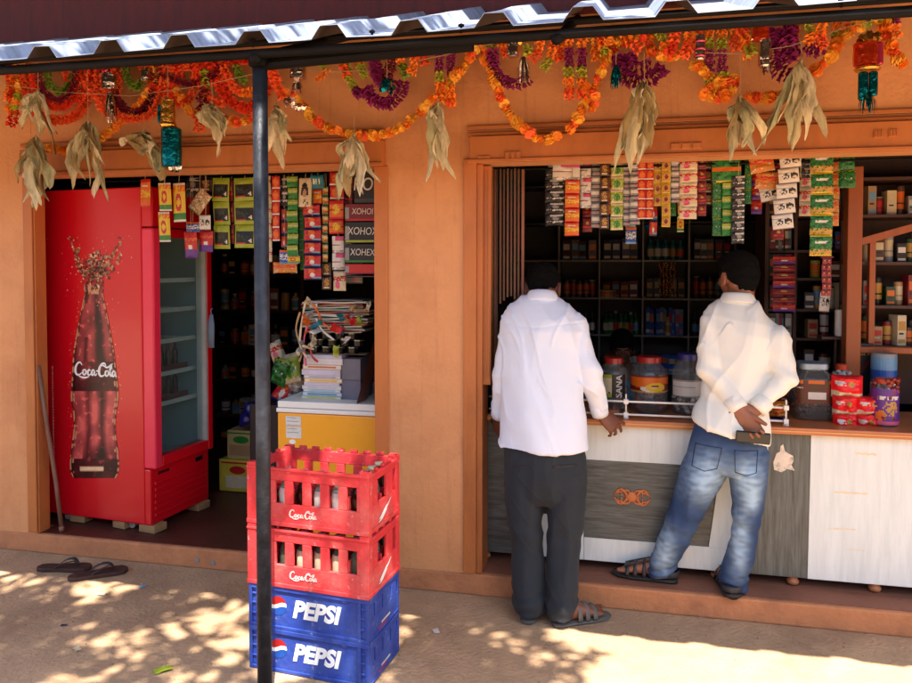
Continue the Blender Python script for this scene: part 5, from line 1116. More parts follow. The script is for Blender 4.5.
for j, z in enumerate(cz[:-1]):
    for k in range(20):
        c = ['dgreen', 'brown', 'tan', 'grey', 'dred', 'black', 'cream'][(k * 2 + j * 3) % 7]
        shelf_item('box' if (k + j) % 2 else 'can', ax(866, .65) + k * .047, .64, z, .145 - .028 * ((k * 2 + j) % 3), .041, P(c), '%s %s on the %s shelf of the orange-brown cabinet' % (dn.get(c, c), 'carton' if (k + j) % 2 else 'tin', ['lowest', 'second', 'third', 'top'][j]), 'goods in the orange-brown cabinet')
# left room: racks in the dark
lk = empty('dark_rack', (-2.2, 2.3, .1), label='dark rack of goods at the back of the left room', cat='rack')
lx0, lx1 = ax(212, 2.2), ax(300, 2.2); lzs = [at(240, y, 2.2).z for y in (450, 415, 380, 345, 310, 275)]
m = MB(); [m.bb(x, x + .03, 2.2, 2.5, .104, 2.1) for x in (lx0, (lx0 + lx1) / 2, lx1)]; m.build('upright', WOODD, lk)
for z in lzs: m = MB(); m.bb(lx0 + .03, lx1, 2.19, 2.5, z - .02, z); m.build('rack_shelf', WOODD, lk)
for j, z in enumerate(lzs):
    for k in range(8):
        c = ['brown', 'cream', 'dred', 'dgreen', 'grey', 'tan', 'black'][(k * 3 + j * 2) % 7]
        shelf_item(['box', 'can', 'bottle'][(k + j) % 3], lx0 + .08 + k * (lx1 - lx0 - .1) / 7.5, 2.26, z, .12 + .06 * rnd.random(), .07, P(c), '%s %s on the %s shelf of the dark rack behind the cooler' % (dn.get(c, c), ['carton', 'tin', 'bottle'][(k + j) % 3], ['lowest', 'second', 'third', 'fourth', 'fifth', 'top'][j]), 'goods on the dark rack')
# ================================================================== garlands
GY = -.12
def petal_puff(r, seed, n=11, layers=4):
    q = random.Random(seed); m = MB(); mi = 0
    for L in range(layers):
        t = L / (layers - 1); rr_ = r * (1 - .25 * abs(t - .4)); zc = r * (-.55 + 1.0 * t)
        for k in range(n):
            a = 2 * math.pi * (k + .5 * (L % 2)) / n + q.uniform(-.15, .15); el = -.35 + 1.25 * t + q.uniform(-.15, .15); d = V((math.cos(a) * math.cos(el), math.sin(a) * math.cos(el), math.sin(el))); s = V((-math.sin(a), math.cos(a), 0)); u = d.cross(s)
            c = V((0, 0, zc * .35)); w_ = r * .38; l = rr_ * q.uniform(.85, 1.1)
            m.add([c + d * l * .25 - s * w_ * .4, c + d * l * .25 + s * w_ * .4, c + d * l + s * w_ * .9 + u * r * q.uniform(-.1, .12), c + d * l * 1.06 + u * r * .1, c + d * l - s * w_ * .9 + u * r * q.uniform(-.1, .12)], [(0, 1, 2, 3, 4)], mi)
    m.ell((0, 0, 0), (r * .55, r * .55, r * .5), 8, rings=5)
    return m
PMAT = {k: M('petal_' + k, c, .7, var=.22, scale=30) for k, c in dict(orange=(255, 148, 44), amber=(255, 190, 66), red=(238, 66, 28), coral=(252, 108, 54), purple=(146, 26, 108), green=(112, 140, 40), lime=(176, 186, 56), wine=(128, 18, 50)).items()}
for mm_ in PMAT.values():
    mm_.node_tree.nodes['Principled BSDF'].inputs['Subsurface Weight'].default_value = 0
FM_ = {}
def flower_mesh(col, v):
    if (col, v) not in FM_:
        m = petal_puff(1.0, v * 7 + 3); o = m.build('f', PMAT[col], None); FM_[(col, v)] = o.data; bpy.data.objects.remove(o)
    return FM_[(col, v)]
def crv(pts, step):
    q = []
    for i in range(len(pts) - 1):
        p0_, p1_, p2_, p3_ = pts[max(0, i - 1)], pts[i], pts[i + 1], pts[min(len(pts) - 1, i + 2)]
        for k in range(12):
            t = k / 12; q.append(.5 * ((2 * p1_) + (p2_ - p0_) * t + (2 * p0_ - 5 * p1_ + 4 * p2_ - p3_) * t * t + (-p0_ + 3 * p1_ - 3 * p2_ + p3_) * t ** 3))
    q.append(pts[-1]); out = [q[0]]; acc = 0
    for a, b in zip(q, q[1:]):
        d = (b - a).length; 
        while acc + d >= step and d > 1e-9:
            t = (step - acc) / d; a = a.lerp(b, t); out.append(a); d = (b - a).length; acc = 0
        acc += d
    return out
def chain(pts, cols, label, Y=GY, r=.02, step=.028, group='marigold chains under the awning'):
    P3 = [at(x, y, Y + .02 * math.sin(x * .3)) for x, y in pts]; pos = crv(P3, step); e = empty('flower_garland', P3[0], 0, label, 'garland', group)
    for i, p in enumerate(pos[:98]):
        c = cols[(i * 7 + int(3 * noise.noise(p * 9))) % len(cols)]; o = bpy.data.objects.new('flower', flower_mesh(c, rnd.randrange(3))); COL.objects.link(o); o.parent = e
        o.location = p - P3[0] + V((rnd.uniform(-.004, .004), rnd.uniform(-.006, .006), rnd.uniform(-.003, .003))); o.rotation_euler = (rnd.random() * 6, rnd.random() * 6, rnd.random() * 6); s = r * 1.17 * rnd.uniform(.78, 1.2); o.scale = (s, s, s)
    m = MB(); m.tube([p - P3[0] for p in pos], .0012, 4); m.build('thread', STRING, None).parent = e
    return e
def frill(m, pts, r, mi, step=.0115, seed=0):      # a dense rope of ruffled rings
    pos = crv(pts, step); q = random.Random(seed)
    for i, p in enumerate(pos):
        t = (pos[min(len(pos) - 1, i + 1)] - pos[max(0, i - 1)]); t = t.normalized() if t.length > 0 else V((0, 0, 1))
        X = V((0, 1, 0)) - t * t.y; X = X.normalized() if X.length > .1 else V((1, 0, 0)); Yv = t.cross(X); n = 10; ph = q.random() * 6
        rr_ = r * 1.38 * q.uniform(.8, 1.15); p = p + V((q.gauss(0, .003), q.gauss(0, .004), 0)); vs = [p]
        for k in range(n):
            a = ph + 2 * math.pi * k / n; kk = rr_ * (1 if k % 2 else .8) * q.uniform(.9, 1.1); vs.append(p + X * kk * math.cos(a) + Yv * kk * math.sin(a) + t * (.008 if k % 2 else -.006))
        c = mi if isinstance(mi, int) else mi(i / max(1, len(pos) - 1))
        m.add(vs, [(0, k + 1, (k + 1) % n + 1) for k in range(n)], c)
def toran(loops, label, Y=GY, extra=(), name='flower_toran'):
    # loops: (colour names, px points, radius)
    p0_ = at(*loops[0][1][0], Y); e = empty(name, p0_, 0, label, 'garland', 'frilly garlands hanging on the beam')
    for j, (cn, pts, r) in enumerate(loops):
        m = MB(); cl = cn if isinstance(cn, (list, tuple)) else [cn]
        P3 = [at(x, y, Y - .012 * j) - p0_ for x, y in pts]
        frill(m, P3, r, (lambda t, n=len(cl): min(n - 1, int(t * n))) if len(cl) > 1 else 0, seed=j + int(pts[0][0])); m.build('petal_rope', [PMAT[c] for c in cl], None).parent = e
    return e
def U(cx, top, w_, bot, k=0): return [(cx - w_, top), (cx - w_ * .93, top + (bot - top) * .5), (cx - w_ * .55, bot - 5), (cx, bot), (cx + w_ * .55, bot - 5), (cx + w_ * .93, top + (bot - top) * .5), (cx + w_, top)]
toran([('coral', U(58, 66, 34, 120), .021), ('red', U(58, 66, 24, 106), .02), ('green', U(60, 70, 13, 92), .016), ('wine', U(58, 66, 18, 100), .014)], 'large red-orange looped garland with a green centre at the far left')
toran([('red', [(8, 70), (12, 90), (14, 110), (10, 126)], .02), ('orange', [(20, 66), (10, 88), (8, 100)], .018)], 'part of a red garland cut by the left edge of the view')
toran([('wine', U(134, 64, 22, 112), .019), ('coral', U(134, 64, 30, 119), .017), ('green', U(136, 68, 10, 88), .016)], 'wine and coral looped garland with green centre beside the gold and teal ornament')
toran([(['coral', 'red', 'coral'], U(182, 64, 14, 104), .018), ('lime', [(205, 72), (206, 82), (204, 92)], .02), (['wine', 'coral'], [(205, 90), (202, 108), (198, 132)], .022)], 'coral garland with a lime tuft and a drooping red end')
toran([('red', [(212, 62), (216, 78), (224, 94), (236, 105), (250, 108), (262, 96), (268, 78), (270, 64)], .022), (['coral', 'orange'], [(222, 62), (230, 80), (240, 92), (256, 90), (262, 70)], .017), ('green', [(236, 66), (239, 76), (246, 82)], .017), ('coral', [(268, 64), (276, 80), (282, 100)], .02)], 'dense red-orange garland bunched behind the top of the pole')
toran([('red', [(150, 63), (180, 64), (215, 62), (250, 60)], .017), ('coral', [(140, 68), (172, 69), (200, 66)], .013)], 'straight red frilly rope running along under the beam')
toran([('wine', [(10, 68), (50, 67), (95, 65), (140, 63)], .013)], 'straight dark wine rope along the beam at the far left')
toran([(['lime', 'orange'], [(318, 62), (326, 70), (318, 80)], .013)], 'small lime and orange tuft right of the pole')
toran([(['orange', 'coral', 'lime', 'purple'], [(340, 55), (345, 70), (353, 86), (362, 98)], .018), (['orange', 'lime'], [(356, 54), (361, 68), (366, 78)], .016), ('purple', [(366, 88), (374, 100), (388, 104), (400, 95), (404, 80)], .024), ('purple', [(374, 60), (378, 76), (388, 86), (396, 78)], .024), ('wine', [(392, 52), (390, 68), (384, 80)], .02),
       (['orange', 'green'], [(398, 50), (402, 66), (408, 78)], .016), (['coral', 'orange'], [(416, 47), (414, 60), (410, 74)], .018)], 'purple garland with orange strands and a teal rosette right of the pole')
for x in (440, 452): toran([(['coral', 'purple', 'purple', 'lime', 'orange', 'orange'], [(x, 44), (x - 1, 72), (x, 104 - (446 - x) * .3)], .016)], 'frilly tassel of orange, purple and lime, %s of the pair over the pillar' % ('left' if x < 445 else 'right'))
toran([('purple', [(492, 50), (494, 66), (504, 80), (518, 84), (530, 78)], .021), (['lime', 'orange'], [(486, 44), (498, 43), (510, 42)], .016), (['coral', 'orange', 'lime'], [(554, 38), (550, 56), (542, 70)], .017), (['orange', 'coral'], [(540, 40), (538, 52), (532, 60)], .017), ('lime', [(526, 46), (528, 54)], .016)], 'purple crescent garland with orange ends behind the silver foil')
for x in (569, 582): toran([(['orange', 'purple', 'purple', 'lime', 'orange', 'coral'], [(x, 38), (x, 68), (x, 100)], .017)], 'frilly tassel of orange and purple, %s of the pair beside the amber loop' % ('left' if x < 575 else 'right'))
toran([('purple', [(618, 56), (622, 74), (636, 82), (652, 78), (664, 66)], .026), ('purple', [(628, 54), (634, 68), (650, 66)], .026), (['coral', 'orange', 'lime'], [(598, 34), (604, 48), (606, 56)], .017), (['orange', 'coral'], [(624, 34), (632, 44), (640, 50)], .018), (['lime', 'orange'], [(660, 32), (664, 44), (666, 54)], .016), (['coral', 'red'], [(676, 30), (674, 46), (668, 56)], .018), (['orange', 'coral'], [(690, 28), (688, 46), (684, 58)], .018)], 'large purple fan garland under orange strands in the middle of the opening')
for x in (709, 722): toran([(['orange', 'lime', 'purple', 'purple', 'lime', 'orange'], [(x, 28), (x, 60), (x, 94)], .017)], 'frilly tassel of orange and purple, %s of the pair by the striped ribbon' % ('left' if x < 715 else 'right'))
toran([('purple', [(776, 30), (772, 50), (776, 70), (790, 76)], .026), ('purple', [(790, 24), (788, 44), (790, 62)], .027), ('purple', [(806, 46), (816, 52), (822, 50)], .02), (['coral', 'orange', 'lime'], [(738, 26), (746, 40), (752, 54)], .018), (['lime', 'orange'], [(808, 24), (812, 34), (806, 44)], .016), (['orange', 'coral'], [(822, 22), (820, 38), (826, 48)], .018)], 'tall purple garland between a silver-orange foil and the doll ornament')
OA = ['orange', 'amber', 'amber', 'orange', 'amber', 'orange', 'amber', 'coral']
chain([(50, 148), (68, 151), (86, 145), (104, 136), (118, 124)], ['amber', 'orange'], 'amber marigold chain sweeping up across the husk bunches at far left')
chain([(118, 122), (134, 112), (146, 96), (156, 80), (158, 68)], OA, 'amber chain climbing to the beam left of the gold and teal ornament')
chain([(168, 76), (178, 92), (188, 108), (200, 118), (216, 116), (236, 122), (258, 116)], ['amber', 'orange', 'coral'], 'amber chain drooping towards the pole from the left')
chain([(286, 92), (300, 102), (312, 118), (330, 128), (350, 134), (372, 136), (392, 132), (408, 122), (422, 110), (432, 98)], OA, 'long amber and orange chain swagged from the pole to the pillar', r=.019)
chain([(446, 100), (450, 84), (456, 74), (464, 66), (472, 54), (482, 44)], OA, 'orange chain rising over the pillar to the beam')
chain([(446, 86), (448, 96), (450, 104)], ['coral', 'orange'], 'short orange drop at the foot of the pillar tassels')
chain([(484, 46), (486, 58), (492, 74), (500, 94), (508, 112), (520, 126), (534, 136), (548, 139), (560, 134)], OA, 'deep amber swag, left half, over the corner of the counter opening', r=.021)
chain([(572, 128), (580, 112), (590, 94), (598, 78), (604, 64), (608, 50)], OA, 'deep amber swag, right half, rising to the purple fan')
chain([(586, 88), (596, 96), (594, 104), (588, 110)], ['orange', 'coral'], 'loose orange cluster at the foot of the right tassel pair')
chain([(604, 40), (618, 42), (630, 40), (646, 38)], ['red', 'orange', 'amber'], 'short orange and red row along the beam above the purple fan')
chain([(650, 50), (660, 54), (672, 56), (684, 52), (692, 44), (698, 30)], OA, 'orange chain scalloped under the strands right of the purple fan', r=.022)
chain([(694, 66), (704, 70), (714, 80), (726, 84), (736, 78), (728, 94), (712, 96), (702, 94)], ['orange', 'coral', 'amber'], 'bunched orange chain under the tassels by the striped ribbon', r=.021)
chain([(750, 96), (764, 98), (778, 96), (790, 92)], OA, 'short orange chain between two husk bunches on the right')
chain([(816, 70), (826, 62), (834, 52), (838, 42), (848, 32), (858, 22)], OA, 'orange chain rising left of the doll ornament', r=.021)
chain([(884, 22), (884, 34), (890, 46), (898, 58), (902, 66)], ['amber', 'orange', 'coral'], 'orange chain falling right of the doll ornament', r=.022)
chain([(860, 28), (872, 20), (884, 18)], ['amber', 'lime'], 'amber and lime flowers above the doll ornament')
toran([('red', U(80, 64, 12, 100), .018), ('coral', U(98, 64, 16, 96), .016)], 'red garland tucked between the first two looped garlands')
toran([('coral', U(108, 64, 10, 112), .018)], 'coral garland behind the silver-pink foil')
toran([('red', U(164, 66, 16, 92), .018), ('wine', U(190, 64, 30, 84), .016)], 'red and wine garland behind the gold and teal ornament')
toran([(['coral', 'red'], [(224, 62), (226, 84), (230, 104)], .02), (['red', 'coral'], [(196, 62), (200, 80), (210, 98), (224, 104)], .018)], 'red strands hanging just left of the pole')
chain([(28, 66), (22, 84), (16, 100), (10, 112)], ['orange', 'amber', 'lime'], 'short orange chain at the far left edge')
for x, y0, y1, cl, lb in ((348, 54, 74, ['orange', 'lime'], 'short orange strand left of the purple rosette garland'), (424, 46, 64, ['orange', 'coral'], 'short orange strand right of the purple rosette garland'), (470, 44, 60, ['coral', 'orange'], 'short coral strand over the right of the pillar'), (505, 40, 56, ['orange', 'coral'], 'short orange strand before the purple crescent'),
                          (560, 36, 62, ['orange', 'coral'], 'orange strand left of the tassel pair by the amber loop'), (596, 32, 60, ['amber', 'orange'], 'amber strand left of the large purple fan'), (612, 32, 52, ['coral', 'red'], 'coral strand over the left of the purple fan'), (650, 32, 56, ['orange', 'coral'], 'orange strand over the middle of the purple fan'),
                          (700, 28, 66, ['orange', 'amber'], 'amber and orange strand by the striped foil roll'), (735, 24, 52, ['orange', 'coral'], 'orange strand right of the striped-ribbon tassels'), (746, 24, 60, ['coral', 'orange'], 'coral strand left of the silver-orange lantern'), (795, 22, 58, ['orange', 'purple'], 'orange strand on the tall purple garland'), (838, 18, 44, ['orange', 'lime'], 'orange and lime strand left of the doll ornament'), (850, 18, 36, ['coral', 'orange'], 'short coral strand touching the doll ornament'), (896, 14, 40, ['purple', 'orange'], 'purple strand at the far right edge')):
    toran([(cl, [(x, y0), (x - 1, (y0 + y1) / 2), (x + 1, y1)], .017)], lb, Y=-.1)
# lines
def line(pts, label, Y=-.16, r=.0016):
    m = MB(); m.tube([at(x, y, Y) for x, y in pts], r, 5); o = m.build('hanging_line', STRING, None); tag(o, label, 'string')
line([(-30, 80), (60, 92), (130, 96), (200, 86), (262, 72)], 'thin string sagging across the left garlands')
line([(282, 64), (330, 72), (372, 70), (440, 56), (500, 42)], 'thin string sagging between pole and pillar tassels')
line([(690, 52), (740, 54), (790, 46), (850, 26), (930, 8)], 'thin string behind the silver foil on the right')
# husk / dried leaf bunches
LEAFM = [M('dried_leaf_%d' % k, c, .85, var=.3, scale=9, bump=.8, bscale=40, dirt=d_, dscale=5, damt=.7, stretch=(3.5, 3.5, .6)) for k, (c, d_) in enumerate((((212, 200, 164), (160, 146, 106)), ((190, 186, 148), (136, 134, 92)), ((226, 214, 184), (180, 160, 122)), ((168, 146, 102), (116, 96, 62))))]
def husk(px, py, blades, label, Y=-.2, top=None, seed=1):
    q = random.Random(seed); m = MB(); o0 = at(px, py, Y); k = mpp(px, Y)
    extra = [(px + (tx - px) * q.uniform(.3, 1.1) + q.uniform(-5, 5), py + (ty - py) * q.uniform(.35, .8), w_ * q.uniform(.5, .9)) for tx, ty, w_ in blades[:4]]
    for (tx, ty, w_) in blades + extra:
        L = V((tx - px, 0, -(ty - py))) * k; end = V((L.x, q.uniform(-.05, .05), L.z)); n = 16; w_ = w_ * k * .56; vs = []; ph = q.random() * 6; cup = q.uniform(-.9, .9); tw = q.uniform(-1.0, 1.0); S = 7; curl = q.uniform(-.03, .03); pk = q.uniform(.35, .65); lm = end.length
        side0 = V((1, q.uniform(-.9, .9), 0)).normalized(); bend = V((q.uniform(-.02, .02), q.uniform(-.035, .02), 0))
        for i in range(n + 1):
            t = i / n; c = end * t + bend * math.sin(t * math.pi) + V((.006 * math.sin(t * 8 + ph) + curl * max(0, t - .7) * 2, .008 * math.sin(t * 6 + ph) + curl * max(0, t - .75) * 3, 0)); ww = w_ * (math.sin(math.pi * t ** (math.log(.5) / math.log(pk))) ** .7 if 0 < t < 1 else 0) * (1 + .18 * math.sin(t * 19 + ph)); ww = max(ww, .0012)
            sd = Matrix.Rotation(tw * t + .3 * math.sin(t * 7 + ph), 3, 'Z') @ side0; f = V((sd.y, -sd.x, 0)) * -1
            for s_ in range(S):
                s = -1 + 2 * s_ / (S - 1); ed = 1 + (.16 * noise.noise(V((t * 14, s * 3, ph))) if abs(s) > .9 else 0)
                vs.append(c + sd * ww * s * ed + f * ww * (cup * abs(s) + .22 * math.sin(s * 6 + ph + t * 5)) + V((0, 0, .004 * math.sin(s * 5 + t * 17 + ph))))
        fs = [(i * S + s, i * S + s + 1, i * S + s + S + 1, i * S + s + S) for i in range(n) for s in range(S - 1)]
        m.add(vs, fs, q.choice([0, 0, 1, 2, 2, 3]))
    m.tube([V((0, 0, -.01)), V((0, 0, .012))], .006, 6, 1)
    e = empty('dried_leaf_bunch', o0, 0, label, 'leaf bunch', 'bunches of dried leaves under the garlands')
    o = m.build('leaves', LEAFM, None, smooth=True); o.parent = e
    sd = o.modifiers.new('t', 'SOLIDIFY'); sd.thickness = .0005
    if top is None: top = py - 40
    m = MB(); m.tube([V((0, 0, 0)), V((.002, 0, (py - top) * k * .5)), V((0, 0, (py - top) * k))], .0014, 5); m.build('string', STRING, None).parent = e
husk(38, 92, [(18, 122, 7), (34, 128, 8), (44, 126, 8), (56, 146, 7), (24, 108, 6)], 'small fan of dried leaves high at the far left', top=60, seed=3)
husk(36, 138, [(20, 192, 11), (28, 196, 14), (38, 200, 13), (50, 192, 12), (56, 182, 12), (44, 196, 12), (16, 176, 9)], 'large brown leaf bunch hanging lowest at the far left', top=126, seed=4)
husk(88, 122, [(74, 180, 11), (84, 172, 9), (98, 190, 11), (92, 178, 9), (104, 160, 8), (100, 188, 10)], 'pale leaf bunch, second from the left', top=78, seed=5)
husk(144, 132, [(122, 144, 8), (136, 152, 14), (154, 174, 12), (166, 168, 11), (150, 148, 16), (156, 158, 12)], 'crumpled leaf bunch tilted left of the gold and teal ornament', top=118, seed=6)
husk(212, 104, [(206, 126, 14), (216, 152, 13), (228, 134, 10), (224, 128, 12), (218, 140, 14)], 'broad short leaf bunch between ornament and pole', top=84, seed=7)
husk(276, 106, [(272, 150, 9), (284, 164, 10), (290, 140, 8), (280, 150, 9)], 'narrow leaf bunch just right of the pole', top=96, seed=8)
husk(354, 136, [(338, 196, 8), (348, 194, 10), (360, 190, 9), (366, 194, 7), (378, 180, 9), (356, 176, 11), (346, 182, 9)], 'spiky leaf bunch hanging under the long swag in front of the boxes', top=116, seed=9)
husk(438, 104, [(424, 178, 9), (432, 166, 10), (436, 158, 12), (446, 168, 9), (450, 176, 10), (452, 150, 9)], 'leaf bunch hanging over the orange pillar', top=98, seed=10)
husk(644, 82, [(616, 174, 8), (630, 158, 15), (628, 176, 13), (648, 150, 14), (638, 168, 15), (656, 128, 9), (644, 140, 14)], 'longest leaf bunch, hanging before the sachet strips in the middle', top=52, seed=11)
husk(740, 98, [(728, 150, 8), (733, 165, 10), (744, 146, 10), (754, 160, 10), (762, 148, 10), (746, 152, 9)], 'leaf bunch over the green strips, left of the widest bunch', top=54, seed=12)
husk(801, 62, [(750, 160, 7), (786, 148, 13), (794, 156, 12), (806, 146, 10), (824, 144, 11), (770, 132, 9), (812, 120, 12), (790, 126, 12)], 'widest spreading leaf bunch on the right', top=40, seed=13)
# foil ornaments
FS = M('silver_foil', (226, 214, 206), .14, metal=1, var=.2, bump=.6, bscale=40); FT = M('teal_foil', (8, 120, 140), .15, metal=.9, var=.4, bump=.6, bscale=40); FG = M('gold_foil', (214, 160, 70), .2, metal=.9, var=.2, bump=.5, bscale=50); FR_ = M('red_orange_foil', (206, 60, 26), .2, metal=.7, var=.3, bump=.5, bscale=40); FP = M('pink_foil', (220, 70, 110), .2, metal=.7)
def foil(px, py, parts, label, Y=-.24, top=None):
    o0 = at(px, py, Y); k = mpp(px, Y); e = empty('foil_ornament', o0, 0, label, 'foil ornament', 'foil ornaments among the garlands'); q = random.Random(int(px))
    for kind, mat, x, y, w_, h in parts:
        m = MB(); c = V(((x - px) * k, 0, -(y - py) * k)); w_ *= k / 2; h *= k
        if kind == 'tube': m.lathe([(w_ * .8, -h / 2), (w_, -h * .45), (w_ * 1.05, -h * .1), (w_, h * .1), (w_ * 1.02, h * .45), (w_ * .7, h / 2)], c, 14); nm = 'foil_body'
        elif kind == 'band': m.lathe([(w_, -h / 2), (w_ * 1.12, 0), (w_, h / 2)], c, 14); nm = 'band'
        elif kind == 'frill':
            for j in range(26):
                a = q.random() * 6.28; d = V((math.cos(a), math.sin(a), 0)); l = h * q.uniform(.6, 1); p0_ = c + d * w_ * .25 + V((0, 0, h * .45)); p1_ = c + d * w_ * q.uniform(.6, 1.1) + V((0, 0, h * .45 - l)); s = V((-d.y, d.x, 0)) * k * .9
                mm_ = (p0_ + p1_) / 2 + d * w_ * .2; m.add([p0_ - s, p0_ + s, mm_ + s, mm_ - s, p1_ + s * .5, p1_ - s * .5], [(0, 1, 2, 3), (3, 2, 4, 5)])
            nm = 'foil_fringe'
        else:
            for j in range(30):
                d = V((q.gauss(0, 1), q.gauss(0, 1), q.gauss(0, 1))).normalized(); s = d.orthogonal().normalized() * w_ * .35; b = d.cross(s); p = c + V((d.x * w_, d.y * w_, d.z * h / 2)) * .7
                m.add([p - s, p + b, p + s + d * w_ * .4, p - b + d * w_ * .3], [(0, 1, 2, 3)])
            nm = 'foil_rosette'
        m.build(nm, mat, None).parent = e
    t = (py - (top if top is not None else py - 30)) * k; m = MB(); m.tube([V((0, 0, 0)), V((0, 0, t))], .0012, 5); m.build('string', STRING, None).parent = e
foil(108, 84, [('tube', FS, 109, 82, 12, 14), ('frill', FS, 110, 104, 12, 28), ('ros', FP, 104, 72, 8, 8)], 'crumpled silver-pink foil ornament with a hanging fringe at the left', top=66)
foil(168, 100, [('tube', FG, 168, 110, 12, 22), ('band', FG, 168, 122, 13, 4), ('tube', FT, 171, 142, 17, 36), ('tube', FT, 161, 112, 6, 16), ('ros', FS, 174, 160, 12, 4)], 'cylindrical ornament, gold above and shiny teal below', top=66)
foil(145, 78, [('tube', FS, 145, 76, 7, 10)], 'tiny silver foil cap beside the coral garland', top=66)
foil(298, 72, [('tube', FS, 298, 72, 15, 14), ('frill', FS, 297, 84, 12, 16)], 'silver foil puff right of the pole, upper one', top=58)
foil(290, 100, [('ros', FS, 290, 102, 12, 10), ('ros', FS, 300, 107, 10, 7)], 'crumpled silver foil right of the pole, lower one', top=84)
foil(387, 84, [('ros', FT, 387, 86, 15, 18)], 'glittering dark teal foil rosette on the purple garland', top=60)
foil(512, 44, [('tube', FS, 513, 50, 12, 14), ('frill', FS, 523, 70, 16, 28), ('ros', FG, 516, 42, 12, 8)], 'silver foil with long curled fringe on the purple crescent', top=36)
foil(616, 66, [('frill', FT, 616, 76, 14, 24)], 'small dark teal foil tassel left of the purple fan', top=52)
m = MB()
foil(700, 34, [('tube', FS, 700, 48, 11, 26), ('band', FP, 700, 42, 12, 2), ('band', FP, 700, 50, 12, 2), ('band', FP, 700, 57, 12, 2)], 'white striped foil roll left of the tassel pair', top=24)
foil(763, 30, [('tube', FR_, 761, 34, 16, 14), ('tube', FS, 765, 54, 13, 30), ('frill', FS, 767, 66, 12, 22), ('ros', FS, 753, 38, 6, 8)], 'silver and orange foil lantern before the tall purple garland', top=18)
foil(866, 32, [('ros', FG, 868, 40, 26, 7), ('tube', FR_, 866, 56, 24, 26), ('tube', FP, 879, 56, 9, 24), ('band', FG, 868, 72, 24, 4), ('tube', FT, 864, 90, 10, 30), ('tube', FT, 874, 88, 9, 26), ('frill', FT, 868, 108, 20, 26)], 'doll-like foil ornament, orange-red above with teal legs and tassels', top=14)
# ================================================================== people
def hand(m, w, d, n, s, curl=(25, 25, 25, 25), sc=1.0, thumb=(.75, .65, -.25), spread=.12, tc=20):
    w = V(w); d = V(d).normalized(); n = V(n); n = (n - d * n.dot(d)).normalized(); s = V(s); s = (s - d * s.dot(d) - n * s.dot(n)).normalized()
    m.loft([(w - d * .02 * sc, .027 * sc, .021 * sc, s, n), (w, .027 * sc, .02 * sc, s, n), (w + d * .03 * sc, .036 * sc, .019 * sc, s, n), (w + d * .07 * sc, .042 * sc, .0155 * sc, s, n), (w + d * .092 * sc, .041 * sc, .0125 * sc, s, n), (w + d * .1 * sc, .034 * sc, .009 * sc, s, n)], 16)
    for i in range(4):
        b = w + d * (.088 - .004 * abs(i - 1)) * sc + s * (.031 - .0205 * i) * sc; L = [.070, .079, .073, .058][i] * sc; c = R(curl[i]); dd = (d + s * spread * (1.5 - i) / 1.5).normalized(); nn = n; a = 0; p = b
        for j, f in enumerate((.44, .31, .25)):
            a += c * (.75 if j == 0 else 1.0); v = dd * math.cos(a) - nn * math.sin(a); q = p + v * L * f; r0 = (.0093 - .0008 * j - (.0008 if i == 3 else 0)) * sc; m.cap(p, q, r0, r0 - .0008 * sc, 10); p = q
    b = w + d * .026 * sc + s * .024 * sc; v = (s * thumb[0] + d * thumb[1] + n * thumb[2]).normalized(); q = b + v * .042 * sc; m.cap(b, q, .0135 * sc, .0115 * sc, 10)
    v2 = (v * math.cos(R(tc)) + (d * .8 - n * .5).normalized() * math.sin(R(tc))).normalized(); q2 = q + v2 * .032 * sc; m.cap(q, q2, .011 * sc, .0085 * sc, 10)
def foot(m, heel, toe, zs, sc=1.0):      # bare foot standing on z = zs
    heel = V(heel); toe = V(toe); f = (toe - heel); f.z = 0; f.normalize(); s = V((-f.y, f.x, 0)); L = .245 * sc; Z = V((0, 0, 1)); h = V((heel.x, heel.y, zs))
    m.loft([(h + f * .0 + Z * .03, .018, .022, s, Z), (h + f * .02 + Z * .034, .03, .034, s, Z), (h + f * .06 + Z * .04, .031, .042, s, Z), (h + f * .11 + Z * .036, .034, .036, s, Z), (h + f * .16 + Z * .026, .041, .026, s, Z), (h + f * .2 + Z * .018, .043, .017, s, Z), (h + f * .215 + Z * .015, .038, .013, s, Z)], 16)
    for i in range(5):
        b = h + f * (.2 - .004 * i) + s * (.032 - .0165 * i) + Z * .014; r_ = .0125 if i == 0 else .0088; m.cap(b, b + f * (.04 - .004 * i), r_, r_ * .85, 8)
    m.cap(h + f * .05 + Z * .05, h + f * .05 + Z * .11, .03, .028, 14); return f, s, h
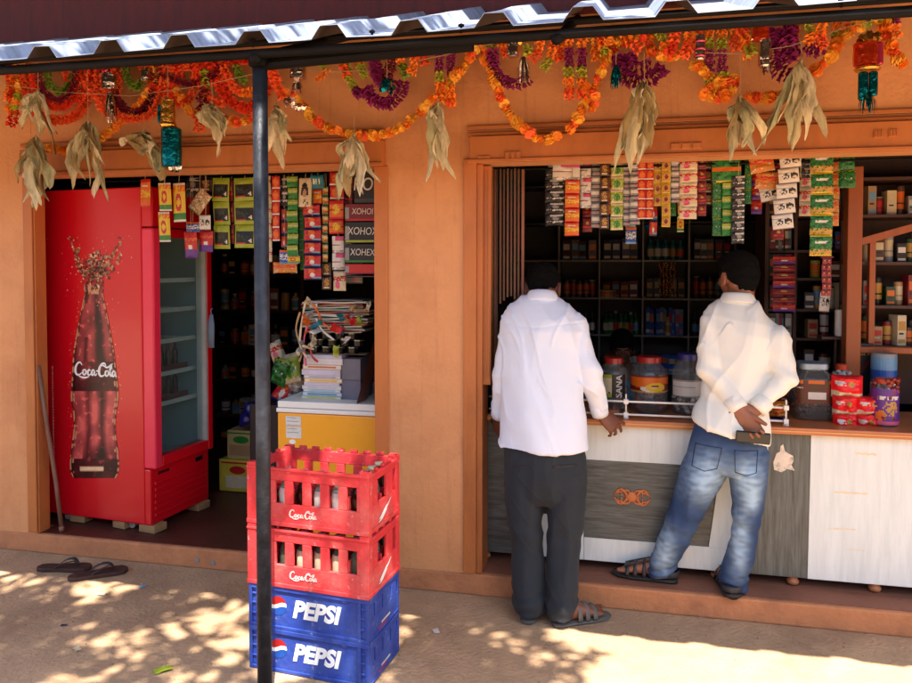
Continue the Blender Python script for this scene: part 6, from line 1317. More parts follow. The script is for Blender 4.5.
def head(m, c, f, upv=(0, 0, 1), sc=1.0, neck=None):
    c = V(c); f = V(f).normalized(); U_ = V(upv); U_ = (U_ - f * U_.dot(f)).normalized(); s = f.cross(U_); rot = Matrix((s, f, U_)).transposed(); T = lambda x, y, z: c + rot @ V((x * sc, y * sc, z * sc))
    def E(x, y, z, a, b, d_): m.ell(T(x, y, z), (a * sc, b * sc, d_ * sc), 20, rot, rings=13)
    E(0, -.008, .035, .073, .09, .083); E(0, .035, .0, .06, .06, .075); E(0, .04, -.062, .042, .045, .04); E(0, .062, -.088, .022, .022, .018); E(0, -.03, -.02, .062, .06, .06)
    E(0, .098, -.018, .012, .016, .02); E(0, .092, .004, .009, .012, .028); E(.011, .092, -.026, .009, .01, .008); E(-.011, .092, -.026, .009, .01, .008)
    E(0, .083, .03, .045, .012, .009); E(.032, .078, -.006, .018, .014, .012); E(-.032, .078, -.006, .018, .014, .012); E(.028, .084, .012, .013, .011, .008); E(-.028, .084, .012, .013, .011, .008)
    E(0, .087, -.052, .022, .014, .0055); E(0, .086, -.061, .019, .014, .006)
    for k in (-1, 1):
        m.loft([(T(k * .066, -.0, -.005), .016 * sc, .024 * sc, rot @ V((0, 1, 0)), rot @ V((0, 0, 1))), (T(k * .078, -.008, .0), .02 * sc, .032 * sc, rot @ V((0, 1, 0)), rot @ V((0, 0, 1))), (T(k * .084, -.01, .002), .017 * sc, .029 * sc, rot @ V((0, 1, 0)), rot @ V((0, 0, 1)))], 14)
        m.cap(T(k * .076, .0, -.02), T(k * .078, .002, -.03), .008 * sc, .006 * sc, 8)
    if neck is not None: m.loft([(T(0, -.02, -.03), .052 * sc, .056 * sc, s, f), (T(0, -.025, -.09), .053 * sc, .056 * sc, s, f), (V(neck) + V((0, 0, .03)), .058, .06, s, f), (V(neck) - V((0, 0, .04)), .085, .07, s, f)], 18)
    return T, rot
def hair(c, f, upv, parent, sc=1.0, low=-.03, name='hair'):
    m = MB(); c = V(c); f = V(f).normalized(); U_ = V(upv); U_ = (U_ - f * U_.dot(f)).normalized(); s = f.cross(U_); rot = Matrix((s, f, U_)).transposed(); T = lambda x, y, z: c + rot @ V((x * sc, y * sc, z * sc))
    def E(x, y, z, a, b, d_): m.ell(T(x, y, z), (a * sc, b * sc, d_ * sc), 22, rot, rings=14)
    E(0, -.008, .052, .077, .094, .078); E(0, -.03, .03, .073, .076, .066); E(0, -.04, .0, .064, .062, .05); E(0, -.046, low, .05, .045, .034); E(0, .045, .088, .06, .05, .036)
    for k in (-1, 1): E(k * .067, .012, .03, .012, .022, .04)
    o = organic(name, m, HAIR, parent, .005, 2, disp=lambda p, n: .0035 * noise.noise(p * 55) + .002 * noise.noise(V((p.x * 160, p.y * 160, p.z * 40))))
    return o
def fold(c, n, amp=.009, sx=7, sz=3.2, seed=0, shear=.6):
    u = c.x * sx + c.z * shear * sz; v = c.z * sz - c.x * 1.5
    a = noise.noise(V((u, v + seed, c.y * 3))); b = noise.noise(V((u * 2.1 + 5, v * 1.7, c.y * 5 + seed))); r_ = 1 - abs(noise.noise(V((u * .9 + 9, v * .8 + 3, c.y * 2 + seed)))) * 2.4
    w_ = noise.noise(V((c.x * 4 + seed, c.z * 3, 2))) * .9
    k1 = 1 - min(1, abs(noise.noise(V((u * 1.3 + w_, v * .55 + seed, 7 + c.y))) * 5.5)); k2 = 1 - min(1, abs(noise.noise(V((u * .8 + w_ + 20, v * .9 - seed, 3 + c.y))) * 7))
    return amp * (a * .8 + b * .35 + max(0, r_ - .45) * .7 - .25 + .42 * k1 * k1 + .34 * k2 * k2 * (b > -.1))
def eyes(T, rot, parent, sc=1.0):
    m = MB()
    for k in (-1, 1): m.ell(T(k * .03, .083, .003), (.011 * sc, .009 * sc, .006 * sc), 12, rot, mi=0); m.ell(T(k * .03, .0915, .003), (.005 * sc, .003 * sc, .005 * sc), 10, rot, mi=1)
    m.build('eye', [P('cream'), P('black')], parent, smooth=True)
    m = MB()
    for k in (-1, 1): m.tube([T(k * .014, .094, .024), T(k * .032, .09, .031), T(k * .048, .078, .026)], .0035 * sc, 6)
    m.build('eyebrow', HAIR, parent, smooth=True)
    m = MB(); m.tube([T(-.022, .094, -.057), T(0, .1015, -.0555), T(.022, .094, -.057)], .0022, 6); m.build('mouth_line', P('brown'), parent)
def rings_px(lst, sup=1.0):        # (py, left px, right px, Y, ry)
    out = []
    for py, l, r_, Y, ry in lst:
        a, b = at(l, py, Y), at(r_, py, Y); out.append(((a + b) / 2, (b.x - a.x) / 2, ry, (1, 0, 0), (0, 1, 0)))
    return out
def wrapped(name, pts, mat, parent, target, n=14, off=.0022, lines=None):      # a cloth patch laid on the garment, four corners given
    m = MB(); a, b, c, d = pts; vs = [a.lerp(b, i / n).lerp(d.lerp(c, i / n), j / n) for j in range(n + 1) for i in range(n + 1)]
    m.add(vs, [(j * (n + 1) + i, j * (n + 1) + i + 1, (j + 1) * (n + 1) + i + 1, (j + 1) * (n + 1) + i) for j in range(n) for i in range(n)])
    o = m.build(name, mat, parent, smooth=True); w_ = o.modifiers.new('w', 'SHRINKWRAP'); w_.target = target; w_.wrap_method = 'PROJECT'; w_.use_project_x = False; w_.use_project_y = True; w_.use_project_z = False; w_.use_positive_direction = True; w_.use_negative_direction = True; w_.offset = off
    s = o.modifiers.new('s', 'SOLIDIFY'); s.thickness = .0025; s.offset = 1; return o
# ---------------------------------------------------- left customer
def customer_left():
    base = at(548, 622, -.17); e = empty('person', (base.x, -.17, 0), 0, 'man in white shirt and charcoal trousers leaning on the counter, seen from behind', 'person')
    hc = at(543, 290, .13); hf = V((.12, 1, -.6)); nk = at(542, 302, .03)
    ra, re, rw = at(573, 326, .0), at(590, 374, -.035), at(600, 413, .05)
    la, le, lw_ = at(513, 326, .0), at(504, 376, -.03), at(500, 416, .04)
    m = MB(); T, rot = head(m, hc, hf, (0, .3, 1), 1.0, nk)
    m.loft(rings_px([(318, 520, 568, .0, .07), (360, 518, 568, -.03, .08), (420, 515, 575, -.07, .08), (460, 515, 575, -.08, .08)]), 20)
    m.cap(ra, re, .042, .036); m.cap(re, rw, .034, .025); m.cap(la, le, .042, .036); m.cap(le, lw_, .034, .025)
    hd = (at(616, 427, .075) - rw)
    hand(m, rw, hd, (-.15, -.75, .65), (.2, .5, .75), (16, 22, 28, 34), 1.0, spread=.3)
    hand(m, lw_, at(498, 440, .085) - lw_, (-.55, -.8, 0), (.4, .6, .2), (35, 40, 40, 45), .98)
    for (h0, k0, a0) in ((at(525, 455, -.08), at(527, 530, -.11), at(529, 608, -.18)), (at(563, 455, -.08), at(562, 530, -.12), at(560, 608, -.18))):
        m.cap(h0, k0, .055, .036); m.cap(k0, a0, .033, .03)
    fl_ = foot(m, (at(529, 618, -.2).x, -.222, 0), (at(526, 618, -.2).x - .02, .1, 0), .018)
    fr_ = foot(m, (at(556, 618, -.2).x, -.215, 0), (at(595, 618, -.12).x + .03, -.09, 0), .018)
    body = organic('body', m, SKIN, e, .0045, 2)
    hair(hc, hf, (0, .3, 1), e, 1.02, -.025); eyes(T, rot, e)
    # shirt
    m = MB(); m.loft(rings_px([(447, 499, 588.5, -.08, .147), (444, 499, 588, -.08, .146), (425, 500, 587, -.075, .14), (400, 502, 583, -.065, .125), (370, 502, 581, -.045, .122), (345, 501, 582, -.02, .122), (330, 500, 587, -.01, .118), (320, 501, 585, .005, .112), (312, 505, 580, .015, .1), (306, 511, 573, .022, .088), (300.5, 519, 565, .03, .076), (296, 526, 558, .04, .064)]), 40)
    for a, b, c, rr_ in ((ra, re, rw, (.064, .053, .036)), (la, le, lw_, (.062, .05, .037))):
        q = crv([a + V((0, 0, .012)), a.lerp(b, .5) + V((.0, 0, 0)), b, b.lerp(c, .5), c.lerp(b, -.0)], .03); n = len(q)
        m.loft([(p, rr_[0] + (rr_[1] - rr_[0]) * min(1, 2 * i / n) + (rr_[2] - rr_[1]) * max(0, 2 * i / n - 1),) * 1 + ((rr_[0] + (rr_[1] - rr_[0]) * min(1, 2 * i / n) + (rr_[2] - rr_[1]) * max(0, 2 * i / n - 1)),) * 2 if False else (p, rr_[0] + (rr_[1] - rr_[0]) * min(1, 2 * i / n) + (rr_[2] - rr_[1]) * max(0, 2 * i / n - 1), rr_[0] + (rr_[1] - rr_[0]) * min(1, 2 * i / n) + (rr_[2] - rr_[1]) * max(0, 2 * i / n - 1)) for i, p in enumerate(q)], 18)
        m.cap(a + V((0, .0, .005)), a, rr_[0], rr_[0], 16)
    hem = at(540, 447, -.08).z
    def dsp(c, n):
        a = fold(c, n, .016, 6, 2.6, 3, .9) * (1 if n.z < .85 else .3)
        a += .005 * math.sin(c.z * 60 + c.x * 9) * math.exp(-((c - re).length / .09) ** 2) + .004 * math.sin(c.z * 75 - c.x * 9) * math.exp(-((c - le).length / .09) ** 2)
        yk = at(540, 326, 0).z + .02 * abs((c.x - hc.x) / .15); a -= .0022 * math.exp(-((c.z - yk) / .004) ** 2) if n.y < -.3 else 0
        a -= .0015 * math.exp(-((c.z - hem - .022) / .0025) ** 2)
        return a
    o = organic('shirt', m, SHIRT, e, .0055, 3, disp=dsp)
    m = MB(); c0 = at(542, 297, .03)
    m.loft([(c0 + V((0, -.004, -.03)), .084, .083, (1, 0, 0), (0, 1, -.35)), (c0 + V((0, -.002, -.026)), .0855, .084, (1, 0, 0), (0, 1, -.35)), (c0 + V((0, .006, .008)), .069, .07, (1, 0, 0), (0, 1, -.25)), (c0 + V((0, .012, .022)), .062, .063, (1, 0, 0), (0, 1, -.25)), (c0 + V((0, .01, .023)), .057, .058, (1, 0, 0), (0, 1, -.25)), (c0 + V((0, .0, -.01)), .055, .056, (1, 0, 0), (0, 1, -.25))], 32)
    m.build('collar', SHIRT, e, smooth=True)
    for w0, w1 in ((rw, re), (lw_, le)):
        d = (w1 - w0).normalized(); m = MB(); m.loft([(w0 + d * -.004, .033, .033), (w0 - d * .006, .038, .038), (w0 + d * .012, .04, .04), (w0 + d * .05, .041, .041), (w0 + d * .054, .036, .036)], 20); m.build('cuff', SHIRT, e, smooth=True)
    d = (re - rw).normalized(); m = MB(); m.ell(rw + d * .035 + V((.03, -.026, 0)), (.005, .005, .005), 8); m.build('button', P('black'), e)
    # trousers
    m = MB(); m.loft(rings_px([(440, 506, 582, -.08, .108), (455, 503, 586, -.085, .12), (475, 504, 587, -.09, .125), (492, 506, 586, -.09, .115), (502, 512, 580, -.09, .09)]), 36)
    def leg(l): m.loft(rings_px(l), 22)
    leg([(470, 504, 548, -.09, .1), (495, 506, 547, -.095, .1), (520, 508, 543.5, -.1, .09), (545, 511, 543, -.11, .085), (575, 512, 544.5, -.145, .085), (600, 513, 545, -.17, .085), (606, 513.5, 545, -.176, .08), (610, 514, 545, -.176, .08)])
    leg([(470, 543, 586, -.09, .1), (495, 545, 585, -.095, .1), (520, 546.5, 583.5, -.1, .09), (545, 547, 581, -.11, .085), (575, 547, 578, -.145, .085), (600, 546.5, 577, -.17, .085), (609, 546, 576, -.176, .082), (614, 546, 576, -.178, .082)])
    zb = at(545, 600, -.15).z; zk_ = at(545, 530, -.1).z
    def dt(c, n):
        k3 = 1 - min(1, abs(noise.noise(V((c.x * 6, c.y * 5, c.z * 7 + c.x * 8)))) * 6); a = .003 * k3 * k3 + .007 * noise.noise(V((c.x * 9, c.y * 9, c.z * 5))) + .004 * (1 - abs(noise.noise(V((c.x * 14, c.y * 10, c.z * 3 + 4)))) * 3)
        a += .005 * math.sin(c.z * 95 + 3 * noise.noise(c * 12)) * math.exp(-((c.z - zb) / .05) ** 2) + .003 * math.sin(c.z * 60 + c.x * 20) * math.exp(-((c.z - zk_) / .07) ** 2); return a
    o = organic('trousers', m, TROUS, e, .0055, 3, disp=dt)
    for x0, x1 in ((513, 534), (553, 576)): wrapped('pocket_welt', (at(x0, 466, -.2), at(x1, 466.5, -.2), at(x1, 468.6, -.2), at(x0, 468, -.2)), SOLE, e, o, 8, .001)
    for (f, s, h), nm in ((fl_, 'l'), (fr_, 'r')):
        Z = V((0, 0, 1)); m = MB(); m.loft([(h + f * (-.012) + Z * -.008, .02, .009, s, Z), (h + f * .01 - Z * .008, .036, .0095, s, Z), (h + f * .08 - Z * .008, .038, .0095, s, Z), (h + f * .17 - Z * .008, .049, .0095, s, Z), (h + f * .235 - Z * .008, .042, .0095, s, Z), (h + f * .262 - Z * .008, .02, .008, s, Z)], 18)
        so_ = m.build('sandal', M('grey_sandal', (84, 82, 78), .7, var=.3, scale=20), e, smooth=True)
        m = MB()
        for t, ht, wd in ((.1, .072, .04), (.135, .064, .043), (.17, .05, .047)):
            m.loft([(h + f * t + s * wd * math.cos(a) + Z * (ht * math.sin(a)), .012, .003, f, (s * math.cos(a) + Z * math.sin(a))) for a in [math.pi * k / 10 for k in range(11)]], 8)
        m.loft([(h + f * (.045 - .062 * math.sin(a)) + s * .036 * math.cos(a) + Z * .04, .003, .012, (f * -math.sin(a) + s * math.cos(a)), Z) for a in [math.pi * k / 10 for k in range(11)]], 8)
        m.build('strap', M('grey_sandal', (84, 82, 78)), so_, smooth=True)
    return e
# ---------------------------------------------------- right customer
def customer_right():
    e = empty('person', (at(700, 590, .05).x, .06, .104), 0, 'man in off-white shirt and washed blue jeans with hands clasped behind his back', 'person')
    hc = at(738, 280, .16); hf = V((-.5, 1, -.15)); nk = at(738, 304, .12); ZS = .104
    ls, le, lw_ = at(713, 325, .06), at(711, 372, -.015), at(739, 409, -.095)
    rs, re, rw = at(777, 341, .03), at(786, 378, -.035), at(757, 409, -.085)
    m = MB(); T, rot = head(m, hc, hf, (0, .1, 1), 1.0, nk)
    m.loft(rings_px([(322, 722, 768, .08, .06), (370, 716, 760, .06, .08), (420, 706, 758, .02, .08), (450, 700, 755, .0, .08)]), 20)
    for a, b, c in ((ls, le, lw_), (rs, re, rw)): m.cap(a, b, .042, .036); m.cap(b, c, .034, .025)
    ph = at(752, 437, -.155)
    hand(m, lw_ + (ph - lw_) * .12, (at(756, 434, -.115) - lw_), (.1, 1, .1), (.75, -.1, .6), (48, 52, 55, 60), .98, thumb=(.55, .95, -.25), tc=5)
    hand(m, rw, at(728, 423, -.125) - rw, (.1, -1, .25), (-.2, -.35, .9), (30, 38, 44, 48), .98, thumb=(.5, .85, -.1))
    lh, lk_, la_ = at(707, 452, .0), at(683, 518, .02), at(661, 572, .1); rh, rk_, ra_ = at(742, 452, -.01), at(744, 520, -.005), at(733, 585, .03)
    for a, b, c in ((lh, lk_, la_), (rh, rk_, ra_)): m.cap(a, b, .055, .036); m.cap(b, c, .033, .028)
    A = foot(m, (at(673, 585, .12).x, .1, 0), (at(610, 585, .15).x, .135, 0), ZS + .022)
    B = foot(m, (at(732, 600, .0).x, -.012, 0), (at(732, 600, .0).x - .01, .3, 0), ZS + .022)
    organic('body', m, SKIN2, e, .0045, 2); hair(hc, hf, (0, .1, 1), e, 1.03, -.03); eyes(T, rot, e)
    m = MB()
    R_ = rings_px([(433, 690, 771, -.005, .138), (429, 689, 772, -.005, .137), (417, 692, 771, .008, .13), (400, 699, 768, .025, .115), (370, 702, 772, .045, .115), (348, 702, 779, .06, .115), (333, 701, 785, .07, .112), (320, 702, 781, .085, .105), (311, 708, 770, .095, .09), (304, 716, 761, .105, .078), (298, 723, 753, .115, .064)])
    R_ = [(c + V((0, 0, 0)), a, b, V((1, 0, s_)).normalized(), (0, 1, 0)) for (c, a, b, *_), s_ in zip(R_, (-.3, -.3, -.2, -.1, -.1, -.16, -.2, -.22, -.2, -.15, -.1))]
    m.loft(R_, 40)
    for a, b, c, rr_ in ((ls, le, lw_, (.062, .052, .037)), (rs, re, rw, (.062, .052, .037))):
        for p, q, r0, r1 in ((a, b, rr_[0], rr_[1]), (b, c, rr_[1], rr_[2])): m.cap(p, q - (q - p).normalized() * (0 if q is b else r1 * .9), r0, r1, 18)
    hemz = at(735, 436, 0).z
    def dsp(c, n):
        a = fold(c, n, .016, 6, 2.4, 17, -.7)
        for q in (le, re): a += .0055 * math.sin(c.z * 70 + c.x * 40) * math.exp(-((c - q).length / .085) ** 2)
        a += .005 * math.sin(c.x * 70 + c.z * 50) * math.exp(-((c - ls).length / .08) ** 2); return a
    organic('shirt', m, SHIRT2, e, .0055, 3, disp=dsp)
    m = MB(); c0 = at(738, 298, .11)
    m.loft([(c0 + V((0, -.002, -.034)), .084, .083, (1, 0, -.05), (0, 1, -.25)), (c0 + V((0, 0, -.03)), .0855, .084, (1, 0, -.05), (0, 1, -.25)), (c0 + V((0, .004, .008)), .068, .069, (1, 0, -.05), (0, 1, -.1)), (c0 + V((0, .008, .02)), .061, .062, (1, 0, -.05), (0, 1, -.1)), (c0 + V((0, .008, .021)), .056, .057, (1, 0, 0), (0, 1, -.1)), (c0 + V((0, 0, -.01)), .054, .055, (1, 0, 0), (0, 1, 0))], 32); m.build('collar', SHIRT2, e, smooth=True)
    for w0, w1 in ((lw_, le), (rw, re)):
        d = (w1 - w0).normalized(); m = MB(); m.loft([(w0 + d * -.004, .032, .032), (w0 - d * .006, .038, .038), (w0 + d * .012, .041, .041), (w0 + d * .05, .042, .042), (w0 + d * .054, .036, .036)], 20); m.build('cuff', SHIRT2, e, smooth=True)
    # jeans
    m = MB()
    JR = rings_px([(422, 697, 764, .0, .092), (434, 694, 766, .0, .105), (448, 690, 769, .0, .114), (462, 687, 769, -.0, .108), (472, 692, 764, .0, .085)])
    m.loft([(c, a, b, V((1, 0, -.16)).normalized(), (0, 1, 0)) for c, a, b, *_ in JR], 36)
    m.loft(rings_px([(450, 690, 732, .0, .1), (470, 681, 729, .005, .1), (487, 676, 719, .01, .09), (503, 671, 709.5, .02, .08), (520, 666, 701, .03, .073), (540, 658, 690, .045, .066), (557, 651.5, 680, .075, .061), (568, 649, 675, .09, .059), (575, 647, 671, .1, .058)]), 22)
    m.loft(rings_px([(450, 728, 769, .0, .1), (470, 729, 769, -.005, .1), (487, 731, 767, -.005, .088), (503, 732, 764, -.002, .078), (520, 732.5, 761, .002, .07), (540, 730.5, 757.5, .008, .065), (560, 724, 753, .018, .064), (574, 720, 749, .03, .066), (584, 720, 747, .04, .06), (589, 721, 746, .045, .058)]), 22)
    zc1, zc2 = at(655, 575, .1).z, at(733, 588, .03).z
    def dj(c, n):
        a = .006 * noise.noise(c * 9) + .003 * (1 - abs(noise.noise(V((c.x * 16, c.y * 12, c.z * 5)))) * 3)
        for q, z in ((la_, zc1 + .03), (ra_, zc2 + .02)): a += .0065 * math.sin(c.z * 120 + 4 * noise.noise(c * 14)) * math.exp(-((c.z - z) / .055) ** 2) * (1 if abs(c.x - q.x) < .12 else 0)
        for q in (lk_, rk_): a += .004 * math.sin(c.z * 80 + c.x * 30) * math.exp(-((c - q).length / .1) ** 2)
        return a
    o = organic('jeans', m, JEANS, e, .0055, 3, disp=dj)
    at_ = o.data.attributes.new('fade', 'FLOAT', 'POINT'); spots = [(at(706, 479, -.1), .10, .075), (at(664, 551, -.0), .11, .042), (at(748, 478, -.1), .075, .06), (at(740, 543, -.07), .13, .034), (at(752, 500, -.08), .05, .03)]
    vals = []
    for v in o.data.vertices:
        f_ = 0
        for p, sz, sx in spots: d = v.co - p; f_ += .95 * math.exp(-(d.z / sz) ** 2 - (d.x / sx) ** 2) * (1 if v.normal.y < .1 else .3)
        f_ += .22 * max(0, noise.noise(v.co * 7)) ; vals.append(min(.85, f_ * (.8 + .5 * noise.noise(V((v.co.x * 30, v.co.y * 30, v.co.z * 60))))))
    at_.data.foreach_set('value', vals)
    for (x0, x1, x2, x3, y0, y1) in ((736, 761, 759, 737, 453, 480), (698, 724, 719, 694, 449, 476)):
        yy = -.16; K = [(x0, y0), (x1, y0 + 2), (x2, y1 - 3), ((x2 + x3) / 2, y1), (x3, y1 - 4)]
        for (a_, b_) in zip(K, K[1:] + K[:1]):
            dx, dy = b_[0] - a_[0], b_[1] - a_[1]; l_ = math.hypot(dx, dy); nx, ny = -dy / l_ * .45, dx / l_ * .45
            wrapped('pocket_seam', (at(a_[0], a_[1], yy), at(b_[0], b_[1], yy), at(b_[0] + nx, b_[1] + ny, yy), at(a_[0] + nx, a_[1] + ny, yy)), M('denim_seam', (34, 42, 70), .9), e, o, 10, .0005)
    # seams and pockets
    for (f, s, h), lst in ((A, 0), (B, 1)):
        Z = V((0, 0, 1)); m = MB(); m.loft([(h + f * (-.02) - Z * .01, .022, .012, s, Z), (h + f * .0 - Z * .01, .04, .0125, s, Z), (h + f * .08 - Z * .01, .042, .0125, s, Z), (h + f * .17 - Z * .01, .053, .0125, s, Z), (h + f * .24 - Z * .01, .046, .0125, s, Z), (h + f * .272 - Z * .008, .022, .01, s, Z)], 20)
        so_ = m.build('sandal', SOLE, e, smooth=True)
        m = MB()
        for t, ht, wd in ((.085, .075, .042), (.125, .064, .045), (.165, .05, .049), (.2, .038, .051)):
            m.loft([(h + f * t + s * wd * math.cos(a) + Z * (ht * math.sin(a)), .009, .0035, f, (s * math.cos(a) + Z * math.sin(a))) for a in [math.pi * k / 12 for k in range(13)]], 8)
        for k in (-.5, .5):
            m.loft([(h + f * t + s * k * .045 + Z * hh, .008, .0035, s, Z) for t, hh in ((.06, .082), (.1, .07), (.14, .058), (.18, .045), (.215, .032))], 8)
        m.loft([(h + f * (.035 - .058 * math.sin(a)) + s * .042 * math.cos(a) + Z * (.02 + .0 * a), .0035, .014, (f * -math.sin(a) + s * math.cos(a)), Z) for a in [math.pi * k / 12 for k in range(13)]], 8)
        m.loft([(h + f * (.05 - .066 * math.sin(a)) + s * .04 * math.cos(a) + Z * .055, .003, .007, (f * -math.sin(a) + s * math.cos(a)), Z) for a in [math.pi * k / 12 for k in range(13)]], 8)
        m.build('strap', STRAP, so_, smooth=True)
    # phone
    m = MB(); d = (at(768, 439, -.15) - at(738, 436, -.15)).normalized(); zz_ = V((.0, -.35, 1)).normalized(); yy = d.cross(zz_); m.box(at(753, 437.5, -.15), (.135, .014, .052), 0, Matrix((d, -yy, zz_)).transposed()); o = m.build('mobile_phone', M('phone_black', (34, 36, 38), .3, var=.1), None, bevel=.006); tag(o, 'dark grey phone held behind the back of the man in jeans', 'phone')
    return e
# ---------------------------------------------------- shopkeeper
def keeper():
    Y = 1.5; e = empty('person', (at(628, 400, Y).x, Y, .1), 0, 'dark-haired shopkeeper in a patterned blue shirt seated behind the jars', 'person')
    hc = at(622, 349, Y); hf = V((.05, -1, -.25)); nk = hc + V((.01, .03, -.14)); k = mpp(622, Y); m = MB(); T, rot = head(m, hc, hf, (0, -.25, 1), .95, nk)
    sh_ = nk + V((0, .02, -.06)); m.loft([(sh_, .1, .08, (1, 0, 0), (0, 1, 0)), (sh_ - V((0, 0, .2)), .13, .09, (1, 0, 0), (0, 1, 0)), (V((sh_.x, Y + .06, .52)), .14, .1, (1, 0, 0), (0, 1, 0))], 20)
    for s in (-1, 1):
        a = sh_ + V((s * .17, 0, -.02)); b = a + V((s * .05, -.02, -.27)); c = b + V((-s * .04, -.22, -.02)); m.cap(a, b, .045, .038); m.cap(b, c, .036, .026); hand(m, c, (-s * .3, -1, -.1), (0, .1, 1), (-s, 0, 0), (20, 25, 25, 30), .95)
        h = V((sh_.x + s * .09, Y + .05, .53)); kn = h + V((s * .04, -.42, .0)); an = kn + V((0, .02, -.38)); m.cap(h, kn, .075, .055); m.cap(kn, an, .05, .034); foot(m, (an.x, an.y + .03, 0), (an.x, an.y - .3, 0), .104)
    organic('body', m, SKIN, e, .0055, 2); hair(hc, hf, (0, -.25, 1), e, 1.0, -.0); eyes(T, rot, e, .95)
    m = MB(); m.loft([(V((sh_.x, Y + .06, .55)), .165, .125, (1, 0, 0), (0, 1, 0)), (sh_ - V((0, 0, .25)), .17, .12, (1, 0, 0), (0, 1, 0)), (sh_ - V((0, 0, .06)), .18, .11, (1, 0, 0), (0, 1, 0)), (sh_ + V((0, 0, .0)), .15, .09, (1, 0, 0), (0, 1, 0)), (sh_ + V((0, 0, .045)), .075, .068, (1, 0, 0), (0, 1, 0))], 28)
    for s in (-1, 1): a = sh_ + V((s * .165, 0, -.02)); m.cap(a, a + V((s * .05, -.02, -.2)), .065, .06, 16)
    organic('shirt', m, M('patterned_blue_shirt', (70, 110, 132), .8, var=.5, scale=26), e, .007, 3, disp=lambda c, n: fold(c, n, .007, 7, 3, 5))
    m = MB(); m.loft([(V((sh_.x, Y + .06, .6)), .16, .12, (1, 0, 0), (0, 1, 0)), (V((sh_.x, Y + .05, .49)), .17, .13, (1, 0, 0), (0, 1, 0))], 24)
    for s in (-1, 1): h = V((sh_.x + s * .09, Y + .05, .53)); kn = h + V((s * .04, -.42, .0)); an = kn + V((0, .02, -.34)); m.cap(h, kn, .085, .068); m.cap(kn, an, .066, .06)
    organic('trousers', m, TROUS, e, .008, 2)
    m = MB(); m.lathe([(.16, .40), (.17, .41), (.17, .435), (.16, .445)], (sh_.x, Y + .08, 0), 24); st = empty('stool', (sh_.x, Y + .08, .1), 0, 'round wooden stool under the seated shopkeeper', 'stool'); m.build('seat', WOODD, st)
    for a in range(4): x, y = .11 * math.cos(a * 1.571 + .78), .11 * math.sin(a * 1.571 + .78); m = MB(); m.tube([(sh_.x + x, Y + .08 + y, .4), (sh_.x + x * 1.3, Y + .08 + y * 1.3, .102)], .014, 8); m.build('leg', WOODD, st)
customer_left(); customer_right(); keeper()
# ================================================================== slippers, litter, tree
def slipper(px, py, ang, label):
    p = at(px, py, 0); d = ray(px, py); p = CAM + d * (-CAM.z / d.z); e = empty('flip_flop', (p.x, p.y, .001), R(ang), label, 'flip-flop', 'pair of flip-flops on the ground')
    m = MB(); out = [(-.135, .0), (-.125, .028), (-.09, .036), (-.03, .034), (.03, .042), (.08, .05), (.115, .042), (.135, .015), (.136, -.012), (.118, -.038), (.08, -.044), (.02, -.036), (-.03, -.032), (-.09, -.034), (-.125, -.026)]
    m.poly([V((x, y, 0)) for x, y in out], .02, (0, 0, 1)); o = m.build('sole', M('flipflop_sole', (58, 34, 28), .7, var=.3, scale=20), None, bevel=.004); o.parent = e
    m = MB()
    for s in (-1, 1): q = [V((.075, 0, .02)), V((.06, s * .008, .045)), V((.03, s * .028, .048)), V((-.01, s * .037, .035)), V((-.035, s * .035, .018))]; m.loft([(p_, .004 if i == 0 else .011, .003, (V((.3, s, .3)).normalized() if i else V((0, 1, 0))), (0, 0, 1)) for i, p_ in enumerate(crv(q, .012))], 8)
    o = m.build('strap', STRAP, None, smooth=True); o.parent = e
slipper(64, 570, 12, 'dark flip-flop lying flat, the left one of the pair near the cooler'); slipper(98, 576, 38, 'dark flip-flop turned outward, the right one of the pair near the cooler')
def gp(px, py, z=0): d = ray(px, py); return CAM + d * ((z - CAM.z) / d.z)
for k, (px, py, s, c, lb) in enumerate(((102, 595, .03, 'cream', 'small scrap of paper on the ground behind the flip-flops'), (143, 587, .028, 'sky', 'pale crumpled wrapper on the ground to the right of the flip-flops'), (77, 650, .03, 'cream', 'paper scrap in the sunny patch, lower left'), (163, 671, .05, 'lime', 'yellow-green wrapper at the bottom edge of the view'), (436, 632, .03, 'white', 'white scrap right of the crates'), (64, 626, .02, 'navy', 'tiny dark blue wrapper in the dappled patch'))):
    p = gp(px, py); m = MB(); n = 5; vs = [(s * (i / n - .5) * 1.3, s * (j / n - .5) * .8, .004 + .2 * s * abs(noise.noise(V((i * .9, j * .9, k * 3.))))) for j in range(n + 1) for i in range(n + 1)]
    m.add(vs, [(j * (n + 1) + i, j * (n + 1) + i + 1, (j + 1) * (n + 1) + i + 1, (j + 1) * (n + 1) + i) for j in range(n) for i in range(n)]); o = m.build('paper_scrap', P(c), None); o.location = p; o.rotation_euler = (0, 0, k * 1.3); tag(o, lb, 'litter')
for k, (px, py) in enumerate(((197, 560), (213, 563))):
    p = at(px, py, -.004); m = MB(); m.loft([((p.x, -.0035, p.z), .013, .013, (1, 0, 0), (0, 0, 1)), ((p.x, -.008, p.z), .011, .011, (1, 0, 0), (0, 0, 1))], 12); o = m.build('stuck_cap', P('grey'), None); tag(o, ['left', 'right'][k] + ' one of two grey caps stuck to the edge of the step', 'bottle cap')
# dried leaves and pebbles strewn about
m = MB(); q = random.Random(8)
for k in range(120):
    p = gp(q.uniform(-60, 980), 585 + abs(q.gauss(0, 60))); 
    if p.y > -.06: continue
    s = q.uniform(.002, .0045); m.ell((p.x, p.y, s * .3), (s, s * q.uniform(.6, 1), s * .5), 6, Matrix.Rotation(q.random() * 6, 3, 'Z'), rings=4)
o = m.build('gravel', M('pebbles', (120, 92, 72), .9), None); tag(o, 'small pebbles strewn on the ground', 'gravel', kind='stuff')
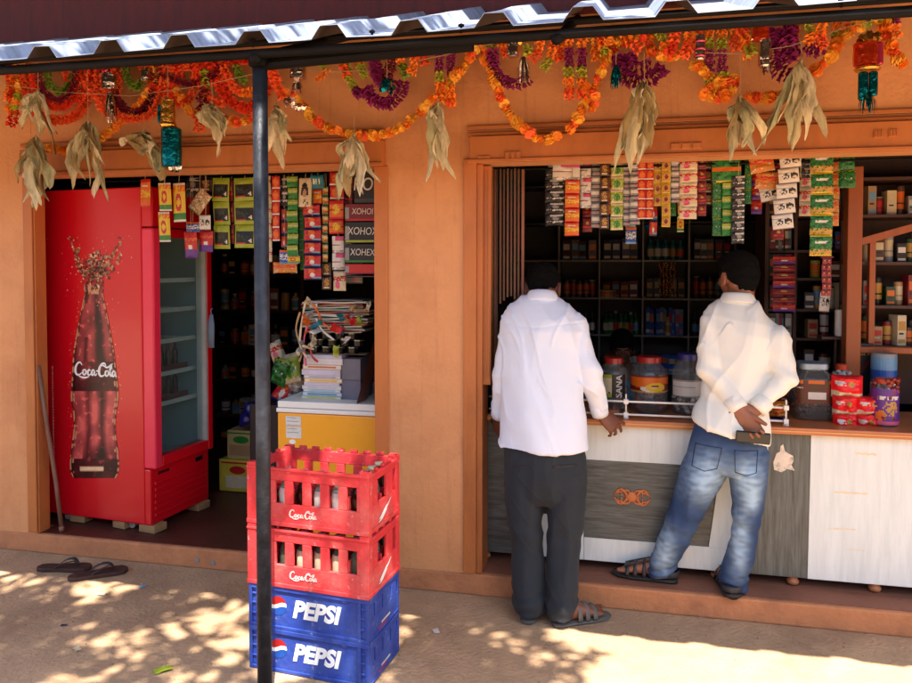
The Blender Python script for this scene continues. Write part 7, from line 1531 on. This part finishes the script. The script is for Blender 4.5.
# shade tree behind the viewer
tr = empty('shade_tree', (-2.6, -5.6, 0), 0, 'leafy tree standing behind the viewer and dappling the ground', 'tree')
BARK = M('bark', (92, 74, 58), .9, bump=1, bscale=12); LF = M('leaf_green', (62, 92, 34), .6, var=.3)
m = MB(); m.tube([(-2.6, -5.6, -.1), (-2.55, -5.5, 1.5), (-2.4, -5.2, 3.2), (-2.1, -4.6, 4.2)], .2, 12, r2=.12)
limbs = [((-2.1, -4.6, 4.2), (-1.6, -3.8, 4.7), (-.8, -3.1, 5.0), (.2, -2.9, 5.3)), ((-2.1, -4.6, 4.2), (-2.6, -3.7, 4.6), (-3.0, -3.0, 5.0)), ((-2.3, -5, 3.6), (-3.6, -4.2, 4.4), (-4.4, -3.4, 5.1)), ((-2.1, -4.6, 4.2), (-1.9, -3.6, 5.0), (-2.0, -2.7, 5.4)), ((-1.6, -3.8, 4.7), (-1.0, -3.9, 5.4), (.3, -3.6, 5.9))]
m.build('trunk', BARK, tr, smooth=True)
m = MB()
for l in limbs: m.tube(crv([V(p) for p in l], .2), .09, 8, r2=.025)
m.build('limb', BARK, tr, smooth=True)
m = MB(); q = random.Random(21); n = 0
while n < NLEAF:
    cx, cy, cz = q.uniform(-4.9, .62), q.uniform(-4.6, -1.95), q.uniform(4.3, 5.9)
    gx, gy = cx - .16 * cz, cy + .41 * cz                      # where its shade falls
    if noise.noise(V((gx * 4.2 + 3, gy * 6.5, cz * .3))) + .35 * noise.noise(V((gx * .9, gy, 9))) < DENS + (.13 if gx > -1.0 else 0): continue
    if gx > -.28 + .35 * noise.noise(V((gy * 2, 5, 1))) - .25 * (gy + .3): continue
    for k in range(7):
        c = V((cx, cy, cz)) + V((q.gauss(0, .07), q.gauss(0, .07), q.gauss(0, .06))); a = q.random() * 6.28; d = V((math.cos(a), math.sin(a), q.uniform(-.5, .3))).normalized(); s = V((-d.y, d.x, q.uniform(-.5, .5))).normalized(); L = q.uniform(.045, .08); w_ = L * .32
        m.add([c - d * L, c - d * L * .2 - s * w_, c + d * L * .5 - s * w_ * .7, c + d * L, c + d * L * .5 + s * w_ * .7, c - d * L * .2 + s * w_], [(0, 1, 2, 3, 4, 5)]); n += 1
m.build('crown', LF, tr)
